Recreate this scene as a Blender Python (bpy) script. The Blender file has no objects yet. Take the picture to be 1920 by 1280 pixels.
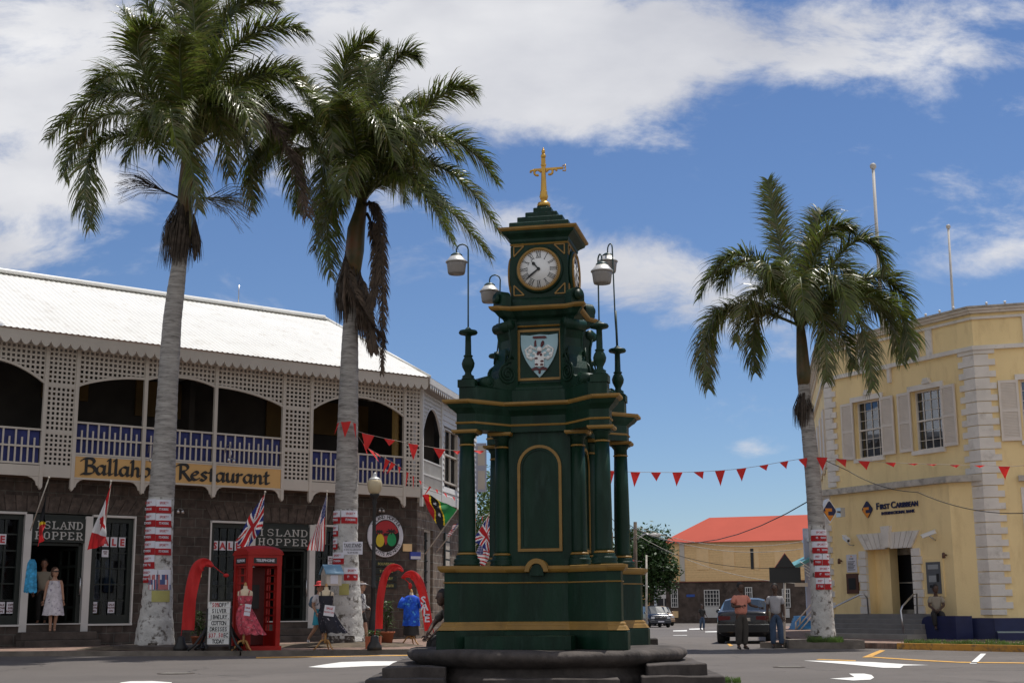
import bpy, bmesh, math, random
from mathutils import Vector as V, Matrix as MX, noise as NZ
C = bpy.context.scene
COL = C.collection
R = math.radians
PI = math.pi

# ------------------------------------------------------------------ camera
F = 2550.0; PITCH = math.atan(503 / F); ROLL = -0.006; EYE = 1.08
cam = bpy.data.cameras.new('camera'); camo = bpy.data.objects.new('camera', cam); COL.objects.link(camo)
cam.sensor_width = 36; cam.lens = F / 1920 * 36; cam.clip_end = 3000; cam.clip_start = 0.1
MC = MX.Rotation(PI / 2 + PITCH, 3, 'X') @ MX.Rotation(ROLL, 3, 'Z')
camo.matrix_world = MX.Translation((0, 0, EYE)) @ MC.to_4x4()
C.camera = camo

# ------------------------------------------------------------------ sun, sky, exposure
SUN_AZ = 47.0; SUN_EL = 69.0
sl = bpy.data.lights.new('sun', 'SUN'); sl.energy = 4.4; sl.angle = R(0.55); sl.color = (1, .955, .88)
so = bpy.data.objects.new('sun', sl); COL.objects.link(so)
sd = V((math.sin(R(SUN_AZ)) * math.cos(R(SUN_EL)), math.cos(R(SUN_AZ)) * math.cos(R(SUN_EL)), math.sin(R(SUN_EL))))
so.rotation_euler = sd.to_track_quat('Z', 'Y').to_euler(); so.location = (0, 0, 60)
C.view_settings.view_transform = 'Standard'; C.view_settings.look = 'None'
C.view_settings.exposure = 0.0; C.view_settings.gamma = 1


def ray(x, y):
    return MC @ V(((x - 960) / F, -(y - 640) / F, -1))


def atY(x, y, Y):
    r = ray(x, y); t = Y / r.y
    return V((r.x * t, Y, EYE + r.z * t))


def gnd(x, y, z=0.0):
    r = ray(x, y); t = (z - EYE) / r.z
    return V((r.x * t, r.y * t, z))


class Frame:
    """A facade frame: s along the wall, off into the building, z up."""
    def __init__(s, o, az):
        s.o = V((o[0], o[1], 0)); s.d = V((math.sin(az), math.cos(az), 0)); s.n = V((-s.d.y, s.d.x, 0)); s.az = az
        s.M = MX(((s.d.x, s.n.x, 0, s.o.x), (s.d.y, s.n.y, 0, s.o.y), (0, 0, 1, 0), (0, 0, 0, 1)))

    def hit(s, x, y, off=0.0):
        r = ray(x, y); t = (off + s.o.dot(s.n)) / r.dot(s.n); p = r * t
        return (p - s.o).dot(s.d), EYE + p.z

    def w(s, u, off, z=0.0):
        return s.o + s.d * u + s.n * off + V((0, 0, z))


W = bpy.data.worlds.new('World'); C.world = W; W.use_nodes = True
nt = W.node_tree; nt.nodes.clear()


def N(t, typ, **kw):
    n = t.nodes.new(typ)
    for k, v in kw.items():
        if k.startswith('i_'):
            n.inputs[int(k[2:])].default_value = v
        else:
            setattr(n, k, v)
    return n


def math_(t, op, a, b=None, c=None, clamp=False):
    n = t.nodes.new('ShaderNodeMath'); n.operation = op; n.use_clamp = clamp
    for i, q in enumerate((a, b, c)):
        if q is None: continue
        if hasattr(q, 'links') or hasattr(q, 'is_output'): t.links.new(q, n.inputs[i])
        else: n.inputs[i].default_value = q
    return n.outputs[0]


sky = N(nt, 'ShaderNodeTexSky', sky_type='NISHITA', sun_disc=False, sun_elevation=R(SUN_EL), sun_rotation=R(SUN_AZ), altitude=0, air_density=1.0, dust_density=0.0, ozone_density=1.6)
tc = N(nt, 'ShaderNodeTexCoord'); sep = N(nt, 'ShaderNodeSeparateXYZ'); nt.links.new(tc.outputs['Generated'], sep.inputs[0])
# cloud layer: the view direction meets a flat layer overhead; coverage is broad patches broken up by noise
yy = math_(nt, 'MAXIMUM', sep.outputs[1], 0.05)
uu = math_(nt, 'DIVIDE', sep.outputs[0], yy); vv = math_(nt, 'DIVIDE', sep.outputs[2], yy)
CLOUDS = [  # centre px, radii px, tilt deg, weight
    (500, 50, 800, 150, 3, .95), (60, 250, 260, 200, 0, 1.0), (900, 120, 420, 150, 8, .9), (1400, 60, 520, 75, 6, .78), (1750, 120, 320, 40, 3, .75),
    (1060, 480, 240, 72, -16, .85), (1270, 530, 260, 56, -9, .9), (1840, 490, 260, 48, 9, .85), (1405, 842, 52, 20, 0, .85), (1860, 335, 110, 38, 0, .6),
    (30, 470, 120, 40, 0, .9), (600, 250, 260, 130, 0, .55), (80, 360, 190, 50, 0, .6), (1010, 215, 170, 60, 10, .7), (1330, 150, 260, 40, 12, .5)]
acc = None
for (px, py, rx, ry, an, wt) in CLOUDS:
    r = ray(px, py); u0, v0 = r.x / r.y, r.z / r.y
    ra = ray(px + rx, py); rb = ray(px, py - ry)
    ru = abs(ra.x / ra.y - u0); rv = abs(rb.z / rb.y - v0); ca, sa = math.cos(R(an)), math.sin(R(an))
    du = math_(nt, 'SUBTRACT', uu, u0); dv = math_(nt, 'SUBTRACT', vv, v0)
    a = math_(nt, 'MULTIPLY_ADD', du, ca / ru, math_(nt, 'MULTIPLY', dv, sa / ru))
    b = math_(nt, 'MULTIPLY_ADD', du, -sa / rv, math_(nt, 'MULTIPLY', dv, ca / rv))
    q = math_(nt, 'ADD', math_(nt, 'MULTIPLY', a, a), math_(nt, 'MULTIPLY', b, b))
    g = math_(nt, 'MULTIPLY', math_(nt, 'EXPONENT', math_(nt, 'MULTIPLY', q, -1.0)), wt)
    acc = g if acc is None else math_(nt, 'ADD', acc, g)
comb = N(nt, 'ShaderNodeCombineXYZ'); nt.links.new(uu, comb.inputs[0]); nt.links.new(math_(nt, 'MULTIPLY', vv, 2.0), comb.inputs[1])
n1 = N(nt, 'ShaderNodeTexNoise'); n1.inputs['Scale'].default_value = 8; n1.inputs['Detail'].default_value = 11; n1.inputs['Roughness'].default_value = .64; n1.inputs['Distortion'].default_value = .35
n2 = N(nt, 'ShaderNodeTexNoise'); n2.inputs['Scale'].default_value = 4.2; n2.inputs['Detail'].default_value = 8; n2.inputs['Roughness'].default_value = .5
nt.links.new(comb.outputs[0], n1.inputs[0]); nt.links.new(comb.outputs[0], n2.inputs[0])
dens = math_(nt, 'ADD', math_(nt, 'MULTIPLY', acc, .95), math_(nt, 'MULTIPLY', math_(nt, 'SUBTRACT', n1.outputs[0], .5), 3.2))
# unseen broken cloud added behind the photographer as whiter, brighter fill light
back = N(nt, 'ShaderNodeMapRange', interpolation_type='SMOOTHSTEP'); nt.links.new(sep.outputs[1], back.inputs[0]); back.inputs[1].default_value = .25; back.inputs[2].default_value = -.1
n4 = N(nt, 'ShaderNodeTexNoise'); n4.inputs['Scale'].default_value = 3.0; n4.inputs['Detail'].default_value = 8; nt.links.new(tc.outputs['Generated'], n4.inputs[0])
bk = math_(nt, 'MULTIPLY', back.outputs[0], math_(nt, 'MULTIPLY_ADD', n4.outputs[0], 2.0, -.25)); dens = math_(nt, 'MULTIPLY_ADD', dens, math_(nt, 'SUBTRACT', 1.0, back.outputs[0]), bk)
mr = N(nt, 'ShaderNodeMapRange', interpolation_type='SMOOTHSTEP'); nt.links.new(dens, mr.inputs[0])
mr.inputs[1].default_value = .20; mr.inputs[2].default_value = 1.15; mr.inputs[4].default_value = .97
cr = N(nt, 'ShaderNodeMix', data_type='RGBA'); nt.links.new(math_(nt, 'MULTIPLY_ADD', n2.outputs[0], 2.6, -.8, clamp=True), cr.inputs[0])
cr.inputs[6].default_value = (6.4, 6.6, 7.4, 1); cr.inputs[7].default_value = (10.8, 10.8, 11.0, 1)
tint = N(nt, 'ShaderNodeMix', data_type='RGBA', blend_type='MULTIPLY'); tint.inputs[0].default_value = 1
nt.links.new(sky.outputs[0], tint.inputs[6]); tint.inputs[7].default_value = (.78, .91, 1.14, 1)
mx = N(nt, 'ShaderNodeMix', data_type='RGBA'); nt.links.new(mr.outputs[0], mx.inputs[0])
nt.links.new(tint.outputs[2], mx.inputs[6]); nt.links.new(cr.outputs[2], mx.inputs[7])
lit = N(nt, 'ShaderNodeMix', data_type='RGBA', blend_type='MULTIPLY'); nt.links.new(back.outputs[0], lit.inputs[0]); nt.links.new(mx.outputs[2], lit.inputs[6]); lit.inputs[7].default_value = (1.2, 1.14, 1.05, 1)  # sky behind the camera scaled up and warmed to strengthen the added fill
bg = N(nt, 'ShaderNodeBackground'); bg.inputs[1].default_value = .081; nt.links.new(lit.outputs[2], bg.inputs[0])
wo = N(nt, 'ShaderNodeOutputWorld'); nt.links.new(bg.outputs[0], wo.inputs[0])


# ------------------------------------------------------------------ materials
def mat(name, col, rough=.6, metal=0, var=.12, scale=3.0, bump=0.0, bscale=40, spec=.5, trans=0, stains=None, stretch=(1, 1, 1), alpha=None):
    m = bpy.data.materials.new(name); m.use_nodes = True; t = m.node_tree; b = t.nodes['Principled BSDF']
    b.inputs['Roughness'].default_value = rough; b.inputs['Metallic'].default_value = metal
    b.inputs['Specular IOR Level'].default_value = spec
    tc = N(t, 'ShaderNodeTexCoord'); mp = N(t, 'ShaderNodeMapping'); t.links.new(tc.outputs['Object'], mp.inputs[0]); mp.inputs['Scale'].default_value = stretch
    c = (*col, 1)
    no = N(t, 'ShaderNodeTexNoise'); no.inputs['Scale'].default_value = scale; no.inputs['Detail'].default_value = 6; t.links.new(mp.outputs[0], no.inputs[0])
    mixn = N(t, 'ShaderNodeMix', data_type='RGBA')
    mixn.inputs[6].default_value = tuple(x * (1 - var) for x in col) + (1,)
    mixn.inputs[7].default_value = tuple(min(1, x * (1 + var)) for x in col) + (1,)
    mrr = N(t, 'ShaderNodeMapRange'); mrr.inputs[1].default_value = .3; mrr.inputs[2].default_value = .7; t.links.new(no.outputs[0], mrr.inputs[0])
    t.links.new(mrr.outputs[0], mixn.inputs[0]); out = mixn.outputs[2]
    if stains:
        sc, lo, hi, scale2 = stains
        n3 = N(t, 'ShaderNodeTexNoise'); n3.inputs['Scale'].default_value = scale2; n3.inputs['Detail'].default_value = 8; n3.inputs['Roughness'].default_value = .65; t.links.new(mp.outputs[0], n3.inputs[0])
        m3 = N(t, 'ShaderNodeMapRange'); m3.inputs[1].default_value = lo; m3.inputs[2].default_value = hi; t.links.new(n3.outputs[0], m3.inputs[0])
        mm = N(t, 'ShaderNodeMix', data_type='RGBA'); t.links.new(m3.outputs[0], mm.inputs[0]); t.links.new(out, mm.inputs[6]); mm.inputs[7].default_value = (*sc, 1); out = mm.outputs[2]
    t.links.new(out, b.inputs['Base Color'])
    if bump:
        nb = N(t, 'ShaderNodeTexNoise'); nb.inputs['Scale'].default_value = bscale; nb.inputs['Detail'].default_value = 6; t.links.new(mp.outputs[0], nb.inputs[0])
        bp = N(t, 'ShaderNodeBump'); bp.inputs['Strength'].default_value = bump; bp.inputs['Distance'].default_value = .03; t.links.new(nb.outputs[0], bp.inputs['Height']); t.links.new(bp.outputs[0], b.inputs['Normal'])
    if trans:
        tr = N(t, 'ShaderNodeBsdfTranslucent'); t.links.new(out, tr.inputs[0]); mxs = N(t, 'ShaderNodeMixShader'); mxs.inputs[0].default_value = trans
        t.links.new(b.outputs[0], mxs.inputs[1]); t.links.new(tr.outputs[0], mxs.inputs[2]); t.links.new(mxs.outputs[0], t.nodes['Material Output'].inputs[0])
    return m


def glass(name, tint=(.6, .65, .68), refl=0.0, gl=(.35, .36, .38)):
    m = bpy.data.materials.new(name); m.use_nodes = True; t = m.node_tree; t.nodes.remove(t.nodes['Principled BSDF'])
    a = N(t, 'ShaderNodeBsdfTransparent'); a.inputs[0].default_value = (*tint, 1)
    g = N(t, 'ShaderNodeBsdfGlossy'); g.inputs['Roughness'].default_value = .03; g.inputs[0].default_value = (*gl, 1)
    fr = N(t, 'ShaderNodeFresnel'); fr.inputs[0].default_value = 1.45
    mx = N(t, 'ShaderNodeMixShader'); t.links.new(math_(t, 'ADD', fr.outputs[0], refl), mx.inputs[0])
    t.links.new(a.outputs[0], mx.inputs[1]); t.links.new(g.outputs[0], mx.inputs[2]); t.links.new(mx.outputs[0], t.nodes['Material Output'].inputs[0])
    return m


def blockmat(name, az, c1, c2, mortar, bw, bh, msize=.02, rough=.9, bump=.6, offset=.5, var=.35, flat=False, bias=0.0):
    """masonry / board / paver pattern laid out in metres along a wall of azimuth az (or on the ground)"""
    m = bpy.data.materials.new(name); m.use_nodes = True; t = m.node_tree; b = t.nodes['Principled BSDF']
    b.inputs['Roughness'].default_value = rough
    g = N(t, 'ShaderNodeNewGeometry'); mp = N(t, 'ShaderNodeMapping', vector_type='POINT'); mp.inputs['Rotation'].default_value = (0, 0, az - PI / 2)
    t.links.new(g.outputs['Position'], mp.inputs[0]); sp = N(t, 'ShaderNodeSeparateXYZ'); t.links.new(mp.outputs[0], sp.inputs[0])
    cb = N(t, 'ShaderNodeCombineXYZ'); t.links.new(sp.outputs[0], cb.inputs[0]); t.links.new(sp.outputs[1 if flat else 2], cb.inputs[1])
    wn = N(t, 'ShaderNodeTexNoise'); wn.inputs['Scale'].default_value = 2.5; t.links.new(g.outputs['Position'], wn.inputs[0])
    va = N(t, 'ShaderNodeVectorMath', operation='MULTIPLY_ADD'); t.links.new(wn.outputs['Color'], va.inputs[0]); va.inputs[1].default_value = (msize * 2,) * 3 if not flat else (0, 0, 0); t.links.new(cb.outputs[0], va.inputs[2])
    br = N(t, 'ShaderNodeTexBrick', offset=offset); t.links.new(va.outputs[0], br.inputs[0])
    br.inputs['Scale'].default_value = 1; br.inputs['Brick Width'].default_value = bw; br.inputs['Row Height'].default_value = bh; br.inputs['Mortar Size'].default_value = msize; br.inputs['Mortar Smooth'].default_value = .25
    br.inputs['Color1'].default_value = (*c1, 1); br.inputs['Color2'].default_value = (*c2, 1); br.inputs['Mortar'].default_value = (*mortar, 1); br.inputs['Bias'].default_value = bias
    no = N(t, 'ShaderNodeTexNoise'); no.inputs['Scale'].default_value = 5; no.inputs['Detail'].default_value = 8; t.links.new(g.outputs['Position'], no.inputs[0])
    mu = N(t, 'ShaderNodeMix', data_type='RGBA', blend_type='MULTIPLY'); mu.inputs[0].default_value = 1; t.links.new(br.outputs[0], mu.inputs[6])
    r2 = N(t, 'ShaderNodeMapRange'); r2.inputs[1].default_value = .3; r2.inputs[2].default_value = .7; r2.inputs[3].default_value = 1 - var; r2.inputs[4].default_value = 1 + var; t.links.new(no.outputs[0], r2.inputs[0])
    t.links.new(r2.outputs[0], mu.inputs[7]); t.links.new(mu.outputs[2], b.inputs['Base Color'])
    bp = N(t, 'ShaderNodeBump'); bp.inputs['Strength'].default_value = bump; bp.inputs['Distance'].default_value = .03
    hh = math_(t, 'ADD', math_(t, 'MULTIPLY', br.outputs['Fac'], -1.0), math_(t, 'MULTIPLY', no.outputs[0], .6)); t.links.new(hh, bp.inputs['Height']); t.links.new(bp.outputs[0], b.inputs['Normal'])
    return m


# ------------------------------------------------------------------ mesh builder
class MB:
    def __init__(s, M=None):
        s.v = []; s.f = []; s.mi = []; s.sm = []; s.M = M or MX.Identity(4); s.m = 0

    def add(s, vs, fs, smooth=False, M=None):
        A = s.M @ M if M else s.M; k = len(s.v)
        s.v += [tuple(A @ V(p)) for p in vs]
        for q in fs:
            s.f.append([i + k for i in q]); s.mi.append(s.m); s.sm.append(smooth)
        return s

    def box(s, x0, x1, y0, y1, z0, z1, M=None):
        return s.add([(x0, y0, z0), (x1, y0, z0), (x1, y1, z0), (x0, y1, z0), (x0, y0, z1), (x1, y0, z1), (x1, y1, z1), (x0, y1, z1)],
                     [(0, 3, 2, 1), (4, 5, 6, 7), (0, 1, 5, 4), (1, 2, 6, 5), (2, 3, 7, 6), (3, 0, 4, 7)], M=M)

    def cbox(s, c, d, M=None):
        return s.box(c[0] - d[0] / 2, c[0] + d[0] / 2, c[1] - d[1] / 2, c[1] + d[1] / 2, c[2] - d[2] / 2, c[2] + d[2] / 2, M=M)

    def prism(s, poly, z0, z1, M=None, smooth=False):   # poly in XY, extruded in Z
        n = len(poly); vs = [(p[0], p[1], z0) for p in poly] + [(p[0], p[1], z1) for p in poly]
        fs = [tuple(range(n))[::-1], tuple(range(n, 2 * n))] + [(i, (i + 1) % n, n + (i + 1) % n, n + i) for i in range(n)]
        return s.add(vs, fs, smooth, M)

    def panel(s, poly, y0, y1, M=None):                 # poly in XZ, extruded in Y
        n = len(poly); vs = [(p[0], y0, p[1]) for p in poly] + [(p[0], y1, p[1]) for p in poly]
        fs = [tuple(range(n)), tuple(range(n, 2 * n))[::-1]] + [(i, n + i, n + (i + 1) % n, (i + 1) % n) for i in range(n)]
        return s.add(vs, fs, False, M)

    def stack(s, levels, M=None, smooth=False):          # levels: list of (poly, z), same count, skinned with caps
        n = len(levels[0][0]); vs = [(p[0], p[1], z) for poly, z in levels for p in poly]; fs = [tuple(range(n))[::-1]]
        for k in range(len(levels) - 1):
            for i in range(n):
                j = (i + 1) % n; fs.append((k * n + i, k * n + j, (k + 1) * n + j, (k + 1) * n + i))
        fs.append(tuple(range((len(levels) - 1) * n, len(levels) * n)))
        return s.add(vs, fs, smooth, M)

    def lathe(s, prof, n=20, c=(0, 0, 0), M=None, smooth=True, sx=1, sy=1):
        vs = []; fs = []
        for (r, z) in prof:
            for i in range(n):
                a = 2 * PI * i / n; vs.append((c[0] + r * sx * math.cos(a), c[1] + r * sy * math.sin(a), c[2] + z))
        for k in range(len(prof) - 1):
            for i in range(n):
                j = (i + 1) % n; fs.append((k * n + i, k * n + j, (k + 1) * n + j, (k + 1) * n + i))
        fs.append(tuple(range(n))[::-1]); fs.append(tuple(range((len(prof) - 1) * n, len(prof) * n)))
        return s.add(vs, fs, smooth, M)

    def tube(s, pts, rad, n=8, M=None, smooth=True, flat=1.0):
        pts = [V(p) for p in pts]; m = len(pts)
        if not isinstance(rad, (list, tuple)): rad = [rad] * m
        vs = []; fs = []; up = V((0, 0, 1)); prev = None
        for k in range(m):
            t = (pts[min(k + 1, m - 1)] - pts[max(k - 1, 0)]).normalized()
            if prev is None:
                a = up if abs(t.z) < .95 else V((1, 0, 0)); x = t.cross(a).normalized()
            else:
                x = (prev - t * prev.dot(t)).normalized()
            prev = x; y = t.cross(x)
            for i in range(n):
                an = 2 * PI * i / n; vs.append(pts[k] + (x * math.cos(an) + y * math.sin(an) * flat) * rad[k])
        for k in range(m - 1):
            for i in range(n):
                j = (i + 1) % n; fs.append((k * n + i, k * n + j, (k + 1) * n + j, (k + 1) * n + i))
        fs.append(tuple(range(n))[::-1]); fs.append(tuple(range((m - 1) * n, m * n)))
        return s.add(vs, fs, smooth, M)

    def beam(s, p, q, w, h=None, M=None):
        h = h or w; p = V(p); q = V(q); t = (q - p).normalized(); a = V((0, 0, 1)) if abs(t.z) < .95 else V((0, 1, 0))
        x = t.cross(a).normalized() * w / 2; y = x.cross(t).normalized() * h / 2
        vs = [p - x - y, p + x - y, p + x + y, p - x + y, q - x - y, q + x - y, q + x + y, q - x + y]
        return s.add(vs, [(0, 3, 2, 1), (4, 5, 6, 7), (0, 1, 5, 4), (1, 2, 6, 5), (2, 3, 7, 6), (3, 0, 4, 7)], M=M)

    def ball(s, c, r, n=10, m=7, M=None):
        if not isinstance(r, (tuple, list)): r = (r, r, r)
        vs = []; fs = []
        for k in range(m + 1):
            th = PI * k / m
            for i in range(n):
                a = 2 * PI * i / n; vs.append((c[0] + r[0] * math.sin(th) * math.cos(a), c[1] + r[1] * math.sin(th) * math.sin(a), c[2] - r[2] * math.cos(th)))
        for k in range(m):
            for i in range(n):
                j = (i + 1) % n; fs.append((k * n + i, k * n + j, (k + 1) * n + j, (k + 1) * n + i))
        return s.add(vs, fs, True, M)

    def text(s, body, size, pos, ext=.006, bold=0.0, M=None, align='CENTER', sx=1.0, shear=0, spacing=1.0):
        """text standing in the local XZ plane, facing -Y, baseline at pos"""
        cu = bpy.data.curves.new('t', 'FONT'); cu.body = body; cu.size = size; cu.extrude = ext; cu.offset = bold; cu.align_x = align; cu.shear = shear; cu.space_character = spacing; cu.resolution_u = 2
        ob = bpy.data.objects.new('t', cu); COL.objects.link(ob); bpy.context.view_layer.update()
        me = bpy.data.meshes.new_from_object(ob.evaluated_get(bpy.context.evaluated_depsgraph_get()))
        A = MX.Translation(pos) @ MX.Rotation(PI / 2, 4, 'X') @ MX.Diagonal((sx, 1, 1, 1))
        if M: A = M @ A
        s.add([tuple(v.co) for v in me.vertices], [tuple(p.vertices) for p in me.polygons], False, A)
        bpy.data.objects.remove(ob); bpy.data.curves.remove(cu); bpy.data.meshes.remove(me)
        return s

    def build(s, name, mats, parent=None, loc=None, label=None):
        me = bpy.data.meshes.new(name)
        o = bpy.data.objects.new(name, me); COL.objects.link(o)
        base = LOC[parent.name] if parent else V(loc or (0, 0, 0))
        me.from_pydata([V(p) - base for p in s.v], [], s.f)
        if not isinstance(mats, (list, tuple)): mats = [mats]
        for q in mats: me.materials.append(q)
        me.polygons.foreach_set('material_index', s.mi); me.polygons.foreach_set('use_smooth', s.sm)
        me.update()
        if parent: o.parent = parent; LOC[o.name] = base
        else: o.location = base
        if label: o['label'] = label
        if not parent: LOC[o.name] = base
        return o


LOC = {}


def bevel(o, w=.01, seg=2):
    m = o.modifiers.new('bevel', 'BEVEL'); m.width = w; m.segments = seg; m.limit_method = 'ANGLE'
    return o


def tag(o, label=None, cat=None, group=None, kind=None):
    if label: o['label'] = label
    if cat: o['category'] = cat
    if group: o['group'] = group
    if kind: o['kind'] = kind
    return o


def thing(name, label, cat, loc=(0, 0, 0), group=None):
    o = bpy.data.objects.new(name, None); COL.objects.link(o); o.location = V(loc); o.empty_display_size = .2; LOC[o.name] = V(loc)
    return tag(o, label, cat, group)


def copy_tree(o, parent=None):
    c = o.copy(); COL.objects.link(c); c.parent = parent
    for ch in list(o.children): copy_tree(ch, c)
    return c


def skin(nodes, edges, root, sub=2, sxy=None):
    """nodes: {name: (pos, radius)}; returns (verts, faces) of a skinned, smoothed body"""
    names = list(nodes); idx = {n: i for i, n in enumerate(names)}
    me = bpy.data.meshes.new('s'); me.from_pydata([tuple(nodes[n][0]) for n in names], [(idx[a], idx[b]) for a, b in edges], [])
    ob = bpy.data.objects.new('s', me); COL.objects.link(ob)
    mo = ob.modifiers.new('k', 'SKIN'); mo.use_smooth_shade = True; mo.branch_smoothing = .6
    sv = me.skin_vertices[0].data
    for n in names:
        r = nodes[n][1]; sv[idx[n]].radius = r if isinstance(r, tuple) else (r, r); sv[idx[n]].use_root = (n == root)
    ss = ob.modifiers.new('u', 'SUBSURF'); ss.levels = sub; ss.render_levels = sub
    bpy.context.view_layer.update()
    m2 = bpy.data.meshes.new_from_object(ob.evaluated_get(bpy.context.evaluated_depsgraph_get()))
    vs = [tuple(v.co) for v in m2.vertices]; fs = [tuple(p.vertices) for p in m2.polygons]
    bpy.data.objects.remove(ob); bpy.data.meshes.remove(m2); bpy.data.meshes.remove(me)
    return vs, fs


def arc(cx, cz, r, a0, a1, n, rz=None):
    rz = rz or r
    return [(cx + r * math.cos(R(a0 + (a1 - a0) * i / n)), cz + rz * math.sin(R(a0 + (a1 - a0) * i / n))) for i in range(n + 1)]


rnd = random.Random(5)
# ------------------------------------------------------------------ palette
M = {}
M['asphalt'] = mat('asphalt', (.128, .112, .102), .9, var=.12, scale=.35, bump=.5, bscale=60, stains=((.092, .082, .075), .52, .8, .8))
M['paver'] = blockmat('paver', R(80), (.20, .12, .09), (.26, .17, .13), (.15, .12, .10), .22, .11, .008, flat=True, bump=.3)
M['concrete'] = mat('concrete', (.30, .28, .25), .9, var=.2, scale=2, bump=.4, stains=((.13, .12, .10), .5, .75, 1.5))
M['kerb'] = mat('kerb', (.17, .145, .12), .95, var=.3, scale=3, bump=.6, bscale=14)
M['dirt'] = mat('dirt', (.10, .075, .05), 1, var=.4, scale=4, bump=.8, bscale=12)
M['line_white'] = mat('line_white', (.72, .71, .68), .8, var=.08, scale=4, stains=((.25, .24, .22), .58, .8, 9))
M['line_yellow'] = mat('line_yellow', (.62, .33, .06), .8, var=.12, scale=4, stains=((.16, .13, .09), .5, .72, 7))
LA = R(51.75)
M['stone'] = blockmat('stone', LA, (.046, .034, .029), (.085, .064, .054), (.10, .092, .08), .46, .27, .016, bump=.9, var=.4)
M['stone_side'] = blockmat('stone_side', R(11.7), (.12, .09, .07), (.20, .155, .12), (.26, .24, .21), .46, .27, .018, bump=.9, var=.4)  # same stone as the front, lighter: sunlight on the side put into its colour
M['stone_dark'] = mat('stone_dark', (.085, .068, .058), .95, var=.35, scale=2.2, bump=1.0, bscale=10)
M['white'] = mat('white_paint', (.54, .49, .425), .55, var=.05, scale=1.5)
M['white2'] = mat('white_trim', (.60, .585, .56), .6, var=.06, scale=2)
M['siding'] = mat('siding', (.62, .61, .60), .6, var=.06, scale=2)
M['roof'] = mat('roof_metal', (.78, .77, .73), .42, var=.05, scale=.5, stains=((.55, .51, .44), .54, .82, 1.3), stretch=(1.6, 1.6, .5))
M['blue'] = mat('blue_cloth', (.035, .045, .17), .85, var=.2, scale=3)
M['darkgreen'] = mat('dark_green_wood', (.012, .018, .015), .6, var=.2)
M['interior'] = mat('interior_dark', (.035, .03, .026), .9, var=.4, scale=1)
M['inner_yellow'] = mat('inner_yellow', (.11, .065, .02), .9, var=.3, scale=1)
M['floorwood'] = mat('floor_wood', (.12, .08, .05), .7, var=.2)
M['signtan'] = mat('sign_tan', (.66, .40, .15), .7, var=.04, scale=2)
M['black'] = mat('black_paint', (.012, .012, .012), .55, var=.1)
M['glass'] = glass('glass')
M['lettergrey'] = mat('letter_grey', (.50, .50, .48), .6)
M['paper'] = mat('paper', (.66, .66, .72), .8, var=.03)
M['redink'] = mat('red_ink', (.45, .03, .04), .7, var=.05)
M['steel'] = mat('steel', (.55, .55, .56), .3, metal=1, var=.05)


def sm(a, b, x):
    t = max(0, min(1, (x - a) / (b - a))); return t * t * (3 - 2 * t)


def gz(x, y):
    return .1 * sm(0.5, -3.0, x) * sm(25, 31, y) * (1 - sm(60, 90, y)) - .4 * sm(46, 96, y)


# ------------------------------------------------------------------ ground, pavements, markings
def grid_vals():
    xs = [-500, -200, -100, -60, -40] + [-30 + i * .75 for i in range(81)] + [40, 60, 100, 200, 500]
    ys = [-60, -20, 0, 8] + [12 + i * .75 for i in range(116)] + [110, 130, 160, 220, 400, 900]
    return xs, ys


xs, ys = grid_vals(); g = MB(); nx = len(xs)
g.add([(x, y, gz(x, y)) for y in ys for x in xs], [(j * nx + i, j * nx + i + 1, (j + 1) * nx + i + 1, (j + 1) * nx + i) for j in range(len(ys) - 1) for i in range(nx - 1)], True)
tag(g.build('road', M['asphalt']), kind='structure')


def slab(name, poly, top, m, z0=-.5, mats=None, kw=.16, kerb=None):
    b = MB(); b.prism(poly, z0, top)
    return tag(b.build(name, m), kind='structure')


PL = [(-34, 33.6), (-12.2, 32.5), (-6.2, 31.75), (-2.4, 32.3), (-1.3, 32.9), (-.7, 34.5), (-.5, 38), (-.4, 43), (1.0, 52), (2.5, 60), (-10, 62), (-34, 62)]
slab('pavement', PL, .2, M['paver'])
PR = [(7.0, 39.3), (7.6, 38.9), (9.2, 38.45), (10.3, 37.1), (12.42, 34.3), (14.6, 31.5), (20, 26), (34, 12), (60, 12), (60, 75), (13, 75), (9.6, 50), (8.7, 43.5)]
slab('pavement', PR, .15, M['paver'])


def strip(pts, w, z0, z1):
    """a kerb-like ribbon along pts"""
    b = MB()
    for i in range(len(pts) - 1):
        p = V((*pts[i], 0)); q = V((*pts[i + 1], 0)); t = (q - p).normalized(); n = V((t.y, -t.x, 0)) * w
        b.prism([tuple((p + n)[:2]), tuple((q + n)[:2]), tuple((q - t * 0)[:2]), tuple(p[:2])], z0, z1)
    return b


b = strip(PL[:10], .16, -.4, .212); tag(b.build('kerb', M['kerb']), kind='structure')
b = strip(PR[0:3], .14, -.4, .158); tag(b.build('kerb', M['kerb']), kind='structure')
M['kerb_yellow'] = mat('kerb_yellow', (.55, .27, .05), .9, var=.2, scale=3, stains=((.14, .11, .08), .5, .7, 5))
b = strip(PR[3:8], .16, -.4, .162); tag(b.build('kerb', M['kerb_yellow']), kind='structure')


def marking(name, polys, m):
    b = MB()
    for poly in polys:
        pts = [gnd(x, y) for x, y in poly]
        pts = [gnd(x, y, gz(p.x, p.y)) for (x, y), p in zip(poly, pts)]
        n = len(pts); b.add([(p.x, p.y, gz(p.x, p.y) + .007) for p in pts], [tuple(range(n))])
    o = b.build(name, m); tag(o, kind='structure'); return o


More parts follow.
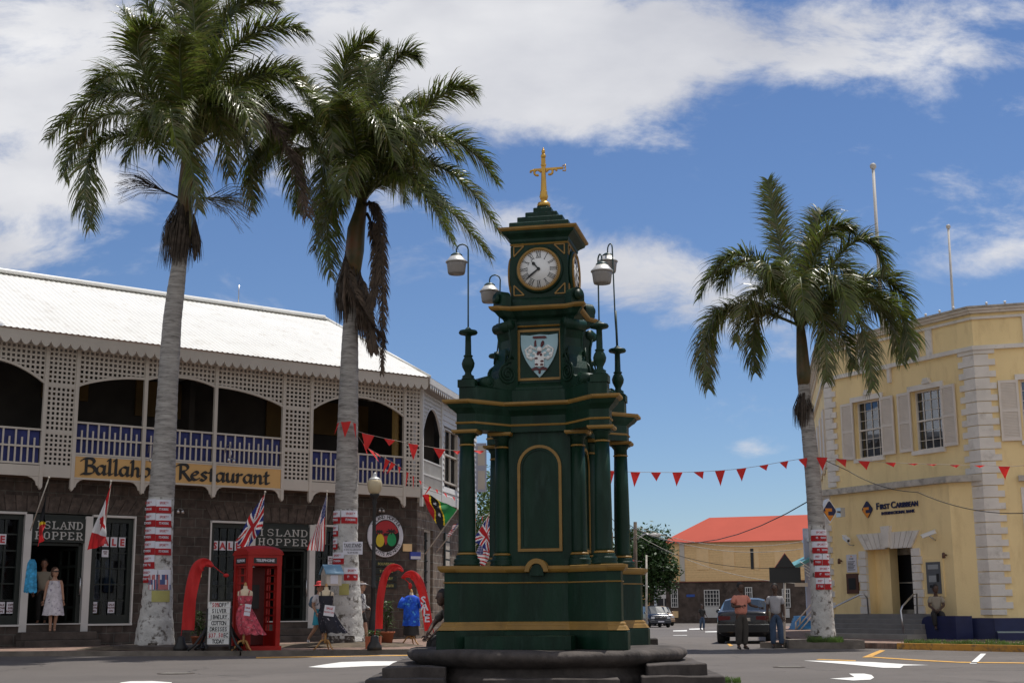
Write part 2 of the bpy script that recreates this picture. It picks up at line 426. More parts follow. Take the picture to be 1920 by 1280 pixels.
marking('road_marking', [[(578, 1246), (607, 1240), (640, 1237), (690, 1236), (760, 1236), (790, 1236), (790, 1242), (740, 1242), (680, 1244), (640, 1248), (612, 1249)]], M['line_white'])
marking('road_marking', [[(228, 1279), (245, 1277), (285, 1276.5), (322, 1279), (322, 1290), (200, 1290)]], M['line_white'])
marking('road_marking', [[(1506, 1238), (1560, 1238.5), (1640, 1241), (1700, 1245), (1742, 1246.5), (1694, 1247.5), (1688, 1252), (1656, 1251.5), (1600, 1246)]], M['line_white'])
marking('road_marking', [[(1556, 1272), (1590, 1270), (1602, 1269), (1592, 1262.5), (1620, 1262.5), (1634, 1265), (1639, 1270), (1632, 1274), (1600, 1275.5)]], M['line_white'])
marking('road_marking', [[(1818, 1243.5), (1831, 1243.5), (1849, 1225), (1839, 1225)]], M['line_white'])
marking('road_marking', [[(1616, 1232), (1632, 1232), (1660, 1219), (1650, 1218)]], M['line_yellow'])
marking('road_marking', [[(1632, 1232), (1720, 1238), (1800, 1242), (1990, 1244), (1990, 1242.4), (1800, 1240.3), (1720, 1236), (1634, 1230.5)]], M['line_yellow'])
marking('road_marking', [[(1535, 1235), (1605, 1237.5), (1604, 1239), (1530, 1236.2)]], M['line_yellow'])
marking('road_marking', [[(1363, 1206), (1368, 1206), (1375, 1210), (1368, 1211)]], M['line_yellow'])
for x, y in ((1262, 1178), (1292, 1176), (1322, 1179), (1262, 1188)):
    marking('road_marking', [[(x, y), (x + 26, y - .6), (x + 26, y + .8), (x, y + 1)]], M['line_white'])
marking('road_marking', [[(480, 1231), (765, 1227), (765, 1228.3), (480, 1233)]], M['line_yellow'])

# ------------------------------------------------------------------ the restaurant building
L = Frame(atY(0, 1148, 36.6), LA)
LB = thing('restaurant_building', 'long two-storey stone building with white latticed balcony and white metal hipped roof on the left', 'building', L.w(5, 0, .2))
OUT = -.7
# stone walls, openings by (s0, s1, z0, z1)
S0, S1 = -14.0, 13.27
OPEN = [(-6.2, .5, .78, 3.75), (.5, 2.40, .15, 3.75), (2.4, 3.64, .78, 3.75), (5.95, 7.2, .78, 3.72), (7.2, 9.45, .15, 3.72), (9.45, 10.75, .78, 3.72)]
OPEN[0] = (-2.3, .5, .78, 3.75)
b = MB(L.M)


def wallrun(b, s0, s1, z0, z1, opens, y0, y1):
    es = sorted([s0, s1] + [o[0] for o in opens] + [o[1] for o in opens])
    for i in range(len(es) - 1):
        a, c = es[i], es[i + 1]
        if c - a < 1e-4: continue
        o = [q for q in opens if q[0] <= a + 1e-4 and q[1] >= c - 1e-4]
        if not o: b.box(a, c, y0, y1, z0, z1)
        else:
            if o[0][2] > z0: b.box(a, c, y0, y1, z0, o[0][2])
            if o[0][3] < z1: b.box(a, c, y0, y1, o[0][3], z1)


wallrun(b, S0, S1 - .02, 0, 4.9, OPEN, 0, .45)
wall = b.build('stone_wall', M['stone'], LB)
M['voussoir'] = mat('voussoir', (.085, .066, .056), .95, var=.45, scale=6, bump=.8, bscale=14)
for (a0, a1, zt) in ((-2.3, 3.64, 3.78), (5.95, 10.75, 3.75)):
    b = MB(L.M); n = int((a1 - a0) / .27); mid = (a0 + a1) / 2
    for i in range(n):
        p = a0 + (a1 - a0) * i / n; q = a0 + (a1 - a0) * (i + 1) / n; k = .10
        b.panel([(p + .012, zt), (q - .012, zt), (q - .012 + (q - mid) * k, zt + .42), (p + .012 + (p - mid) * k, zt + .42)], -.022, .02)
    b.build('flat_arch', M['voussoir'], LB)
# stone steps in the doorways
for (a, c) in ((.45, 2.5), (7.1, 9.5)):
    b = MB(L.M); b.box(a, c, -.75, -.02, .1, .37); b.box(a, c, -.42, -.02, .37, .58); bevel(b.build('door_step', M['stone_dark'], LB), .02)
    b = MB(L.M); b.box(a + .05, c - .05, -.015, 1.0, .15, .765); b.build('threshold', M['stone_dark'], LB)

# side walls (stone below, siding above)
SO = L.w(12.95, OUT); S = Frame(SO, R(11.7)); T0 = L.w(13.27, 0); T = Frame(T0, R(11.7))
b = MB(T.M)
sw0, zt0 = T.hit(795.5, 990); sw1, zb0 = T.hit(811, 1188)
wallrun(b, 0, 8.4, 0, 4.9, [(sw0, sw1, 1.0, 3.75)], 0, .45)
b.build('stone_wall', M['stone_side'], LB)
b = MB(T.M); b.box(0, 8.0, .5, .6, 0, 8.2); b.build('back_wall', M['interior'], LB)
b = MB(T.M)   # side window
b.box(sw0, sw1, .2, .25, 1.0, 3.75); wfr = b.build('window', M['glass'], LB)
b = MB(T.M)
for q in (sw0, sw1 - .07): b.box(q, q + .07, .1, .28, 1.0, 3.75)
for z in (1.0, 3.68): b.box(sw0 + .07, sw1 - .07, .1, .28, z, z + .07)
b.m = 1
for i in range(1, 3): q = sw0 + (sw1 - sw0) * i / 3; b.box(q - .02, q + .02, .16, .22, 1.07, 3.68)
for i in range(1, 8): z = 1.0 + 2.75 * i / 8; b.box(sw0 + .07, sw1 - .07, .165, .215, z - .018, z + .018)
b.build('frame', [M['white2'], M['darkgreen']], wfr)

# balcony structure
POSTS = [-3.70, -2.83, .6, 1.46, 3.45, 5.62, 7.87, 8.83, 12.27, 12.95]
b = MB(L.M); b.box(S0, 12.9, OUT + .03, 3.0, 4.66, 4.93); b.build('balcony_floor', M['floorwood'], LB)
b = MB(L.M); b.box(S0, 12.9, OUT, 3.4, 8.22, 8.3); b.build('ceiling', M['white2'], LB)
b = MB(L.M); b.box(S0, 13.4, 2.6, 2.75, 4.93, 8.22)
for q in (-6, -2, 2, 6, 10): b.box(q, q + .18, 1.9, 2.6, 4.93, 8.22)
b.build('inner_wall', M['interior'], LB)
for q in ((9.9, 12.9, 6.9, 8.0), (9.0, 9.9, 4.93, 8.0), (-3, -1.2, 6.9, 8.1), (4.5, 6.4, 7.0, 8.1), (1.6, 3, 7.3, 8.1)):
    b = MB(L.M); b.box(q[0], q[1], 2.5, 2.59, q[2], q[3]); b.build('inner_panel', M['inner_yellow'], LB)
for q in POSTS[:-1]:
    b = MB(L.M); b.box(q - .05, q + .05, OUT - .05, OUT + .05, 4.38, 8.2)
    b.panel([(q - .05, 4.38), (q, 4.31), (q + .05, 4.38)], OUT - .05, OUT + .05)
    b.build('post', M['white'], LB)
# edge beam with little brackets
for a, c, zt in [(-14, -3.75, 4.95), (-3.65, -2.88, 4.95), (-2.78, .55, 4.95), (.65, 1.41, 4.95), (7.92, 8.78, 4.95), (8.88, 12.22, 4.95), (12.32, 12.9, 4.95)]:
    b = MB(L.M); b.box(a, c, OUT - .03, OUT + .03, 4.66, zt); b.build('edge_beam', M['white'], LB)
for q0, q1 in zip(POSTS[:-2], POSTS[1:-1]):
    if q1 - q0 < 1.2: continue
    for sx, q in ((1, q0 + .05), (-1, q1 - .05)):
        b = MB(L.M); b.panel([(q, 4.655), (q + sx * .3, 4.655), (q + sx * .16, 4.60), (q + sx * .08, 4.52), (q + sx * .05, 4.42), (q, 4.40)], OUT - .02, OUT + .02)
        b.build('corner_bracket', M['white'], LB)
b = MB(L.M)   # fascia with scallops
EO = -1.28
pts = []; p = .268; s = S0
top = 8.46
k = 0
for s0 in range(0, int((12.82 - S0) / p)):
    a = S0 + s0 * p; q = [(a, top)] + [(a + p * i / 10, 8.24 - .155 * abs(math.sin(PI * i / 10)) ** .75) for i in range(11)] + [(a + p, top)]
    b.panel(q, EO, EO + .025)
b.build('scalloped_fascia', M['white'], LB)
b = MB(L.M); b.box(S0, 12.75, EO + .03, OUT + .04, 8.37, 8.40); b.build('soffit', M['white2'], LB)


def arch_z(s, a, c, zl, zr, za):
    t = (s - a) / (c - a)
    base = zl + (zr - zl) * t
    h = (za - base)
    if zl < zr - .1: return zl + (zr - zl) * math.sin(min(1, t) * PI / 2) ** .8
    if zr < zl - .1: return zr + (zl - zr) * math.sin(min(1, 1 - t) * PI / 2) ** .8
    return base + h * (1 - abs(2 * t - 1) ** 2.2)


def lattice(b, s0, s1, z0, z1, y, hole=.078, pitch=.133, fn=None):
    """square-holed wooden lattice: bars left standing round the holes"""
    ns = max(1, round((s1 - s0) / pitch)); ps = (s1 - s0) / ns; nz = max(1, round((z1 - z0) / pitch)); pz = (z1 - z0) / nz; w = pitch - hole
    for i in range(ns + 1):
        s = s0 + i * ps; lo = z0
        if fn: lo = max(z0, fn(min(max(s, s0), s1)) + .02)
        if lo < z1 - .05: b.box(max(s - w / 2, s0), min(s + w / 2, s1), y - .012, y + .012, lo, z1)
    for j in range(nz + 1):
        z = z0 + j * pz
        runs = []; cur = None
        for i in range(ns * 2 + 1):
            s = s0 + i * ps / 2; ok = (fn is None) or fn(min(s, s1)) < z - .02
            if ok and cur is None: cur = s
            if not ok and cur is not None: runs.append((cur, s)); cur = None
        if cur is not None: runs.append((cur, s1))
        for a, c in runs:
            if c - a > .03: b.box(a, c, y - .016, y + .008, z - w / 2, z + w / 2)


BAYS = [(-2.78, .55, 7.2, 7.2, 7.74), (1.51, 3.40, 7.2, 7.58, 7.7), (3.50, 5.57, 7.58, 7.57, 7.74), (5.67, 7.82, 7.58, 7.18, 7.7), (8.88, 12.22, 7.2, 7.25, 7.72)]
for (a, c, zl, zr, za) in BAYS:
    b = MB(L.M); lattice(b, a, c, 7.0, 8.2, OUT, fn=lambda s: arch_z(s, a, c, zl, zr, za)); b.build('arched_lattice', M['white'], LB)
    b = MB(L.M); n = 20
    for i in range(n):
        p, q = a + (c - a) * i / n, a + (c - a) * (i + 1) / n; zp, zq = arch_z(p, a, c, zl, zr, za), arch_z(q, a, c, zl, zr, za)
        b.panel([(p, zp - .03), (q, zq - .03), (q, zq + .04), (p, zp + .04)], OUT - .035, OUT + .035)
    b.build('arch_trim', M['white'], LB)
for (a, c) in ((-3.65, -2.88), (.65, 1.41), (7.92, 8.78), (12.32, 12.88)):
    b = MB(L.M)
    for z0, z1 in ((4.97, 5.84), (5.92, 7.12), (7.2, 8.2)):
        lattice(b, a, c, z0, z1, OUT)
    for z in (4.93, 5.88, 7.16): b.box(a, c, OUT - .02, OUT + .02, z - .035, z + .035)
    b.build('lattice_column', M['white'], LB)


def railing(fr, a, c, z0, z1, y, panel=True, pitch=.33):
    b = MB(fr.M); h = z1 - z0
    for z in (z0, z0 + h * .47, z1 - .05): b.box(a, c, y - .03, y + .03, z, z + .05)
    n = max(1, round((c - a) / pitch)); pp = (c - a) / n
    for i in range(n + 1):
        s = a + i * pp
        if 0 < i < n: b.box(s - .022, s + .022, y - .018, y + .018, z0 + .05, z1 - .05)
        if i < n: b.box(s + pp / 2 - .022, s + pp / 2 + .022, y - .022, y + .014, z0 + .05, z0 + h * .74)
    r_ = b.build('railing', M['white'], LB)
    if panel:
        b = MB(fr.M); nn = 40
        vs = []; 
        for i in range(nn + 1):
            s = a + .02 + (c - a - .04) * i / nn; o = y + .07 + .012 * math.sin(i * 1.7) + .008 * math.sin(i * .63)
            vs += [(s, o, z0 + .05), (s, o + .004, z1 - .06)]
        b.add(vs, [(2 * i, 2 * i + 2, 2 * i + 3, 2 * i + 1) for i in range(nn)], True); b.build('blue_panel', M['blue'], r_)


for (a, c, z0, z1) in ((-2.78, .55, 4.97, 5.94), (1.51, 3.40, 5.31, 6.22), (3.50, 5.57, 5.31, 6.22), (5.67, 7.82, 5.31, 6.22), (8.88, 12.22, 4.97, 5.94), (-8, -3.75, 4.97, 5.94)):
    railing(L, a, c, z0, z1, OUT)

# corner bay on the side
sp1 = S.hit(795, 850)[0]; sp2 = S.hit(827, 850)[0]; se = S.hit(893, 850)[0]
for q in (.02, sp2):
    b = MB(S.M); b.box(q - .05, q + .05, -.05, .05, 4.38, 8.2); b.build('post', M['white2'], LB)
b = MB(S.M)
b.box(-.03, se, -.035, .035, 4.66, 4.95); b.build('edge_beam', M['white2'], LB)
b = MB(S.M); a, c = .12, sp2 - .05
lattice(b, .12, c, 7.0, 8.1, 0, fn=lambda s: arch_z(s, a, c, 6.9, 6.9, 7.72)); b.box(.06, .12, -.03, .03, 4.95, 8.1)
b.build('arched_lattice', M['white2'], LB)
b = MB(S.M); n = 16
for i in range(n):
    p, q = a + (c - a) * i / n, a + (c - a) * (i + 1) / n; zp, zq = arch_z(p, a, c, 6.9, 6.9, 7.72), arch_z(q, a, c, 6.9, 6.9, 7.72)
    b.panel([(p, zp - .03), (q, zq - .03), (q, zq + .04), (p, zp + .04)], -.035, .035)
b.build('arch_trim', M['white2'], LB)
b = MB(S.M)
for z in (4.97, 5.42, 5.88): b.box(.12, c, -.03, .03, z, z + .05)
n = 16
for i in range(n): q = .12 + (c - .12) * (i + .5) / n; b.box(q - .018, q + .018, -.018, .018, 5.02, 5.88)
b.build('railing', M['white2'], LB)
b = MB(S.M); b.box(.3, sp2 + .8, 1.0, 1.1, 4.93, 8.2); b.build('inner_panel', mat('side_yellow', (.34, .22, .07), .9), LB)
b = MB(S.M); b.box(.9, 1.25, .5, .6, 4.93, 8.2); b.build('inner_post', M['white2'], LB)
p_, q_ = L.w(13.2, 2.6), S.w(sp2 + .2, .3); n_ = (q_ - p_).normalized(); n_ = V((-n_.y, n_.x, 0)) * .1
b = MB(); b.prism([(v.x, v.y) for v in (p_, q_, q_ + n_, p_ + n_)], 4.93, 8.2); b.build('inner_return_wall', M['interior'], LB)
# siding: overlapping boards
wa = S.hit(832, 850)[0]; wb = S.hit(857, 850)[0]; wz0, wz1 = 5.45, 7.3
wc = S.hit(870, 850)[0]; wd = S.hit(880, 850)[0]
b = MB(S.M); z = 4.7
while z < 8.12:
    z2 = min(z + .19, 8.14)
    runs = [(sp2 + .05, se)]
    if z2 > wz0 and z < wz1: runs = [(sp2 + .05, wa), (wb, wc), (wd, se)]
    for p, q in runs:
        b.add([(p, -.03, z), (q, -.03, z), (q, .06, z), (p, .06, z), (p, .0, z2), (q, .0, z2), (q, .06, z2), (p, .06, z2)], [(0, 3, 2, 1), (4, 5, 6, 7), (0, 1, 5, 4), (1, 2, 6, 5), (2, 3, 7, 6), (3, 0, 4, 7)])
    z += .19
b.build('siding', M['siding'], LB)
for (p, q) in ((wa, wb), (wc, wd)):
    b = MB(S.M); b.box(p, q, .08, .1, wz0, wz1); w_ = b.build('window', M['glass'], LB)
    b = MB(S.M)
    for s in (p, q - .07): b.box(s, s + .07, -.03, .12, wz0 - .05, wz1)
    for z in (wz0 - .05, wz0 + .9, wz1 - .06): b.box(p + .07, q - .07, -.028, .118, z, z + .06)
    m_ = (p + q) / 2; b.box(m_ - .02, m_ + .02, 0, .06, wz0, wz1)
    b.build('frame', M['white'], w_)
    b = MB(S.M); b.box(p, q, .5, .55, wz0, wz1); b.build('dark_backing', M['interior'], w_)  # dark sheet set behind the pane
M['shutter_blue'] = mat('shutter_pale', (.40, .42, .52), .6, var=.05)
for s, wd, m2 in ((wb + .02, .27, 'white'), (se - .22, .40, 'white')):
    b = MB(S.M @ MX.Translation((s, -.04, 0)) @ MX.Rotation(R(-80), 4, 'Z')); b.box(0, wd, -.02, .02, wz0, wz1); b.m = 1
    for za, zb in ((wz0 + .1, wz0 + .8), (wz0 + 1.0, wz1 - .1)): b.box(.07, wd - .06, -.026, -.02, za, zb)
    b.build('shutter', [M['shutter_blue'], M[m2]], LB)

# roof
RT = L.w(12.55, 5, 11.5); EC = L.w(12.83, -1.32, 8.50); ECs = EC + S.d * 8.2
b = MB(L.M); pit = .16; s = S0; vs = []; cols = 0
while s < 12.83:
    hump = .022 if cols % 3 == 0 else 0.0
    lam = max(0, min(1, (12.83 - s) / (12.83 - 12.55)))
    top_off = -1.32 + lam * 6.32; zt = 8.50 + lam * 3.0
    vs += [(s, -1.34, 8.49 + hump), (s, top_off, zt + hump - .0)]
    cols += 1; s += .055
b.add(vs, [(2 * i, 2 * i + 2, 2 * i + 3, 2 * i + 1) for i in range(cols - 1)], False)
rf = b.build('roof', M['roof'], LB)
b = MB(); P = [EC, ECs, RT, L.w(S0, 5, 11.5), L.w(S0, 11.3, 8.5), L.w(6, 11.3, 8.5)]
b.add(P, [(0, 1, 2), (2, 1, 5), (3, 2, 5, 4)]); b.build('roof_back', M['roof'], rf)
b = MB(); b.tube([L.w(S0, 5, 11.53), RT + V((0, 0, .03))], .09, 8); b.tube([RT + V((0, 0, .03)), EC + V((0, 0, .02))], .05, 8); b.build('ridge_cap', M['roof'], rf)
b = MB(); b.beam(EC + V((0, 0, -.12)), ECs + V((0, 0, -.12)), .03, .2)
n = 30
for i in range(n):
    p = EC + S.d * (8.2 * i / n); q = EC + S.d * (8.2 * (i + .5) / n)
    r_ = EC + S.d * (8.2 * (i + 1) / n)
    b.add([p - V((0, 0, .2)), q - V((0, 0, .42)), r_ - V((0, 0, .2))], [(0, 1, 2)])
b.build('scalloped_fascia', M['white2'], LB)
b = MB(); b.beam(L.w(S0, 4.72, 11.40), L.w(12.5, 4.72, 11.40), .26, .012); b.build('ridge_flashing', M['roof'], rf)
b = MB(); q = L.w(9.1, 5, 11.5); b.tube([q, q + V((0, 0, .75))], .02, 6); tag(b.build('roof_antenna', M['steel'], loc=q), 'thin metal rod aerial standing on the white roof ridge', 'antenna')

# shop windows and doors (ground floor)
def shopwin(a, c, z0, z1, nx, nz):
    b = MB(L.M); b.box(a + .1, c - .1, .17, .18, z0 + .1, z1 - .1); w_ = b.build('shop_window', M['glass'], LB)
    b = MB(L.M)
    for q in (a, c - .13): b.box(q, q + .13, .08, .24, z0, z1 - .06)
    b.box(a + .13, c - .13, .08, .24, z0, z0 + .24); b.box(a + .13, c - .13, .08, .24, z1 - .2, z1 - .06)
    for i in range(1, nx): q = a + .1 + (c - a - .2) * i / nx; b.box(q - .018, q + .018, .13, .165, z0 + .24, z1 - .2)
    for i in range(1, nz): z = z0 + .2 + (z1 - z0 - .36) * i / nz; b.box(a + .13, c - .13, .135, .16, z - .018, z + .018)
    b.build('frame', M['darkgreen'], w_)
    b = MB(L.M)
    b.box(a - .04, c + .04, -.03, .07, z1 - .06, z1); b.box(a - .04, c + .04, -.06, .07, z0 - .05, z0)
    b.box(c - .0, c + .045, -.03, .07, z0, z1 - .06)
    b.build('trim', M['white2'], w_)
    return w_


w1 = shopwin(-2.2, .5, .78, 3.75, 7, 6); w2 = shopwin(2.42, 3.6, .78, 3.75, 4, 6)
w3 = shopwin(5.98, 7.2, .78, 3.72, 4, 6); w4 = shopwin(9.47, 10.7, .78, 3.72, 4, 6)
for a in (.5, 2.18, 7.2, 9.26):
    b = MB(L.M); b.box(a, a + .2, -.04, .26, .15, 3.70); b.build('door_post', M['white2'], LB)
b = MB(L.M); b.box(5.93, 5.975, -.03, .07, .73, 3.72); b.build('window_trim', M['white2'], LB)
for (a, c) in ((.70, 2.18), (7.40, 9.26)):
    b = MB(L.M); b.box(a, a + .06, .1, .2, .77, 2.95); b.box(c - .12, c, .1, .2, .77, 2.95); b.box(a, c, .1, .2, 2.88, 2.95); b.box(a, c, .05, .2, 3.62, 3.72)
    dr = b.build('door', M['darkgreen'], LB)
    b = MB(L.M @ MX.Translation((c - .1, .2, 0)) @ MX.Rotation(R(100), 4, 'Z')); b.box(0, .05, -.03, .03, .8, 2.85); b.box(.85, .95, -.03, .03, .8, 2.85)
    for z in (.8, 1.2, 1.8, 2.3, 2.78): b.box(.05, .85, -.025, .025, z, z + .07)
    b.box(.42, .46, -.02, .02, .87, 2.8); b.build('door_leaf', M['darkgreen'], dr)
    b = MB(L.M); b.tube([(c - .06, .1, 1.55), (c - .06, .0, 1.58), (c - .06, .0, 2.0), (c - .06, .1, 2.03)], .02, 6); b.build('handle', M['steel'], dr)
    b = MB(L.M); b.box(a, c, -.05, .12, .77, .80); b.build('sill', M['white2'], dr)
# interior
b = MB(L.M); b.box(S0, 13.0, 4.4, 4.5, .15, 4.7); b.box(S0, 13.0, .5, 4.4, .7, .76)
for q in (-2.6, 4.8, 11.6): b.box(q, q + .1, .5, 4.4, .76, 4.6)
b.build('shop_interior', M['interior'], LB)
cloths = [mat('garment_%d' % 0, (.25, .25, .32), .9, var=.3, scale=12), mat('garment', (.10, .13, .22), .9, var=.3, scale=12), mat('garment', (.28, .22, .12), .9, var=.3, scale=12), mat('garment', (.40, .40, .44), .9, var=.4, scale=20)]


def hanging(s, off, z, w, h, m, lab):
    o = thing('hanging_dress', lab, 'dress', L.w(s, off, z - h), 'clothes shown inside the shop windows')
    b = MB(L.M); n = 9; vs = []
    prof = [(0, .16), (.08, .42), (.3, .36), (.5, .34), (1, .5)]
    for (t, ww) in prof:
        for i in range(12):
            a_ = 2 * PI * i / 12; rr = w * ww * (1 + .08 * math.sin(5 * a_) * t)
            vs.append((s + rr * math.cos(a_), off + rr * .35 * math.sin(a_), z - t * h))
    fs = [(k * 12 + i, k * 12 + (i + 1) % 12, (k + 1) * 12 + (i + 1) % 12, (k + 1) * 12 + i) for k in range(4) for i in range(12)]
    b.add(vs, fs, True); b.build('dress', m, o)
    b = MB(L.M); b.tube([(s, off, z), (s, off, z + .08), (s + .03, off, z + .11)], .006, 5); b.build('hanger', M['steel'], o)


hanging(2.78, .6, 2.55, .3, 1.2, cloths[3], 'pale long dress hanging left in the window right of the left doorway')
hanging(3.15, .6, 2.55, .3, .9, cloths[1], 'blue grey top hanging right in the window right of the left doorway')
hanging(3.0, .9, 1.7, .4, .7, cloths[2], 'tan garment low in the window right of the left doorway')
hanging(-.35, .6, 2.5, .35, .55, cloths[3], 'white top hanging in the leftmost shop window')
hanging(-.35, .8, 1.95, .42, .7, cloths[0], 'dark spotted skirt hanging in the leftmost shop window')
hanging(6.7, .6, 2.2, .36, 1.1, cloths[2], 'green and tan dress hanging in the window left of the phone box')
for q in ((7.6, 3.9), (8.4, 3.9)):
    b = MB(L.M); b.box(q[0], q[0] + .7, q[1] - .4, q[1], .76, .8)
    for z in (1.1, 1.5, 1.9): b.box(q[0], q[0] + .7, q[1] - .4, q[1], z, z + .03); [b.box(q[0] + .05 + .13 * k, q[0] + .14 + .13 * k, q[1] - .35, q[1] - .1, z + .03, z + .12 + .1 * rnd.random()) for k in range(5)]
    o = b.build('display_shelf', cloths[0], loc=L.w(q[0], q[1], .76)); tag(o, 'dim shelf of folded goods %s the right shop doorway' % ('on the left inside' if q[0] < 8 else 'on the right inside'), 'shelf')
# road surface: cracks, tar seams and stains
t = M['asphalt'].node_tree; bs = t.nodes['Principled BSDF']; old = bs.inputs['Base Color'].links[0].from_socket
g = N(t, 'ShaderNodeNewGeometry'); wn = N(t, 'ShaderNodeTexNoise'); wn.inputs['Scale'].default_value = 1.3; wn.inputs['Detail'].default_value = 6; t.links.new(g.outputs['Position'], wn.inputs[0])
va = N(t, 'ShaderNodeVectorMath', operation='MULTIPLY_ADD'); t.links.new(wn.outputs['Color'], va.inputs[0]); va.inputs[1].default_value = (1.2, 1.2, 0); t.links.new(g.outputs['Position'], va.inputs[2])
vo = N(t, 'ShaderNodeTexVoronoi', feature='DISTANCE_TO_EDGE'); vo.inputs['Scale'].default_value = .28; t.links.new(va.outputs[0], vo.inputs[0])
mk = N(t, 'ShaderNodeMapRange'); t.links.new(vo.outputs[0], mk.inputs[0]); mk.inputs[1].default_value = .004; mk.inputs[2].default_value = .012; mk.inputs[3].default_value = .6; mk.inputs[4].default_value = 0
n5 = N(t, 'ShaderNodeTexNoise'); n5.inputs['Scale'].default_value = .22; t.links.new(g.outputs['Position'], n5.inputs[0]); m5 = N(t, 'ShaderNodeMapRange'); t.links.new(n5.outputs[0], m5.inputs[0]); m5.inputs[1].default_value = .48; m5.inputs[2].default_value = .56
m6 = N(t, 'ShaderNodeMix', data_type='RGBA'); t.links.new(math_(t, 'MULTIPLY', mk.outputs[0], m5.outputs[0]), m6.inputs[0]); t.links.new(old, m6.inputs[6]); m6.inputs[7].default_value = (.02, .019, .018, 1)
v2 = N(t, 'ShaderNodeTexVoronoi'); v2.inputs['Scale'].default_value = .11; t.links.new(va.outputs[0], v2.inputs[0]); m7 = N(t, 'ShaderNodeMix', data_type='RGBA', blend_type='MULTIPLY'); m7.inputs[0].default_value = 1
h7 = N(t, 'ShaderNodeMapRange'); t.links.new(v2.outputs['Color'], h7.inputs[0]); h7.inputs[3].default_value = .82; h7.inputs[4].default_value = 1.15
t.links.new(m6.outputs[2], m7.inputs[6]); t.links.new(h7.outputs[0], m7.inputs[7]); t.links.new(m7.outputs[2], bs.inputs['Base Color'])
for (x, y, r) in ((330, 1262, .33), (1480, 1250, .3)):
    p = gnd(x, y); b = MB(MX.Translation((p.x, p.y, gz(p.x, p.y)))); b.lathe([(r, .002), (r, .009), (r * .92, .010)], 28); b.m = 1
    for i in range(-3, 4): b.box(-r * .7, r * .7, i * r * .22 - .015, i * r * .22 + .015, .0105, .014)
    tag(b.build('manhole_cover', [M['stone_dark'], M['concrete']], loc=(p.x, p.y, 0)), 'round iron cover in the road %s' % ('at the lower left of the square' if x < 900 else 'beside the white arrows before the bank'), 'manhole cover')
# ------------------------------------------------------------------ the clock monument
M['green'] = mat('green_paint', (.006, .027, .0145), .42, spec=.22, var=.35, scale=2.5, bump=.15, bscale=30, stains=((.018, .045, .032), .52, .75, 4), stretch=(1.6, 1.6, .35))
M['gold'] = mat('gold_paint', (.27, .15, .028), .5, var=.15, scale=5, stains=((.20, .12, .03), .55, .8, 8))
M['gilt'] = mat('gilt', (.62, .36, .07), .35, metal=.5, var=.15, scale=6)
M['face'] = mat('clock_white', (.78, .78, .76), .4, var=.02)
M['iron'] = mat('lamp_iron', (.02, .05, .045), .45, var=.2)
M['shade'] = mat('lamp_metal', (.62, .61, .58), .4, metal=.4, var=.08, scale=10)
M['opal'] = mat('lamp_glass', (.36, .33, .30), .35, var=.15, trans=.3)
M['shieldblue'] = mat('shield_blue', (.33, .50, .55), .5, var=.05)
M['maroon'] = mat('maroon', (.09, .012, .015), .5)
M['basin'] = mat('basin_stone', (.066, .055, .049), .92, var=.45, scale=3, bump=1.0, bscale=9, stains=((.035, .028, .025), .5, .68, 2.2), stretch=(1, 1, .6))
TH = R(12.0); TC = V((.555, 22.2, 0))
TM = MX.Translation(TC) @ MX.Rotation(-TH, 4, 'Z')


def sym(q):
    """one quadrant's outline points (x>0, y<0 half given front to right) -> closed 4-fold outline, anticlockwise"""
    out = []
    for k in range(4):
        c, s = [(1, 0), (0, 1), (-1, 0), (0, -1)][k]
        out += [(x * c - y * s, x * s + y * c) for x, y in q]
    return out


def crossplan(f, a, i, o):
    """f: face distance, a: half width of the flat face, i: inner corner of the pier, o: outer corner"""
    return sym([(a, -f), (i, -o), (o, -o), (o, -i), (f, -a)])


MN = thing('clock_tower', 'dark green and gold monument with clock, corner columns and four lamps', 'monument', TC + V((0, 0, .5)))
b = MB(TM)
P0 = lambda d: crossplan(.86 + d, .47 + d * .4, 1.13 + d * .5, 1.36 + d)
b.stack([(P0(.10), .50), (P0(.10), .76), (P0(.075), .78)]); b.build('plinth', M['green'], MN)
b = MB(TM); b.stack([(P0(.095), .782), (P0(.08), .80), (P0(.055), .84), (P0(.04), .85), (P0(.035), .88), (P0(.01), .905)]); b.build('base_moulding', M['gold'], MN)
b = MB(TM); b.stack([(P0(0), .907), (P0(0), 1.648)])
for k in range(4):
    A = MX.Rotation(k * PI / 2, 4, 'Z'); b.box(-1.0, .62, -1.52, -.9, .5, .70, M=A) if k == 0 else None
pe = b.build('pedestal', M['green'], MN)
b = MB(TM); b.stack([(P0(.012), 1.485), (P0(.02), 1.495), (P0(.012), 1.505)]); b.build('moulding_line', M['gold'], pe)
b = MB(TM); b.stack([(P0(.04), 1.65), (P0(.065), 1.67), (P0(.085), 1.70), (P0(.09), 1.745), (P0(.02), 1.752)])
b.build('ledge_moulding', M['gold'], MN)
for k in range(4):
    A = TM @ MX.Rotation(k * PI / 2, 4, 'Z'); b = MB(A)
    o_ = arc(0, 1.66, .185, 0, 180, 12, rz=.20); i_ = arc(0, 1.66, .115, 180, 0, 12, rz=.125)
    b.panel(o_ + i_, -.985, -.80); b.m = 1; b.panel(arc(0, 1.60, .112, 0, 180, 10, rz=.178), -.955, -.84)
    b.build('spout_arch', [M['gold'], M['green']], MN)

# columns and pilasters
CP = 1.075


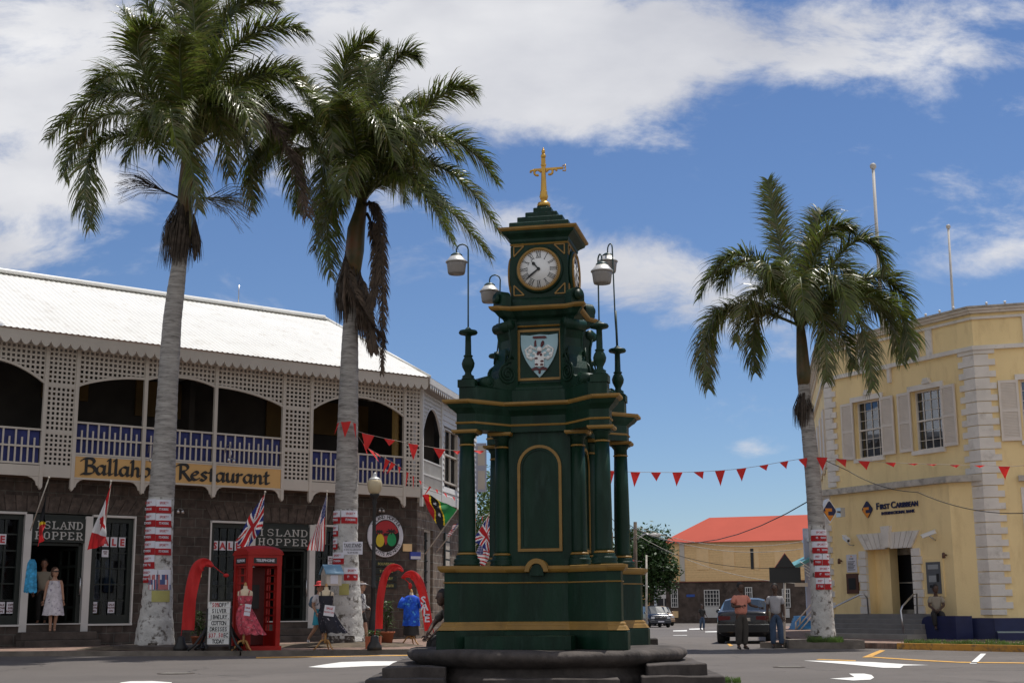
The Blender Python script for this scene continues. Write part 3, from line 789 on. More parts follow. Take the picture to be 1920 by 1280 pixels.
def column(b, x, y, r, z0, z1, n=24, sq=True):
    b.m = 0
    b.lathe([(r * 1.62, z0), (r * 1.62, z0 + .035), (r * 1.5, z0 + .05), (r * 1.62, z0 + .08), (r * 1.5, z0 + .11), (r * 1.3, z0 + .125), (r * 1.36, z0 + .15), (r * 1.2, z0 + .17)], n, (x, y, 0))
    b.m = 1; b.lathe([(r * 1.2, z0 + .171), (r * 1.25, z0 + .185), (r * 1.12, z0 + .205)], n, (x, y, 0))
    b.m = 0; hh = z1 - z0
    b.lathe([(r * 1.1, z0 + .206), (r * 1.04, z0 + .24), (r * 1.04, z0 + hh * .35), (r * .98, z0 + hh * .6), (r * .88, z1 - .245)], n, (x, y, 0))
    b.m = 1; b.lathe([(r * .89, z1 - .244), (r * 1.0, z1 - .23), (r * .9, z1 - .214)], n, (x, y, 0))
    b.m = 0; b.lathe([(r * .88, z1 - .213), (r * .88, z1 - .13), (r * 1.1, z1 - .09), (r * 1.18, z1 - .07)], n, (x, y, 0))
    if sq:
        b.m = 0; b.box(x - r * 1.2, x + r * 1.2, y - r * 1.2, y + r * 1.2, z1 - .07, z1 - .052)
        b.m = 1; w = r * 1.45; v = r * 1.6
        b.stack([([(x - w, y - w), (x + w, y - w), (x + w, y + w), (x - w, y + w)], z1 - .052), ([(x - v, y - v), (x + v, y - v), (x + v, y + v), (x - v, y + v)], z1 - .03), ([(x - v, y - v), (x + v, y - v), (x + v, y + v), (x - v, y + v)], z1)])


for sx, sy in ((-1, -1), (1, -1), (1, 1), (-1, 1)):
    b = MB(TM); column(b, sx * CP, sy * CP, .128, 1.752, 3.86); b.build('column', [M['green'], M['gold']], MN)
    b = MB(TM); column(b, sx * .62, sy * .60, .118, 1.752, 3.86); b.build('pilaster', [M['green'], M['gold']], MN)
# body
b = MB(TM); b.stack([(sym([(.50, -.62), (.62, -.50)]), 1.752), (sym([(.50, -.62), (.62, -.50)]), 3.92)]); b.box(-.58, .58, -.68, .68, 1.752, 1.86); b.box(-.68, .68, -.58, .58, 1.7522, 1.8602)
b.build('body', M['green'], MN)
for k in range(4):
    A = TM @ MX.Rotation(k * PI / 2, 4, 'Z'); b = MB(A)
    w = .355; zb, zt = 1.98, 3.30

    def ringp(w0, w1, y0, y1, zb0, zb1):
        o_ = [(-w0, zb0), (w0, zb0)] + arc(0, zt, w0, 0, 180, 18)
        i_ = [(-w1, zb1), (w1, zb1)] + arc(0, zt, w1, 0, 180, 18)
        n = len(o_); vs = [(p[0], y0, p[1]) for p in o_] + [(p[0], y0, p[1]) for p in i_] + [(p[0], y1, p[1]) for p in o_] + [(p[0], y1, p[1]) for p in i_]
        fs = []
        for i in range(n):
            j = (i + 1) % n; fs += [(i, j, n + j, n + i), (i, 2 * n + i, 2 * n + j, j), (n + i, n + j, 3 * n + j, 3 * n + i)]
        b.add(vs, fs)
    ringp(w, w - .045, -.655, -.62, zb, zb + .045)
    b.m = 1; ringp(w - .05, w - .08, -.640, -.62, zb + .05, zb + .08)
    b.build('arched_frame', [M['gold'], M['green']], MN)
# entablature
E0 = lambda d: crossplan(.70 + d, .44 + d * .4, .90 + d * .4, 1.21 + d)
b = MB(TM)
b.stack([(E0(0), 3.862), (E0(0), 3.955)]); b.stack([(E0(0), 3.99), (E0(0), 4.12), (E0(.03), 4.15), (E0(.05), 4.17), (E0(.09), 4.20), (E0(.135), 4.262)])
en = b.build('entablature', M['green'], MN)
b = MB(TM); b.stack([(E0(.01), 3.956), (E0(.022), 3.972), (E0(.01), 3.989)]); b.stack([(E0(.14), 4.263), (E0(.18), 4.28), (E0(.19), 4.295), (E0(.19), 4.325), (E0(.05), 4.335)])
b.build('cornice', M['gold'], en)
b = MB(TM); b.stack([(E0(-.03), 4.336), (E0(-.03), 4.54), (crossplan(.62, .42, .86, 1.16), 4.56)])
for sx in (-1, 1):
    for sy in (-1, 1): b.box(sx * 1.06 - .14, sx * 1.06 + .14, sy * 1.06 - .14, sy * 1.06 + .14, 4.545, 4.665)
b.build('blocking_course', M['green'], MN)

# shield storey
hw = .50
b = MB(TM); sq = lambda h: [(-h, -h), (h, -h), (h, h), (-h, h)]
b.stack([(sq(.62), 4.545), (sq(.62), 4.60), (sq(.54), 4.66), (sq(hw + .01), 4.68), (sq(hw), 5.70), (sq(hw + .01), 5.72)])
sh = b.build('shield_storey', M['green'], MN)
b = MB(TM); b.stack([(sq(.545), 5.60), (sq(.56), 5.612), (sq(.545), 5.624)])
b.build('moulding_line', M['gold'], sh)
C0 = lambda d: crossplan(.56 + d, .40 + d * .4, .54 + d * .7, .66 + d)
b = MB(TM); b.stack([(C0(-.08), 5.70), (C0(-.06), 5.74), (C0(0), 5.78), (C0(.05), 5.84), (C0(.07), 5.86)]); b.build('cornice_bed', M['green'], MN)
b = MB(TM); b.stack([(C0(.075), 5.861), (C0(.12), 5.885), (C0(.13), 5.91), (C0(.13), 5.925), (C0(0), 5.935)]); b.build('cornice', M['gold'], MN)
for sx in (-1, 1):
    for sy in (-1, 1):
        A = TM @ MX.Translation((sx * .60, sy * .60, 5.936)) @ MX.Rotation(math.atan2(sy, sx), 4, 'Z')
        b = MB(A); pr = [(-.13, 0), (.13, 0), (.13, .08)] + arc(0, .13, .13, 0, 180, 10) + [(-.13, .08)]
        b.prism([(p[0], p[1]) for p in pr], -.09, .09, M=MX.Rotation(PI / 2, 4, 'Y') @ MX.Rotation(PI / 2, 4, 'Z') @ MX.Rotation(PI / 2, 4, 'Z') if False else MX(((0, 0, 1, 0), (1, 0, 0, 0), (0, 1, 0, 0), (0, 0, 0, 1))))
        b.tube([(.10, 0, .13), (.14, 0, .13)], .085, 14); b.tube([(-.14, 0, .13), (-.10, 0, .13)], .085, 14)
        b.build('corner_scroll', M['green'], MN)
# big scroll brackets on the diagonals
for sx in (-1, 1):
    for sy in (-1, 1):
        A = TM @ MX.Rotation(math.atan2(sy, sx), 4, 'Z')
        b = MB(A)
        out = [(.66, 5.68), (.86, 5.68), (.88, 5.60), (.84, 5.50), (.80, 5.38), (.80, 5.25), (.84, 5.10), (.92, 4.98), (.99, 4.86), (1.01, 4.74), (1.08, 4.70), (1.22, 4.74), (1.30, 4.68), (1.30, 4.58), (1.24, 4.545), (.66, 4.545)]
        b.panel(out, -.165, .165)
        # raised edges and spiral volutes
        for y in (-.17, .17):
            cx, cz = .86, 4.80; pts = []
            for i in range(40):
                a = R(90 - i * 24); rr = .17 * (1 - i / 46); pts.append((cx + rr * math.cos(a), y, cz + rr * math.sin(a)))
            b.tube(pts, .018, 6); pts = []
            cx, cz = 1.20, 4.645
            for i in range(24):
                a = R(80 - i * 26); rr = .095 * (1 - i / 28); pts.append((cx + rr * math.cos(a), y, cz + rr * math.sin(a)))
            b.tube(pts, .014, 6)
            b.tube([(.86, y, 5.62), (.80, y, 5.40), (.79, y, 5.22), (.82, y, 5.08), (.90, y, 4.97), (.80, y, 5.0)], .02, 6)
            for q in range(4): b.tube([(.74 + q * .03, y, 5.06), (.80 + q * .03, y, 5.15 + q * .02), (.90, y, 5.10 - q * .03)], .014, 5)
            b.tube([(.80, y - .02, 5.62), (.80, y + .02, 5.62)], .085, 12)
        b.tube([(.85, -.185, 5.59), (.85, .185, 5.59)], .085, 16); b.tube([(1.22, -.18, 4.645), (1.22, .18, 4.645)], .10, 16)
        b.build('scroll_bracket', M['green'], MN)
# shields
for k in range(4):
    A = TM @ MX.Rotation(k * PI / 2, 4, 'Z'); b = MB(A); y = -hw
    fw, z0, z1 = .365, 4.72, 5.56; t = .04
    b.box(-fw, fw, y - .025, y, z1 - t, z1); b.box(-fw, fw, y - .025, y, z0, z0 + t); b.box(-fw, -fw + t, y - .025, y, z0 + t, z1 - t); b.box(fw - t, fw, y - .025, y, z0 + t, z1 - t)
    b.build('panel_frame', M['gold'], sh)
    b = MB(A); sp = [(-.305, 5.47), (-.15, 5.455), (0, 5.47), (.15, 5.455), (.305, 5.47)] + [(.305 * (1 - (k_ / 10) ** 1.9), 5.34 - .58 * k_ / 10) for k_ in range(0, 11)] + [(-.305 * (1 - (k_ / 10) ** 1.9), 5.34 - .58 * k_ / 10) for k_ in range(9, -1, -1)]
    b.panel(sp[::-1], y - .04, y)
    b.m = 1   # helm, mantling, quartered arms
    yy = y - .04
    for sx in (-1, 1):
        for (cx, cz, r) in ((.17, 5.20, .055), (.14, 5.26, .045), (.21, 5.14, .05), (.16, 5.08, .05), (.22, 5.24, .03), (.10, 5.16, .04), (.10, 5.08, .035)): b.ball((sx * cx * .9, yy, cz), (r * .74, .025, r * .66), 8, 6)
        b.tube([(sx * .06, yy, 5.22), (sx * .14, yy - .01, 5.28), (sx * .23, yy, 5.22), (sx * .20, yy, 5.10), (sx * .12, yy, 5.05)], .02, 6)
    b.ball((0, yy, 5.22), (.05, .03, .05), 8, 6); b.box(-.075, .075, yy - .02, yy, 4.94, 5.16)
    b.m = 2
    b.panel([(-.11, 5.415), (-.10, 5.44), (.10, 5.44), (.13, 5.41), (.10, 5.40), (-.08, 5.40)][::-1], yy - .012, yy)
    b.panel([(-.085, 5.27), (-.045, 5.27), (-.05, 5.37), (-.065, 5.38), (-.08, 5.35)], yy - .012, yy)
    for (cx, cz, r) in ((.055, 5.31, .03), (.06, 5.34, .022), (.04, 5.28, .022), (0, 5.17, .035), (.03, 5.13, .03), (-.02, 5.145, .03)): b.ball((cx, yy - .012, cz), (r, .015, r), 8, 6)
    for (x, z) in ((-.05, 5.07), (.045, 5.02), (-.045, 4.97), (.04, 4.965)):
        b.panel([(x - .022, z - .012), (x + .022, z - .012), (x + .028, z + .01), (x, z + .022), (x - .028, z + .01)], yy - .026, yy - .018)
    b.panel([(-.12, 4.87), (-.13, 4.91), (-.06, 4.935), (0, 4.91), (.06, 4.935), (.13, 4.91), (.12, 4.87), (.05, 4.885), (0, 4.87), (-.05, 4.885)], yy - .015, yy)
    b.ball((0, yy, 4.85), (.022, .015, .035), 8, 6)
    b.build('coat_of_arms', [M['shieldblue'], M['face'], M['maroon']], sh)
# clock block
b = MB(TM); hb = .475
b.stack([(sq(.54), 5.936), (sq(.54), 6.02), (sq(.50), 6.08), (sq(hb), 6.10), (sq(hb), 7.03), (sq(hb + .02), 7.06), (sq(hb + .02), 7.10), (sq(hb + .05), 7.13), (sq(hb + .12), 7.18), (sq(hb + .135), 7.22)])
cb = b.build('clock_housing', M['green'], MN)
b = MB(TM); b.stack([(sq(hb + .008), 6.995), (sq(hb + .02), 7.01), (sq(hb + .008), 7.025)]); b.stack([(sq(hb + .14), 7.221), (sq(hb + .175), 7.245), (sq(hb + .18), 7.275), (sq(hb + .0), 7.283)])
b.build('cornice', M['gold'], cb)
b = MB(TM); z = 7.284
for h, dz in ((.50, .11), (.385, .12), (.27, .11), (.155, .11), (.10, .05)):
    b.stack([(sq(h), z), (sq(h), z + dz - .012), (sq(h - .012), z + dz)]); z += dz - .001
b.build('stepped_cap', M['green'], MN)
ZC = 6.565
RN = {1: 'I', 2: 'II', 3: 'III', 4: 'IIII', 5: 'V', 6: 'VI', 7: 'VII', 8: 'VIII', 9: 'IX', 10: 'X', 11: 'XI', 12: 'XII'}
YZ = MX(((1, 0, 0, 0), (0, 0, -1, 0), (0, 1, 0, 0), (0, 0, 0, 1)))
for k in range(4):
    A = TM @ MX.Rotation(k * PI / 2, 4, 'Z') @ MX.Translation((0, -hb, ZC)) @ YZ   # local xy = face plane, +z outward
    b = MB(A); b.lathe([(.395, 0), (.40, .02), (.385, .045), (.37, .05)], 48); b.m = 1; b.lathe([(.365, .05), (.365, .07), (.345, .085), (.325, .075), (.318, .056)], 48)
    for i in range(60):
        a = 2 * PI * i / 60; b.cbox((0, 0, 0), (.012, .02, .008), M=MX.Rotation(a, 4, 'Z') @ MX.Translation((0, .312, .062)))
    ck = b.build('clock_ring', [M['green'], M['gold']], cb)
    b = MB(A); b.lathe([(.318, .05), (.318, .058)], 48); b.build('dial', M['face'], ck)
    b = MB(A)
    for h in range(1, 13):
        a = -2 * PI * h / 12; B_ = MX.Rotation(a, 4, 'Z') @ MX.Translation((0, .246, .060)); st = RN[h]
        wd = {'I': .021, 'V': .044, 'X': .044}; tot = sum(wd[c] for c in st); x = -tot / 2
        for c in st:
            m_ = x + wd[c] / 2; H_ = .050
            if c == 'I': b.cbox((m_, 0, 0), (.0075, H_ * 2, .004), M=B_)
            elif c == 'V': b.beam((m_ - .016, H_, 0), (m_, -H_, 0), .009, .004, M=B_); b.beam((m_ + .016, H_, 0), (m_, -H_, 0), .006, .0042, M=B_)
            else: b.beam((m_ - .018, H_, 0), (m_ + .018, -H_, 0), .009, .004, M=B_); b.beam((m_ + .018, H_, 0), (m_ - .018, -H_, 0), .005, .0042, M=B_)
            x += wd[c]
        b.cbox((0, -.053, 0), (tot + .006, .005, .0036), M=B_); b.cbox((0, .053, 0), (tot + .006, .005, .0036), M=B_)
    b.build('numerals', M['black'], ck)
    b = MB(A); b.lathe([(.028, .066), (.028, .082)], 16)
    am = R(90 - 232); d = V((math.cos(am), math.sin(am), 0)); nn = V((-d.y, d.x, 0)); z = V((0, 0, .078))
    q = [z - d * .0 + nn * .012, z + d * .17 + nn * .017, z + d * .27, z + d * .17 - nn * .017, z - nn * .012]; b.add(q + [p + V((0, 0, .005)) for p in q], [(0, 1, 2, 3, 4), (9, 8, 7, 6, 5), (0, 5, 6, 1), (1, 6, 7, 2), (2, 7, 8, 3), (3, 8, 9, 4)])
    ah = R(90 - 319); d = V((math.cos(ah), math.sin(ah), 0)); b.beam(z, z + d * .14, .022, .008); b.lathe([(.028, .070), (.028, .080)], 12, (d.x * .125, d.y * .125, 0))
    b.beam(z + d * .12, z + d * .18, .012, .007)
    b.build('hands', M['black'], ck)
    for sx in (-1, 1):
        for sy in (-1, 1):
            b = MB(A); p = [(sx * .425, sy * .415), (sx * .425, sy * .245), (sx * .255, sy * .415)]
            for i in range(3):
                u_, v_ = p[i], p[(i + 1) % 3]; b.beam((u_[0], u_[1], .008 + i * .001), (v_[0], v_[1], .008 + i * .001), .019, .018)
            b.build('corner_triangle', M['gold'], ck)
# gilt cross finial
b = MB(TM); z = 7.78
b.lathe([(.11, z), (.115, z + .03), (.10, z + .07), (.05, z + .09), (.045, z + .11), (.06, z + .13), (.075, z + .18), (.06, z + .24), (.065, z + .26), (.05, z + .28), (.052, z + .30), (.038, z + .62), (.028, z + .66)], 16)
b.box(-.034, .034, -.03, .03, z + .62, z + .86); b.ball((0, 0, z + .90), (.046, .04, .05)); b.ball((0, 0, z + .98), (.032, .032, .05)); b.ball((0, 0, z + .74), (.05, .045, .04)); b.ball((0, 0, z + 1.04), .014)
b.box(-.17, .34, -.018, .018, z + .65, z + .682)
for sx in (-1, 1):
    pts = [(sx * .05, 0, z + .66)] + [(sx * (.11 + .05 * math.cos(R(180 - i * 30))), 0, z + .615 + .05 * math.sin(R(180 - i * 30))) for i in range(11)]
    b.tube(pts, .021, 6); b.tube([(sx * .14, 0, z + .63), (sx * .18, 0, z + .66), (sx * .22, 0, z + .65), (sx * .225, 0, z + .62)], .02, 6)
b.tube([(.33, 0, z + .70), (.38, 0, z + .72), (.38, 0, z + .665), (.35, 0, z + .665), (.38, 0, z + .66), (.38, 0, z + .61), (.33, 0, z + .62)], .012, 6)
b.build('gilt_cross', M['gilt'], MN)
# finials with lamps
LAMPS = [(-1, -1, -.19, .0, 6.90, (0, 0)), (1, -1, .05, -.17, 6.58, (.0, 0)), (1, 1, -.07, .17, 7.36, (-.05, 0)), (-1, 1, -.19, .0, 6.90, (.06, 0))]
for sx, sy, dx, dy, zt, (lx, ly) in LAMPS:
    p = TM @ V((sx * 1.06, sy * 1.06, 0)); b = MB(MX.Translation(p))
    z = 4.665
    b.lathe([(.105, z), (.11, z + .03), (.09, z + .05), (.10, z + .07), (.055, z + .10), (.05, z + .13), (.095, z + .22), (.105, z + .28), (.085, z + .34), (.06, z + .38), (.075, z + .39), (.075, z + .405), (.052, z + .42), (.046, z + .72), (.065, z + .735), (.14, z + .755), (.155, z + .78), (.14, z + .81), (.06, z + .83), (.03, z + .86), (.012, z + .87)], 18)
    pl = b.build('lamp_pillar', M['green'], MN)
    b = MB(MX.Translation(p)); h = V((dx, dy, 0)); zz = zt - .08
    pts = [V((0, 0, z + .85)), V((lx * .5, 0, (z + zt) / 2)), V((lx, 0, zz))] + [V((lx, 0, zz)) + h * (.5 - .5 * math.cos(R(a))) + V((0, 0, .09 * math.sin(R(a)))) for a in (30, 60, 90, 120, 150, 180)]
    b.tube(pts, .0125, 8); e = pts[-1]; b.tube([e, e - V((0, 0, .05))], .012, 8)
    if zt > 7.2: b.tube([pts[0], V((lx * .3, 0, 6.15))], .02, 8)
    b.build('lamp_arm', M['iron'], pl)
    b = MB(MX.Translation(p + e - V((0, 0, .05)))); b.M = b.M @ MX.Scale(1.1, 4); b.lathe([(.02, 0), (.055, -.01), (.085, -.035), (.09, -.05), (.06, -.055)], 20); b.m = 1
    b.lathe([(.09, -.056), (.135, -.115), (.16, -.135), (.162, -.150), (.15, -.152)], 24); b.m = 2
    b.lathe([(.148, -.153), (.140, -.20), (.128, -.30), (.118, -.325), (.05, -.33)], 24)
    b.build('lamp_shade', [M['iron'], M['shade'], M['opal']], pl)

# ------------------------------------------------------------------ stone basin and steps
BC = V((.52, 22.2, 0)); b = MB(MX.Translation(BC)); NB = 72
prof = [(2.02, -.02), (2.04, .10), (2.0, .13), (1.93, .17), (1.93, .235), (1.98, .245), (2.08, .29), (2.16, .33), (2.205, .37), (2.22, .41), (2.21, .45), (2.17, .48), (2.10, .495), (1.95, .498), (1.3, .497), (.2, .496)]
vs = []; fs = []
for (r, z) in prof:
    for i in range(NB):
        a = 2 * PI * i / NB; jt = .018 * NZ.noise(V((math.cos(a) * 3, math.sin(a) * 3, z * 5))) + (.01 * NZ.noise(V((math.cos(a) * 9, math.sin(a) * 9, z * 9))))
        gap = -.012 if i % 9 == 0 and z > .24 and r > 1.9 else 0
        vs.append(((r + jt * 2 + gap) * math.cos(a), (r + jt * 2 + gap) * math.sin(a), z + (jt if z > .2 else 0)))
for k in range(len(prof) - 1):
    for i in range(NB):
        j = (i + 1) % NB; fs.append((k * NB + i, k * NB + j, (k + 1) * NB + j, (k + 1) * NB + i))
fs.append(tuple(range((len(prof) - 1) * NB, len(prof) * NB)))
b.add(vs, fs, True)
tag(b.build('stone_basin', M['basin'], loc=BC), 'round weathered stone basin with rolled rim under the green monument', 'basin')


def rough_block(name, x0, x1, y0, y1, z0, z1, label, cat, m=None, seed=1, amp=.02, grp=None, rot=0):
    cx, cy = (x0 + x1) / 2, (y0 + y1) / 2
    bm = bmesh.new(); bmesh.ops.create_cube(bm, size=1)
    for v in bm.verts: v.co = V((v.co.x * (x1 - x0), v.co.y * (y1 - y0), v.co.z * (z1 - z0)))
    bmesh.ops.bevel(bm, geom=bm.edges[:], offset=.014, segments=1, affect='EDGES')
    bmesh.ops.subdivide_edges(bm, edges=[e for e in bm.edges if e.calc_length() > .3], cuts=6, use_grid_fill=True)
    for v in bm.verts: v.co += V((NZ.noise(v.co * 3 + V((seed, 0, 0))), NZ.noise(v.co * 3 + V((0, seed, 5))), NZ.noise(v.co * 3 + V((9, 0, seed))))) * amp
    me = bpy.data.meshes.new(name); bm.to_mesh(me); bm.free(); me.materials.append(m or M['basin'])
    o = bpy.data.objects.new(name, me); COL.objects.link(o); o.location = (cx, cy, (z0 + z1) / 2); o.rotation_euler[2] = rot
    return tag(o, label, cat, grp)


G = 'stone steps around the basin'
rough_block('stone_step', 2.0, 2.86, 20.2, 24.0, .0, .30, 'upper stone step slab right of the basin', 'step', seed=2, grp=G, rot=R(-2))
rough_block('stone_step', 1.9, 3.08, 19.9, 24.2, -.05, .145, 'low stone step slab right of the basin below the upper one', 'step', seed=3, grp=G, rot=R(-2))
rough_block('stone_step', -1.92, -1.0, 20.3, 24.0, .0, .27, 'upper stone step slab left of the basin', 'step', seed=4, grp=G)
rough_block('stone_step', -2.12, -1.0, 19.9, 24.2, -.05, .13, 'low stone step slab left of the basin below the upper one', 'step', seed=5, grp=G)
rough_block('stone_block', 2.02, 2.45, 23.6, 23.95, .45, .60, 'short worn stone lying on the basin rim behind the monument', 'stone', seed=6)
rough_block('stone_step', -.45, 1.5, 19.78, 20.4, -.06, .12, 'low sunken stone curb slab in front of the basin', 'step', seed=8, grp=G)
# ------------------------------------------------------------------ palms
M['leaf'] = mat('palm_leaf', (.100, .128, .022), .30, var=.6, scale=2.2, spec=.55, trans=.42)
M['leaf_dry'] = mat('palm_leaf_olive', (.14, .125, .035), .34, var=.45, scale=2.5, spec=.6, trans=.25)
M['leaf_dead'] = mat('palm_leaf_dead', (.11, .078, .055), .8, var=.45, scale=5, trans=.15)
M['rachis'] = mat('palm_rachis', (.075, .095, .03), .5, var=.2)
M['fibre'] = mat('palm_fibre', (.07, .054, .042), .95, var=.5, scale=7, trans=.1)
M['shaft'] = mat('palm_shaft', (.085, .075, .025), .5, var=.35, scale=3, stains=((.14, .055, .02), .45, .65, 1.5))
M['trunk'] = mat('palm_trunk', (.34, .32, .295), .9, var=.3, scale=5, bump=.7, bscale=22, stains=((.09, .08, .07), .52, .72, 7), stretch=(.5, .5, 3.2))
M['limewash'] = mat('limewash', (.50, .49, .465), .9, var=.2, scale=3, bump=.8, bscale=14, stains=((.10, .085, .07), .53, .64, 5.5))
M['root'] = mat('palm_root', (.075, .06, .05), .95, var=.6, scale=9, bump=1.2, bscale=16, stains=((.32, .30, .27), .52, .6, 9))


def bez(p, q, r, t):
    """quadratic through p, q (at t=.5) and r"""
    c = q * 2 - (p + r) * .5
    return p * (1 - t) ** 2 + c * 2 * t * (1 - t) + r * t * t


def frond(parent, base, mid, tip, m, seed=0, ll=.95, dens=1.0, thin=1.0, label=None, droop=1.0, start=.1, leafm=None, name='frond'):
    rn = random.Random(seed); base, mid, tip = V(base), V(mid), V(tip)
    L_ = (mid - base).length + (tip - mid).length; droop *= 1.25 if tip.z > base.z + .3 else 1.8
    b = MB(); K = 14; pts = [bez(base, mid, tip, i / K) for i in range(K + 1)]
    b.tube(pts, [.042 * (1 - .85 * i / K) + .004 for i in range(K + 1)], 5)
    b.m = 1; n = int(L_ * 54 * dens); vs = []; fs = []
    axis = (tip - base).normalized()
    for i in range(n):
        t = start + (1 - start) * (i + .5) / n
        p = bez(base, mid, tip, t); tg = (bez(base, mid, tip, min(1, t + .02)) - bez(base, mid, tip, t - .02)).normalized()
        side = tg.cross(V((0, 0, 1)))
        if side.length < .25: side = tg.cross(V((.3, 1, 0)))
        side.normalize(); up = side.cross(tg).normalized()
        f = math.sin(PI * min(1, (t - start) / (1 - start) * .93 + .07)) ** .55
        for sg in (-1, 1):
            le = ll * (.40 + .60 * f) * rn.uniform(.66, 1.18) * (1 if t < .9 else .8)
            pl = rn.uniform(-.4, .9)      # plumose: leaflets leave the midrib at several angles
            d = (side * sg * rn.uniform(.75, 1.0) + tg * (.55 + .55 * t + rn.uniform(-.3, .3)) + up * pl).normalized()
            w = .0165 * thin * rn.uniform(.8, 1.2); wd = tg.cross(d)
            wv = (tg - d * tg.dot(d)).normalized() * w
            q = p.copy(); dd = d.copy(); k0 = len(vs); S_ = 4
            for s in range(S_ + 1):
                ww = wv * (1.0 if s < 2 else (.85 if s == 2 else (.5 if s == 3 else .04)))
                vs += [q + ww, q - ww]
                if s < S_:
                    q = q + dd * (le / S_)
                    dd = (dd + V((0.16, 0, -1)) * (.27 * droop * rn.uniform(.7, 1.3) * (.6 + s * .35))).normalized()
            for s in range(S_): fs.append((k0 + 2 * s, k0 + 2 * s + 1, k0 + 2 * s + 3, k0 + 2 * s + 2))
    k_ = len(b.f); b.add(vs, fs, False); sh = .22 if m is M['leaf'] else (.5 if m is M['leaf_dry'] else 0)
    for q in range(0, len(fs), 4):
        if rn.random() < sh: b.mi[k_ + q:k_ + q + 4] = [2] * 4
    return b.build(name, [M['rachis'] if m is not M['leaf_dead'] else M['fibre'], M['leaf'] if m is M['leaf_dry'] else m, M['leaf_dry']], parent, label=label)


def panicle(parent, base, tip, m, seed, spread=.55, n=26, ln=.8, label=None):
    """a branched flower stalk or its dry remains"""
    rn = random.Random(seed); base, tip = V(base), V(tip); ax = (tip - base); l = ax.length; ax.normalize(); s1 = ax.cross(V((0, 1, .2))).normalized(); s2 = ax.cross(s1)
    b = MB(); b.tube([base, base + ax * l * .45], [.03, .02], 5)
    for i in range(n):
        t = .15 + .5 * i / n; a = rn.uniform(0, 2 * PI); p = base + ax * l * t; d = (ax + (s1 * math.cos(a) + s2 * math.sin(a)) * spread * rn.uniform(.3, 1.2)).normalized()
        q = p + d * l * (1 - t) * .6; e = q + (d + V((0, 0, -.5))).normalized() * l * (1 - t) * .5
        b.tube([p, q, e], [.012, .008, .004], 3)
        for k in range(9):
            u = .3 + .7 * k / 9; o = p.lerp(q, u) if u < .8 else q.lerp(e, (u - .8) * 5)
            r_ = (d + V((rn.uniform(-.8, .8), rn.uniform(-.8, .8), rn.uniform(-1.0, .3)))).normalized() * ln * rn.uniform(.2, .42)
            b.add([o, o + V((.008, 0, 0)), o + r_ + V((.005, 0, 0)), o + r_], [(0, 1, 2, 3)]); b.add([o, o + V((0, .008, 0)), o + r_], [(0, 1, 2)])
    return b.build('flower_stalk', m, parent, label=label)


def skirt(parent, top, bot, w0, w1, m, seed, n=160, label=None):
    """a hanging mass of dead fibres"""
    rn = random.Random(seed); top, bot = V(top), V(bot); b = MB(); l = (bot - top)
    for i in range(n):
        a = rn.uniform(0, 2 * PI); r0 = w0 * rn.uniform(.2, 1); r1 = w1 * rn.uniform(.5, 1); q = V((math.cos(a), math.sin(a), 0))
        p0 = top + q * r0 + l * rn.uniform(0, .35); p2 = top + l * rn.uniform(.75, 1.08) + q * r1 * rn.uniform(.6, .95); p1 = (p0 + p2) / 2 + q * r1 * .35
        w = V((-q.y, q.x, 0)) * rn.uniform(.006, .02)
        b.add([p0 - w, p0 + w, p1 + w * 1.3, p1 - w * 1.3, p2 + w * .3, p2 - w * .3], [(0, 1, 2, 3), (3, 2, 4, 5)])
    return b.build('dead_fibre_skirt', m, parent, label=label)


def trunk(parent, path, m, lime_z, ringamp=.012, root=.1):
    """path: list of (point, radius); white limewash up to lime_z"""
    b = MB(); n = 26; rows = []
    for k in range(len(path) - 1):
        (p, r), (q, s) = path[k], path[k + 1]; p, q = V(p), V(q); st = max(1, int((q - p).length / .07))
        rows += [(p.lerp(q, i / st), r + (s - r) * (i / st)) for i in range(st)]
    rows.append((V(path[-1][0]), path[-1][1]))
    vs = []; fs = []
    for k, (c, r) in enumerate(rows):
        rr = r * (1 + ringamp * math.sin(k * 1.9) * 1.2)
        for i in range(n):
            a = 2 * PI * i / n; f = 1 + .035 * NZ.noise(V((math.cos(a) * 1.5, math.sin(a) * 1.5, c.z * 1.2)))
            if k < 12: f += (12 - k) / 12 * .09 * math.sin(a * 9 + math.sin(a * 2) * 2)
            vs.append((c.x + rr * f * math.cos(a), c.y + rr * f * math.sin(a), c.z))
    for k in range(len(rows) - 1):
        for i in range(n): j = (i + 1) % n; fs.append((k * n + i, k * n + j, (k + 1) * n + j, (k + 1) * n + i))
    split = next((i for i, rr in enumerate(rows) if rr[0].z > lime_z), 0)
    b.add(vs, fs, True); o = b.build('trunk', [m, M['limewash']], parent)
    o.data.materials.append(M['root']); z0 = rows[0][0].z
    for q, pg in enumerate(o.data.polygons):
        c = pg.center + LOC[o.name]
        if q // n < split: pg.material_index = 1
        if c.z - z0 < .15 + root * (.75 + 1.1 * NZ.noise(V((c.x * 3, c.y * 3, c.z * 2)))): pg.material_index = 2
    return o, rows


def palm(label, Y, tr, lime_px, fronds, crown, extra=(), base_z=.2, seed=1, root=.1):
    """tr: (px, py, width px) from the ground up; fronds: (mid px, tip px, mid depth, tip depth, kind)"""
    base = atY(tr[0][0], tr[0][1], Y); base.z = base_z
    P = thing('palm_tree', label, 'palm tree', base, 'royal palms on the square')
    path = []
    for (x, y, w) in tr:
        c = atY(x, y, Y); path.append((c, w / 2 / F * Y * 1.02))
    path[0] = (V((path[0][0].x, Y, base_z - .15)), path[0][1])
    tro, rows = trunk(P, path, M['trunk'], atY(*lime_px, Y).z, root=root)
    return P


def px3(x, y, Y): return atY(x, y, Y)


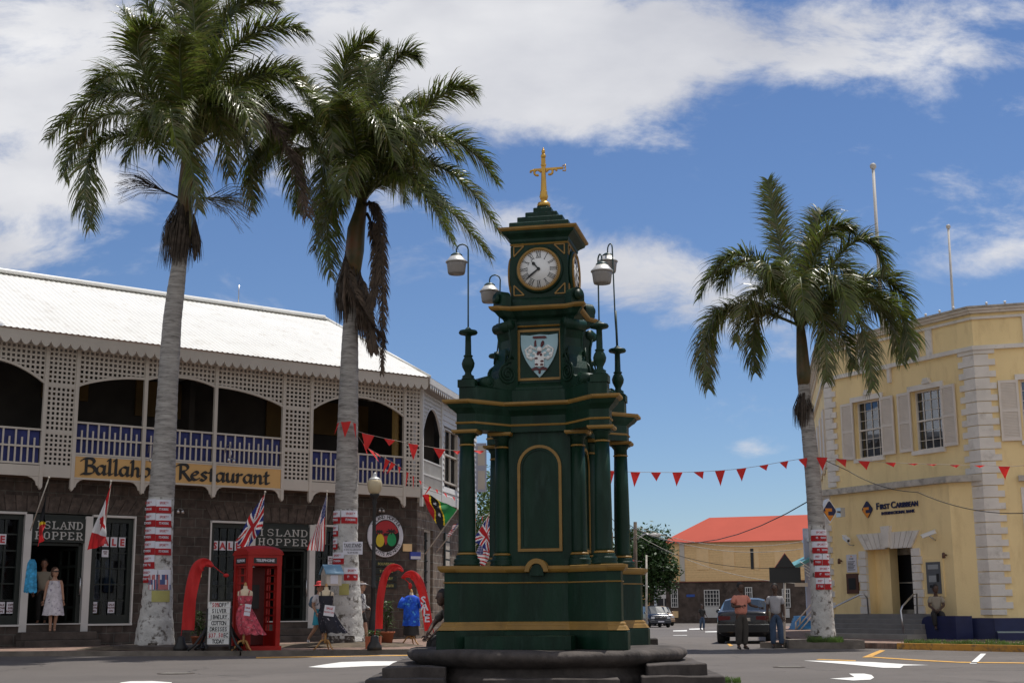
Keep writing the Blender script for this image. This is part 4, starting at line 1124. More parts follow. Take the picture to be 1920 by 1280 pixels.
def crown(P, Y, cpx, shaft, fronds, seed=1):
    cb = px3(*cpx, Y)
    b = MB(); pts = [px3(x, y, Y) for x, y, w in shaft]; b.tube(pts, [w / 2 / F * Y * 1.02 for x, y, w in shaft], 16); b.build('crownshaft', M['shaft'], P)
    k = 0
    for f in fronds:
        (mx_, my), (tx, ty), dm, dt = f[:4]; kind = f[4] if len(f) > 4 else 'g'; opt = f[5] if len(f) > 5 else {}
        m = {'g': M['leaf'], 'o': M['leaf_dry'], 'd': M['leaf_dead']}[kind]
        an = seed * 7 + k * 2.4; bs = cb + V((math.cos(an) * .10, math.sin(an) * .10, 0))
        if 'base' in opt: bs = px3(*opt['base'], Y)
        o = frond(P, bs, px3(mx_, my, Y + dm), px3(tx, ty, Y + dt), m, seed=seed * 100 + k, ll=opt.get('ll', .98), droop=opt.get('droop', 1), dens=opt.get('dens', 1), thin=opt.get('thin', 1))
        if kind == 'd': o['label'] = 'brown dead frond'
        k += 1


# left palm
Y1 = 34.0
P1 = palm('tall royal palm left of the phone box, its trunk crossing the restaurant sign', Y1,
          [(291, 1208, 74), (291, 1180, 66), (293, 1150, 58), (296, 1100, 52), (298, 1040, 48), (301, 950, 47), (305, 900, 46), (311, 790, 40), (316, 700, 37), (323, 600, 35), (330, 540, 32), (338, 480, 27), (343, 440, 22)], (300, 935), None, None)
crown(P1, Y1, (352, 285), [(343, 450, 24), (346, 400, 30), (349, 350, 30), (352, 290, 22), (352, 250, 14)], [
    ((232, 172), (92, 262), -1.0, -1.2), ((190, 268), (168, 428), -1.2, -1.6), ((205, 215), (120, 330), .8, 1.2), ((300, 150), (232, 20), .4, .6), ((262, 110), (300, 45), -1.4, -2.2),
    ((345, 110), (300, -55), .8, 1.2), ((372, 80), (410, -60), 1.4, 2.0), ((400, 100), (475, -35), .3, .6), ((440, 90), (575, 62), -.6, -.9), ((490, 140), (612, 235), -.4, -.6), ((455, 170), (560, 130), 1.3, 2.0),
    ((420, 175), (478, 262), -1.6, -2.6), ((338, 130), (345, 70), -1.6, -2.8), ((345, 230), (372, 392), -1.5, -1.9, 'o'), ((280, 215), (305, 300), -1.6, -2.4), ((300, 220), (235, 305), 1.5, 1.9),
    ((440, 240), (472, 395), .9, 1.2, 'o'), ((490, 215), (575, 405), -.5, -.7, 'd', dict(dens=.9)), ((520, 200), (640, 400), -.2, -.2), ((500, 235), (460, 350), .9, 1.3), ((430, 150), (530, 210), 1.8, 2.6),
    ((330, 160), (270, 130), 2.0, 3.2), ((375, 140), (400, 120), 2.0, 3.4), ((250, 150), (180, 170), 1.8, 2.6), ((395, 200), (430, 330), -1.2, -1.5, 'o'), ((310, 100), (255, -30), -.6, -.9), ((320, 200), (335, 290), -2.0, -2.9),
    ((400, 60), (520, 10), .9, 1.3), ((365, 60), (350, -40), -.4, -.9)], seed=3)
panicle(P1, px3(338, 372, Y1), px3(228, 322, Y1 - .4), M['fibre'], 4, .5)
panicle(P1, px3(358, 372, Y1), px3(470, 370, Y1 - .3), M['leaf_dry'], 5, .6, n=34, ln=1.0)
skirt(P1, px3(346, 360, Y1), px3(330, 495, Y1), .1, .55, M['fibre'], 6, n=420)
skirt(P1, px3(362, 400, Y1), px3(368, 485, Y1), .05, .22, M['fibre'], 7, n=110)
b = MB(); b.tube([px3(357, 370, Y1 - .3), px3(358, 415, Y1 - .34), px3(356, 445, Y1 - .3)], [.07, .10, .02], 8, flat=.4); b.build('spathe', M['leaf_dry'], P1)

# centre palm
Y2 = 35.6
P2 = palm('tall royal palm with long dead fronds hanging beside its trunk, left of the lamp', Y2,
          [(646, 1208, 84), (646, 1185, 72), (647, 1150, 62), (648, 1080, 50), (648, 1000, 44), (649, 955, 43), (651, 860, 40), (653, 750, 37), (655, 680, 33), (657, 620, 30), (660, 560, 27), (664, 500, 24)], (648, 958), None, None, root=.38)
crown(P2, Y2, (680, 372), [(662, 520, 26), (665, 470, 36), (668, 430, 34), (676, 395, 24), (682, 350, 14)], [
    ((640, 165), (702, 72), -.3, -.5), ((722, 150), (782, 108), .6, .8), ((690, 200), (730, 90), 1.4, 1.9), ((795, 205), (888, 170), -.4, -.5), ((820, 262), (932, 345), .7, .9), ((815, 310), (938, 440), -.6, -.9), ((780, 350), (918, 482), -1.2, -1.6),
    ((760, 300), (850, 460), 1.2, 1.5), ((625, 190), (628, 290), -1.6, -2.3), ((620, 290), (598, 420), -.4, -.4), ((575, 240), (478, 345), .5, .7), ((605, 230), (520, 290), -1.2, -1.6), ((620, 380), (620, 520), .6, .7), ((735, 225), (790, 330), -1.6, -2.2),
    ((700, 225), (740, 300), -1.8, -2.7), ((600, 200), (560, 150), .9, 1.4), ((640, 240), (590, 200), 1.9, 2.9), ((730, 220), (800, 200), 1.8, 2.8), ((660, 240), (645, 190), -1.8, -3.0), ((570, 280), (560, 400), 1.0, 1.3), ((640, 360), (590, 470), -1.2, -1.5, 'o'),
    ((755, 330), (840, 440), -1.8, -2.4), ((690, 170), (660, 110), 1.0, 1.3), ((760, 250), (860, 300), -1.2, -1.6), ((665, 300), (640, 370), -2.0, -2.8), ((720, 300), (760, 380), 2.0, 2.6),
    ((712, 440), (716, 700), -.5, -.4, 'd', dict(base=(686, 385), ll=.42, droop=1.6, dens=1.3, thin=.8)), ((668, 560), (722, 640), -.6, -.6, 'd', dict(base=(650, 480), ll=.4, droop=1.6, dens=1.4)),
    ((705, 480), (690, 590), -.4, -.4, 'd', dict(base=(688, 400), ll=.42, droop=1.6, dens=1.4)), ((690, 600), (700, 660), -.5, -.5, 'd', dict(base=(672, 500), ll=.42, droop=1.6, dens=1.5))], seed=9)
skirt(P2, px3(654, 465, Y2), px3(650, 600, Y2), .1, .45, M['fibre'], 16, n=300)
skirt(P2, px3(676, 520, Y2), px3(690, 640, Y2), .08, .42, M['leaf_dead'], 17, n=160)
b = MB(); b.tube([px3(648, 490, Y2 - .5), px3(645, 560, Y2 - .5), px3(650, 605, Y2 - .45)], [.06, .13, .03], 8, flat=.4); b.build('spathe', M['leaf_dead'], P2)

# right palm
Y3 = 38.9
P3 = palm('slimmer royal palm in the kerbed planter before the yellow bank', Y3,
          [(1545, 1203, 48), (1543, 1170, 42), (1540, 1120, 38), (1536, 1060, 34), (1532, 1000, 31), (1528, 950, 29), (1524, 890, 28), (1519, 840, 27), (1515, 800, 25), (1510, 760, 24), (1507, 715, 22)], (1530, 985), None, None, base_z=.25)
crown(P3, Y3, (1501, 610), [(1507, 722, 22), (1507, 700, 27), (1505, 675, 24), (1503, 640, 20), (1500, 600, 14), (1500, 570, 8)], [
    ((1462, 450), (1440, 338), .0, .1, 'g', dict(droop=.5, ll=.75)), ((1528, 440), (1545, 402), .7, 1.0), ((1540, 455), (1600, 432), -.6, -.9), ((1600, 455), (1662, 510), -.4, -.5), ((1635, 520), (1704, 590), .4, .5), ((1650, 560), (1706, 668), -.6, -.8),
    ((1590, 570), (1636, 728), -1.0, -1.3, 'o'), ((1625, 545), (1690, 680), .9, 1.2, 'o'), ((1535, 575), (1550, 715), -1.3, -1.5, 'o'), ((1395, 480), (1312, 560), -.3, -.4), ((1350, 590), (1328, 728), -.7, -.9, 'o'), ((1370, 580), (1330, 650), .7, 1.0, 'o'),
    ((1428, 580), (1416, 698), .8, 1.0), ((1445, 500), (1468, 570), -1.4, -2.0), ((1400, 500), (1350, 540), 1.2, 1.7), ((1560, 500), (1620, 560), 1.2, 1.7), ((1555, 520), (1590, 600), -1.5, -2.0), ((1500, 520), (1510, 600), -1.6, -2.3),
    ((1580, 540), (1680, 620), .2, .2), ((1520, 470), (1580, 440), 1.3, 1.9), ((1430, 540), (1380, 640), -1.2, -1.6, 'o'), ((1555, 600), (1600, 690), .8, 1.0)], seed=21)
skirt(P3, px3(1508, 722, Y3), px3(1506, 800, Y3), .12, .36, M['fibre'], 26, n=260)
# ------------------------------------------------------------------ the yellow bank
M['yellow'] = mat('yellow_stucco', (.93, .72, .37), .85, var=.07, scale=.8, bump=.25, bscale=60, stains=((.70, .51, .25), .50, .82, 2.2), stretch=(1, 1, .28))
M['quoin'] = mat('quoin_white', (.76, .71, .64), .85, var=.08, scale=2, bump=.2, bscale=50, stains=((.45, .41, .35), .55, .8, 3))
M['shutter'] = mat('shutter_cream', (.72, .65, .57), .65, var=.05)
M['ledge'] = mat('ledge_weathered', (.50, .46, .40), .9, var=.2, scale=4, stains=((.20, .18, .15), .5, .75, 5))
M['navy'] = mat('navy_paint', (.012, .018, .075), .5, var=.15)
M['blueglass'] = glass('window_glass', (.35, .4, .45), .14, (.6, .65, .75))
M['dark'] = mat('window_dark', (.015, .016, .02), .5)
M['curtain'] = mat('curtain', (.45, .47, .48), .9, var=.2, scale=12, stretch=(8, 8, .5))
M['steps'] = mat('grey_steps', (.20, .19, .18), .8, var=.12)
M['stepnose'] = mat('step_edge', (.30, .28, .25), .8, var=.12)
M['orange'] = mat('orange', (.75, .26, .02), .5, var=.03)
M['brown'] = mat('brown_metal', (.09, .035, .02), .5)
B = Frame(atY(1566, 1150, 46.5), R(150.6)); CS = 6.32
Cf = Frame(B.w(CS, .4), R(106.7)); c0 = B.w(-.35, .4)
D = Frame(c0 + V((math.sin(R(10)), math.cos(R(10)), 0)) * 13, R(190))
BK = thing('bank_building', 'pale yellow two-storey bank with white quoins and cream shutters on the right', 'building', B.w(3, 0, .15))
WB = [(1.02, 2.25, 6.0, 7.92), (3.66, 4.88, 6.0, 7.92)]
b = MB(B.M); wallrun(b, -.35, CS, .0, 9.98, WB + [(1.6, 3.66, .0, 3.05)], .4, .75); b.build('wall', M['yellow'], BK)
WC = [(1.26, 2.5, 6.0, 7.85), (4.6, 5.84, 6.0, 7.85), (8.2, 9.4, 6.0, 7.85), (1.1, 2.5, 1.3, 4.6)]
b = MB(Cf.M)
# two facades share z so the wall is run in two bands
wallrun(b, 0.0, 20, 0, 5.2, [WC[3]], 0, .35); wallrun(b, 0.0, 20, 5.2, 9.98, WC[:3], 0, .35); b.build('wall', M['yellow'], BK)
b = MB(D.M); b.box(0, 13, 0, .35, 0, 9.98); b.build('wall', M['yellow'], BK)
bp = [D.w(0, 0), c0, B.w(CS, .4), Cf.w(20, 0), Cf.w(20, 18), D.w(0, 16)]
b = MB(); b.prism([(p.x, p.y) for p in bp], 9.99, 10.08); b.build('flat_roof', M['ledge'], BK)
b = MB(B.M); b.box(.2, 6.2, 3.2, 3.3, 0, 9.9); b.build('inner_wall', M['interior'], BK)
b = MB(Cf.M); b.box(.5, 19, 3.2, 3.3, 0, 9.9); b.build('inner_wall', M['interior'], BK)


def band3(z0, z1, pr, m, name, top=None):
    """a moulding that runs round the three visible faces"""
    q = []
    for d in (pr, -.05):
        q.append([D.w(0, -d), None, None, Cf.w(20, -d)])
    def corner(fa, oa, fb, ob):
        # intersection of the two offset wall lines
        p, d1 = fa.w(0, oa), fa.d; r, d2 = fb.w(0, ob), fb.d; den = d1.x * d2.y - d1.y * d2.x
        t = ((r.x - p.x) * d2.y - (r.y - p.y) * d2.x) / den
        return p + d1 * t
    ring = []
    for d in (pr, -.05):
        ring.append([D.w(0, -d), corner(D, -d, B, .4 - d), corner(B, .4 - d, Cf, -d), Cf.w(20, -d)])
    b = MB(); o, i = ring; poly = [(p.x, p.y) for p in o] + [(p.x, p.y) for p in i[::-1]]
    b.prism(poly[::-1], z0, z1)
    return b.build(name, m, BK)


band3(8.84, 8.97, .10, M['quoin'], 'string_course'); band3(9.80, 9.88, .07, M['quoin'], 'upper_moulding')
band3(9.985, 10.06, .12, M['quoin'], 'cornice'); band3(10.062, 10.13, .22, M['quoin'], 'cornice'); band3(10.132, 10.18, .30, M['ledge'], 'cornice')
for i, (px, py) in enumerate(((1711, 603), (1736, 597), (1762, 590), (1788, 583), (1850, 576), (1885, 579))):
    fr, of = (B, .05) if px < 1825 else (Cf, -.35); s, z = fr.hit(px, py, of); p = fr.w(s, of, 10.22)
    b = MB(); b.ball(p, .045, 8, 6); b.tube([p - V((0, 0, .05)), p], .02, 6); b.build('bulb', M['face'], BK)
for px in (1614, 1718, 1743.5):
    s, z = B.hit(px, 650, .4); b = MB(B.M); b.box(s - .13, s + .13, .34, .41, 8.972, 9.798); b.build('pilaster_strip', M['quoin'], BK)
for fr, s in ((Cf, 1.45), (Cf, 1.95)):
    b = MB(fr.M); b.box(s, s + .26, -.06, .01, 8.972, 9.798); b.build('pilaster_strip', M['quoin'], BK)
b = MB(B.M); s, z = B.hit(1670, 715, .4); b.box(s - .06, s + .06, .30, .41, 8.35, 8.8); b.box(s - .09, s + .09, .26, .41, 8.8, 8.84); b.build('bracket', M['quoin'], BK)
# quoins
z = .86; k = 0
while z < 8.80:
    w = .62 if k % 2 else .42; h = .175; b = MB()
    A, e = B.w(CS - w, .4), Cf.w(w * .95, 0); d = .055
    def isec(fa, oa, fb, ob):
        p, d1 = fa.w(0, oa), fa.d; r, d2 = fb.w(0, ob), fb.d; den = d1.x * d2.y - d1.y * d2.x
        return p + d1 * (((r.x - p.x) * d2.y - (r.y - p.y) * d2.x) / den)
    o1, o2, o3 = B.w(CS - w, .4 - d), isec(B, .4 - d, Cf, -d), Cf.w(w * .95, -d); i1, i3 = B.w(CS - w, .45), Cf.w(w * .95, .05); i2 = isec(B, .45, Cf, .05)
    b.prism([(p.x, p.y) for p in (o1, i1, i2, i3, o3, o2)][::-1], z, z + h - .018 if w < .5 else z + h + .012)
    b.build('quoin', M['quoin'], BK)
    z += .1827; k += 1
z = 5.15; k = 0
while z < 8.80:
    w = .50 if k % 2 else .33; b = MB(B.M); b.box(-.40, -.35 + w, .345, .42, z, z + (.165 if w < .4 else .19)); b.build('quoin', M['quoin'], BK); z += .1827; k += 1
z = .9; k = 0
while z < 4.75:
    w = .36 if k % 2 else .24; b = MB(B.M); b.box(-.34, -.3 + w, -.045, .02, z, z + (.165 if w < .3 else .19)); b.build('quoin', M['quoin'], BK); z += .1827; k += 1
# porch block
b = MB(B.M)
pz = [(-.3, .4), (-.3, 0), (1.6, 0), (1.6, .4)]; b.prism(pz, .77, 4.83); b.prism([(3.66, .4), (3.66, 0), (5.31, 0), (6.0, .4)], .77, 4.83); b.box(1.6, 3.66, 0, .4, 3.05, 4.83)
b.build('porch_wall', M['yellow'], BK)
b = MB(B.M); b.prism([(-.45, .4), (-.45, -.2), (5.40, -.2), (6.35, .34), (6.25, .42)], 4.832, 5.03); b.build('porch_ledge', M['ledge'], BK)
b = MB(B.M); b.box(1.45, 1.6, .4, 1.5, .6, 3.2); b.box(3.66, 3.8, .4, 1.5, .6, 3.2); b.box(1.45, 3.8, 1.2, 1.5, .6, 3.2); b.box(1.45, 3.8, .4, 1.5, 3.05, 3.2); b.box(1.6, 3.66, -.02, 1.2, .3, .888)
b.build('doorway_recess', M['yellow'], BK)
d0 = B.hit(1676, 1090, 1.15)[0] - .22
b = MB(B.M); b.box(d0 + .09, 3.50, 1.15, 1.17, .95, 2.80); dr = b.build('door', M['dark'], BK)
b = MB(B.M)
for s in (d0, 3.50): b.box(s, s + .10, 1.08, 1.2, .89, 2.98)
b.box(d0 + .1, 3.5, 1.08, 1.2, 2.78, 2.98); b.box(d0 + .1, 3.5, 1.08, 1.2, .89, 1.02); b.box(d0 + .1, 3.5, 1.09, 1.19, 1.86, 1.9); b.build('frame', M['ledge'], dr)
b = MB(B.M); b.tube([(3.44, 1.08, 1.65), (3.36, 1.0, 1.68), (3.36, 1.0, 2.0), (3.44, 1.08, 2.03)], .018, 6); b.build('handle', M['steel'], dr)
# surround
for k, z in enumerate([.90 + i * .2533 for i in range(8)]):
    w = .30 if k % 2 else .36
    b = MB(B.M); b.box(1.62 - w, 1.62, -.06, .05, z, z + .235); b.build('surround_block', M['quoin'], BK)
    b = MB(B.M); b.box(3.64, 3.64 + w + .06, -.06, .05, z, z + .235); b.build('surround_block', M['quoin'], BK)
nv = 11
for i in range(nv):
    a0 = -1.03 + 2.06 * i / nv; a1 = -1.03 + 2.06 * (i + 1) / nv; mid = 2.64; g_ = .012
    if i == nv // 2:
        b = MB(B.M); b.panel([(mid - .10, 2.98), (mid + .10, 2.98), (mid + .20, 3.66), (mid - .20, 3.66)], -.14, .05); b.build('keystone', M['quoin'], BK); continue
    sp = 1.36
    x0, x1 = mid + a0, mid + a1; X0, X1 = mid + a0 * sp, mid + a1 * sp
    b = MB(B.M); b.panel([(x0 + g_, 2.94), (x1 - g_, 2.94), (X1 - g_, 3.46), (X0 + g_, 3.46)], -.065, .05); b.build('voussoir', M['quoin'], BK)


# windows with shutters
def bankwin(fr, a, c, z0, z1, of, shl=None, shr=None, curtain=False):
    b = MB(fr.M); b.box(a, c, of + .2, of + .21, z0, z1); w_ = b.build('window', M['blueglass'], BK)
    b = MB(fr.M); mz = (z0 + z1) / 2
    for s in (a, c - .05): b.box(s, s + .05, of + .13, of + .26, z0, z1)
    for z in (z0, mz - .03, z1 - .05): b.box(a + .05, c - .05, of + .13, of + .26, z, z + .05)
    for i in range(1, 4): s = a + (c - a) * i / 4; b.box(s - .008, s + .008, of + .17, of + .2, z0 + .05, z1 - .05)
    for zz in (z0, mz):
        for i in range(1, 3): z = zz + (z1 - z0) / 2 * i / 3; b.box(a + .05, c - .05, of + .175, of + .198, z - .008, z + .008)
    b.build('sash', M['quoin'], w_)
    b = MB(fr.M); b.box(a, c, of + .5, of + .52, z0, z1); b.build('dark_room', M['dark'], w_)
    if curtain:
        b = MB(fr.M); b.box(a + .05, c - .05, of + .32, of + .34, mz, z1); b.build('curtain', M['curtain'], w_)
    b = MB(fr.M); b.box(a - .08, c + .08, of - .10, of + .12, z0 - .14, z0 - .01); b.build('window_sill', M['quoin'], w_)
    b = MB(fr.M); b.box(a - .14, c + .14, of - .07, of + .02, z1 + .0, z1 + .17); m_ = (a + c) / 2 + .1; b.box(m_ - .16, m_ + .16, of - .12, of + .02, z1 + .172, z1 + .26); b.box(m_ - .11, m_ + .11, of - .13, of + .02, z1 + .261, z1 + .34)
    b.build('window_head', M['quoin'], w_)
    for sh in (shl, shr):
        if not sh: continue
        b = MB(fr.M); p, q = sh; y0, y1 = of - .09, of - .04
        b.box(p, p + .07, y0, y1, z0, z1); b.box(q - .07, q, y0, y1, z0, z1)
        for z in (z0, (z0 + z1) / 2 - .05, z1 - .09): b.box(p + .07, q - .07, y0, y1, z, z + .09)
        n = 18
        for i in range(n * 2):
            z = z0 + .09 + (z1 - z0 - .18) * i / (n * 2); b.box(p + .07, q - .07, y0 + .012, y1 - .005, z, z + .026)
        b.box(p + .07, q - .07, y0 + .03, y1, z0 + .09, z1 - .09); b.build('shutter', M['shutter'], w_)


bankwin(B, 1.02, 2.25, 6.0, 7.92, .4, (.42, .99), (2.28, 2.86)); bankwin(B, 3.66, 4.88, 6.0, 7.92, .4, (3.06, 3.62), (4.93, 5.5), curtain=True)
bankwin(Cf, 1.26, 2.5, 6.0, 7.85, 0, (.62, 1.2), (2.56, 3.14)); bankwin(Cf, 4.6, 5.84, 6.0, 7.85, 0, (3.98, 4.55), (5.9, 6.46)); bankwin(Cf, 8.2, 9.4, 6.0, 7.85, 0, (7.6, 8.15), (9.45, 10.0))
b = MB(Cf.M); b.box(1.0, 2.6, -.16, .05, 4.78, 4.95); b.build('door_hood', M['ledge'], BK)
b = MB(Cf.M); b.box(1.14, 2.46, .15, .16, 1.3, 4.6); w_ = b.build('window', M['blueglass'], BK)
b = MB(Cf.M)
for s in (1.05, 2.42): b.box(s, s + .12, -.05, .2, 1.25, 4.6)
b.box(1.05, 2.54, -.06, .2, 1.13, 1.25); b.box(1.17, 2.42, .05, .2, 4.5, 4.6)
for i in range(1, 5): z = 1.3 + 3.3 * i / 5; b.box(1.17, 2.42, .08, .14, z - .03, z + .03)
b.build('frame', M['quoin'], w_); b = MB(Cf.M); b.box(1.1, 2.5, .5, .52, 1.3, 4.6); b.build('dark_room', M['dark'], w_)
# side face: shutters edge-on and low ledge
for s in (11.6, 9.4, 7.0, 4.5):
    b = MB(D.M); b.box(s, s + 1.0, -.12, -.02, 5.9, 7.95); b.build('shutter', M['shutter'], BK)
b = MB(D.M); b.box(9.5, 13.1, -.35, .02, 0, 4.8); b.build('side_bay', M['yellow'], BK)
b = MB(D.M); b.box(9.4, 13.25, -.5, .03, 4.801, 5.0); b.build('side_ledge', M['ledge'], BK)
# plinth, steps
b = MB(B.M); b.prism([(4.35, .3), (4.35, -.05), (5.35, -.05), (6.4, .42), (6.3, .5)], 0, .766); b.build('plinth', M['navy'], BK)
b = MB(Cf.M); b.box(.02, 20, -.07, .02, 0, .766); b.build('plinth', M['navy'], BK)
b = MB(B.M); b.box(-.34, 1.30, -.05, .3, 0, .766); b.build('plinth', M['steps'], BK)
for i in range(5):
    z0 = .15 + i * .148; b = MB(B.M); b.box(.2, 4.75 - i * .02, -1.55 + i * .33, .02 if i < 4 else 1.1, z0 - .1, z0 + .146); o = b.build('entrance_step', M['steps'] if i else M['stepnose'], BK); bevel(o, .012)
# handrails
for pts in ([(1559, 1168), (1559, 1146), (1563, 1138), (1612, 1114), (1620, 1113), (1626, 1120), (1629, 1156)], ):
    b = MB(); q = [B.w(B.hit(x, y, -.9 + i * .12)[0], -.9 + i * .12, B.hit(x, y, -.9 + i * .12)[1]) for i, (x, y) in enumerate(pts)]; b.tube(q, .028, 8); b.build('handrail', M['steel'], BK)
b = MB(); q = [(1695, 1188, -1.5), (1691, 1160, -1.5), (1689, 1144, -1.5), (1692, 1136, -1.4), (1712, 1114, -.6), (1719, 1112, -.4), (1720, 1150, -.4)]
b.tube([B.w(B.hit(x, y, o)[0], o, B.hit(x, y, o)[1]) for x, y, o in q], .028, 8); b.build('handrail', M['steel'], BK)
# fittings
b = MB(B.M); b.box(4.12, 4.90, -.03, .02, 1.40, 2.56); b.m = 1; b.box(4.22, 4.80, -.05, -.02, 1.50, 2.46); b.m = 2; b.box(4.30, 4.72, -.056, -.05, 2.24, 2.38); b.box(4.32, 4.62, -.056, -.05, 1.85, 2.05)
b.m = 3; b.box(4.36, 4.60, -.075, -.05, 1.68, 1.76); b.box(4.64, 4.74, -.06, -.05, 1.85, 2.1); b.m = 0
tag(b.build('cash_machine', [M['yellow'], mat('atm_grey', (.11, .12, .13), .4), mat('atm_screen', (.35, .37, .38), .3), M['black']], loc=B.w(4.5, 0, 1.4)), 'grey cash machine set in the bank wall right of the entrance', 'cash machine')
b = MB(B.M); b.box(.68, 1.22, -.06, .02, 1.55, 2.20); b.m = 1; b.box(.78, 1.12, -.07, -.06, 1.68, 2.05)
tag(b.build('deposit_box', [M['brown'], M['black']], loc=B.w(.95, 0, 1.55)), 'dark red brown deposit box on the bank wall left of the entrance', 'deposit box')
b = MB(B.M); b.box(.70, 1.17, -.03, .02, 2.24, 2.82); b.m = 1
b.text('HOURS', .06, (.935, -.032, 2.66), .003)
for i in range(7): b.box(.76, 1.10 - .04 * (i % 3), -.034, -.03, 2.58 - i * .045, 2.60 - i * .045)
b.m = 2; b.panel([(.935, 2.73), (.965, 2.76), (.935, 2.79), (.905, 2.76)], -.036, -.03)
tag(b.build('notice_board', [M['paper'], M['black'], M['orange']], loc=B.w(.93, 0, 2.24)), 'white opening hours board on the bank wall above the deposit box', 'notice')


def emblem(b, cx, cz, w, h, y, t=.02):
    """orange and navy diamond with rounded corners and interlocking bars; materials 0 navy, 1 orange"""
    def dia(w, h, r=.18, n=5):
        out = []
        for k, (ax, az) in enumerate(((0, -1), (1, 0), (0, 1), (-1, 0))):
            bx, bz = ((1, 0), (0, 1), (-1, 0), (0, -1))[k]; px_, pz_ = ((-1, 0), (0, -1), (1, 0), (0, 1))[k]
            for i in range(n + 1):
                t_ = i / n; p = V((ax, az)).lerp(V((px_, pz_)), r * (1 - t_)); q = V((ax, az)).lerp(V((bx, bz)), r * t_); m_ = p.lerp(q, t_); out.append((cx + m_.x * w / 2 * .99, cz + m_.y * h / 2 * .99))
        return out
    b.m = 0; P_ = dia(w, h); b.panel(P_, y - t, y)
    # orange lower left half with a bar running right; navy bar running left over it
    b.m = 1
    lo = [(cx - w * .44, cz - h * .02), (cx - w * .05, cz - h * .43), (cx, cz - h * .47), (cx + w * .05, cz - h * .43), (cx + w * .26, cz - h * .20), (cx - w * .12, cz - h * .20), (cx - w * .12, cz - h * .02)]
    b.panel(lo, y - t - .006, y - t)
    b.panel([(cx - w * .30, cz - h * .02), (cx + w * .16, cz - h * .02), (cx + w * .16, cz + h * .12), (cx - w * .34, cz + h * .12)], y - t - .009, y - t)
    b.m = 0


b = MB(B.M); emblem(b, 1.80, 4.25, .52, .60, -.01, .03)
BS = thing('bank_sign', 'diamond emblem and dark raised lettering over the bank entrance', 'sign', B.w(1.8, 0, 3.95))
b.build('emblem', [M['navy'], M['orange']], BS)
b = MB(B.M); b.text('F', .30, (2.20, -.02, 4.22), .015, .006, align='LEFT'); b.text('IRST', .225, (2.37, -.02, 4.22), .015, .006, align='LEFT'); b.text('C', .30, (2.86, -.02, 4.22), .015, .006, align='LEFT'); b.text('ARIBBEAN', .225, (3.09, -.02, 4.22), .015, .006, align='LEFT', sx=.92)
b.build('lettering', M['navy'], BS)
b = MB(B.M); b.text('INTERNATIONAL BANK', .135, (2.42, -.02, 4.03), .012, .004, align='LEFT', sx=1.0); b.build('small_lettering', M['navy'], BS)
# hanging diamond light box
c_ = atY(1552, 958, 44.6); A = MX.Translation(c_) @ MX.Rotation(R(16), 4, 'Z'); b = MB(A)
b.panel([(-.28, 0), (0, -.40), (.28, 0), (0, .40)], -.12, .16); b.build('casing', M['face'], (HS := thing('hanging_sign', 'diamond shaped white cased sign jutting from the left corner of the bank', 'sign', c_)))
b = MB(A); emblem(b, 0, 0, .50, .70, -.121, .01); b.build('emblem', [M['navy'], M['orange']], HS)
b = MB(A); b.tube([(.2, .05, 0), (.62, .25, 0)], .035, 8); b.box(.55, .72, .15, .45, -.16, .14); b.build('bracket', M['steel'], HS)
# cameras
for (px, py, dr_, lab) in ((1588, 1010, 1, 'white security camera on the bank wall left above the entrance'), (1743, 1001, -1, 'white security camera on the bank wall right above the entrance')):
    s, z = B.hit(px, py, -.25); A = B.M @ MX.Translation((s, -.28, z)) @ MX.Rotation(R(-25 * dr_), 4, 'Z') @ MX.Rotation(R(18 * dr_), 4, 'Y')
    T_ = thing('security_camera', lab, 'camera', B.w(s, 0, z), 'security cameras on the bank'); b = MB(A); b.box(-.22, .22, -.06, .06, -.05, .055); b.box(-.26, .24, -.07, .07, .055, .068); b.build('housing', M['face'], T_)
    b = MB(A); b.tube([(.0, 0, -.05), (.05, .1, -.18), (.05, .26, -.20)], .02, 6); b.build('arm', M['steel'], T_)
    b = MB(A); b.tube([(.22 * dr_, 0, 0), (.235 * dr_, 0, 0)], .04, 10); b.build('lens', M['black'], T_)
for (px, py, lab) in ((1575, 1051, 'small brown wall lamp at the left edge of the bank entrance wall'), (1771, 1040, 'small brown wall lamp right of the cash machine')):
    s, z = B.hit(px, py, -.1); b = MB(B.M); b.tube([(s, -.02, z), (s, -.14, z + .02)], .025, 8); b.lathe([(.03, -.10), (.055, -.08), (.045, .06), (.02, .08)], 10, (s, -.14, z)); tag(b.build('wall_lamp', M['brown'], loc=B.w(s, 0, z)), lab, 'wall lamp', 'small wall lamps on the bank')
# navy seat block and planter box, flagpoles
s, z = B.hit(1760, 1180, -.7)
b = MB(B.M); s0 = B.hit(1731, 1180, -.7)[0]; s1 = s0 + 1.35
pr = [(s0, .1), (s1, .1), (s1, .83), (s0 + .25, .83), (s0 + .1, .79), (s0 + .02, .70), (s0, .6)]; b.panel(pr, -.75, -.06); b.box(s0 - .75, s0, -.95, -.3, .1, .30)
tag(b.build('seat_block', M['navy'], loc=B.w(s0, -.7, .15)), 'navy blue painted block with rounded top beside the bank steps', 'seat block')
b = MB(); q = [gnd(1872, 1200, .15), gnd(1990, 1200, .15), gnd(1990, 1186, .15) , gnd(1858, 1186, .15)]
b.prism([(p.x, p.y) for p in q], .1, .36); b.m = 1; b.prism([(p.x, p.y) for p in q], .362, .385)
tag(b.build('low_bench', [M['navy'], mat('bench_top', (.30, .38, .36), .4)], loc=q[0]), 'low navy bench with a pale top at the right edge of the bank front', 'bench')
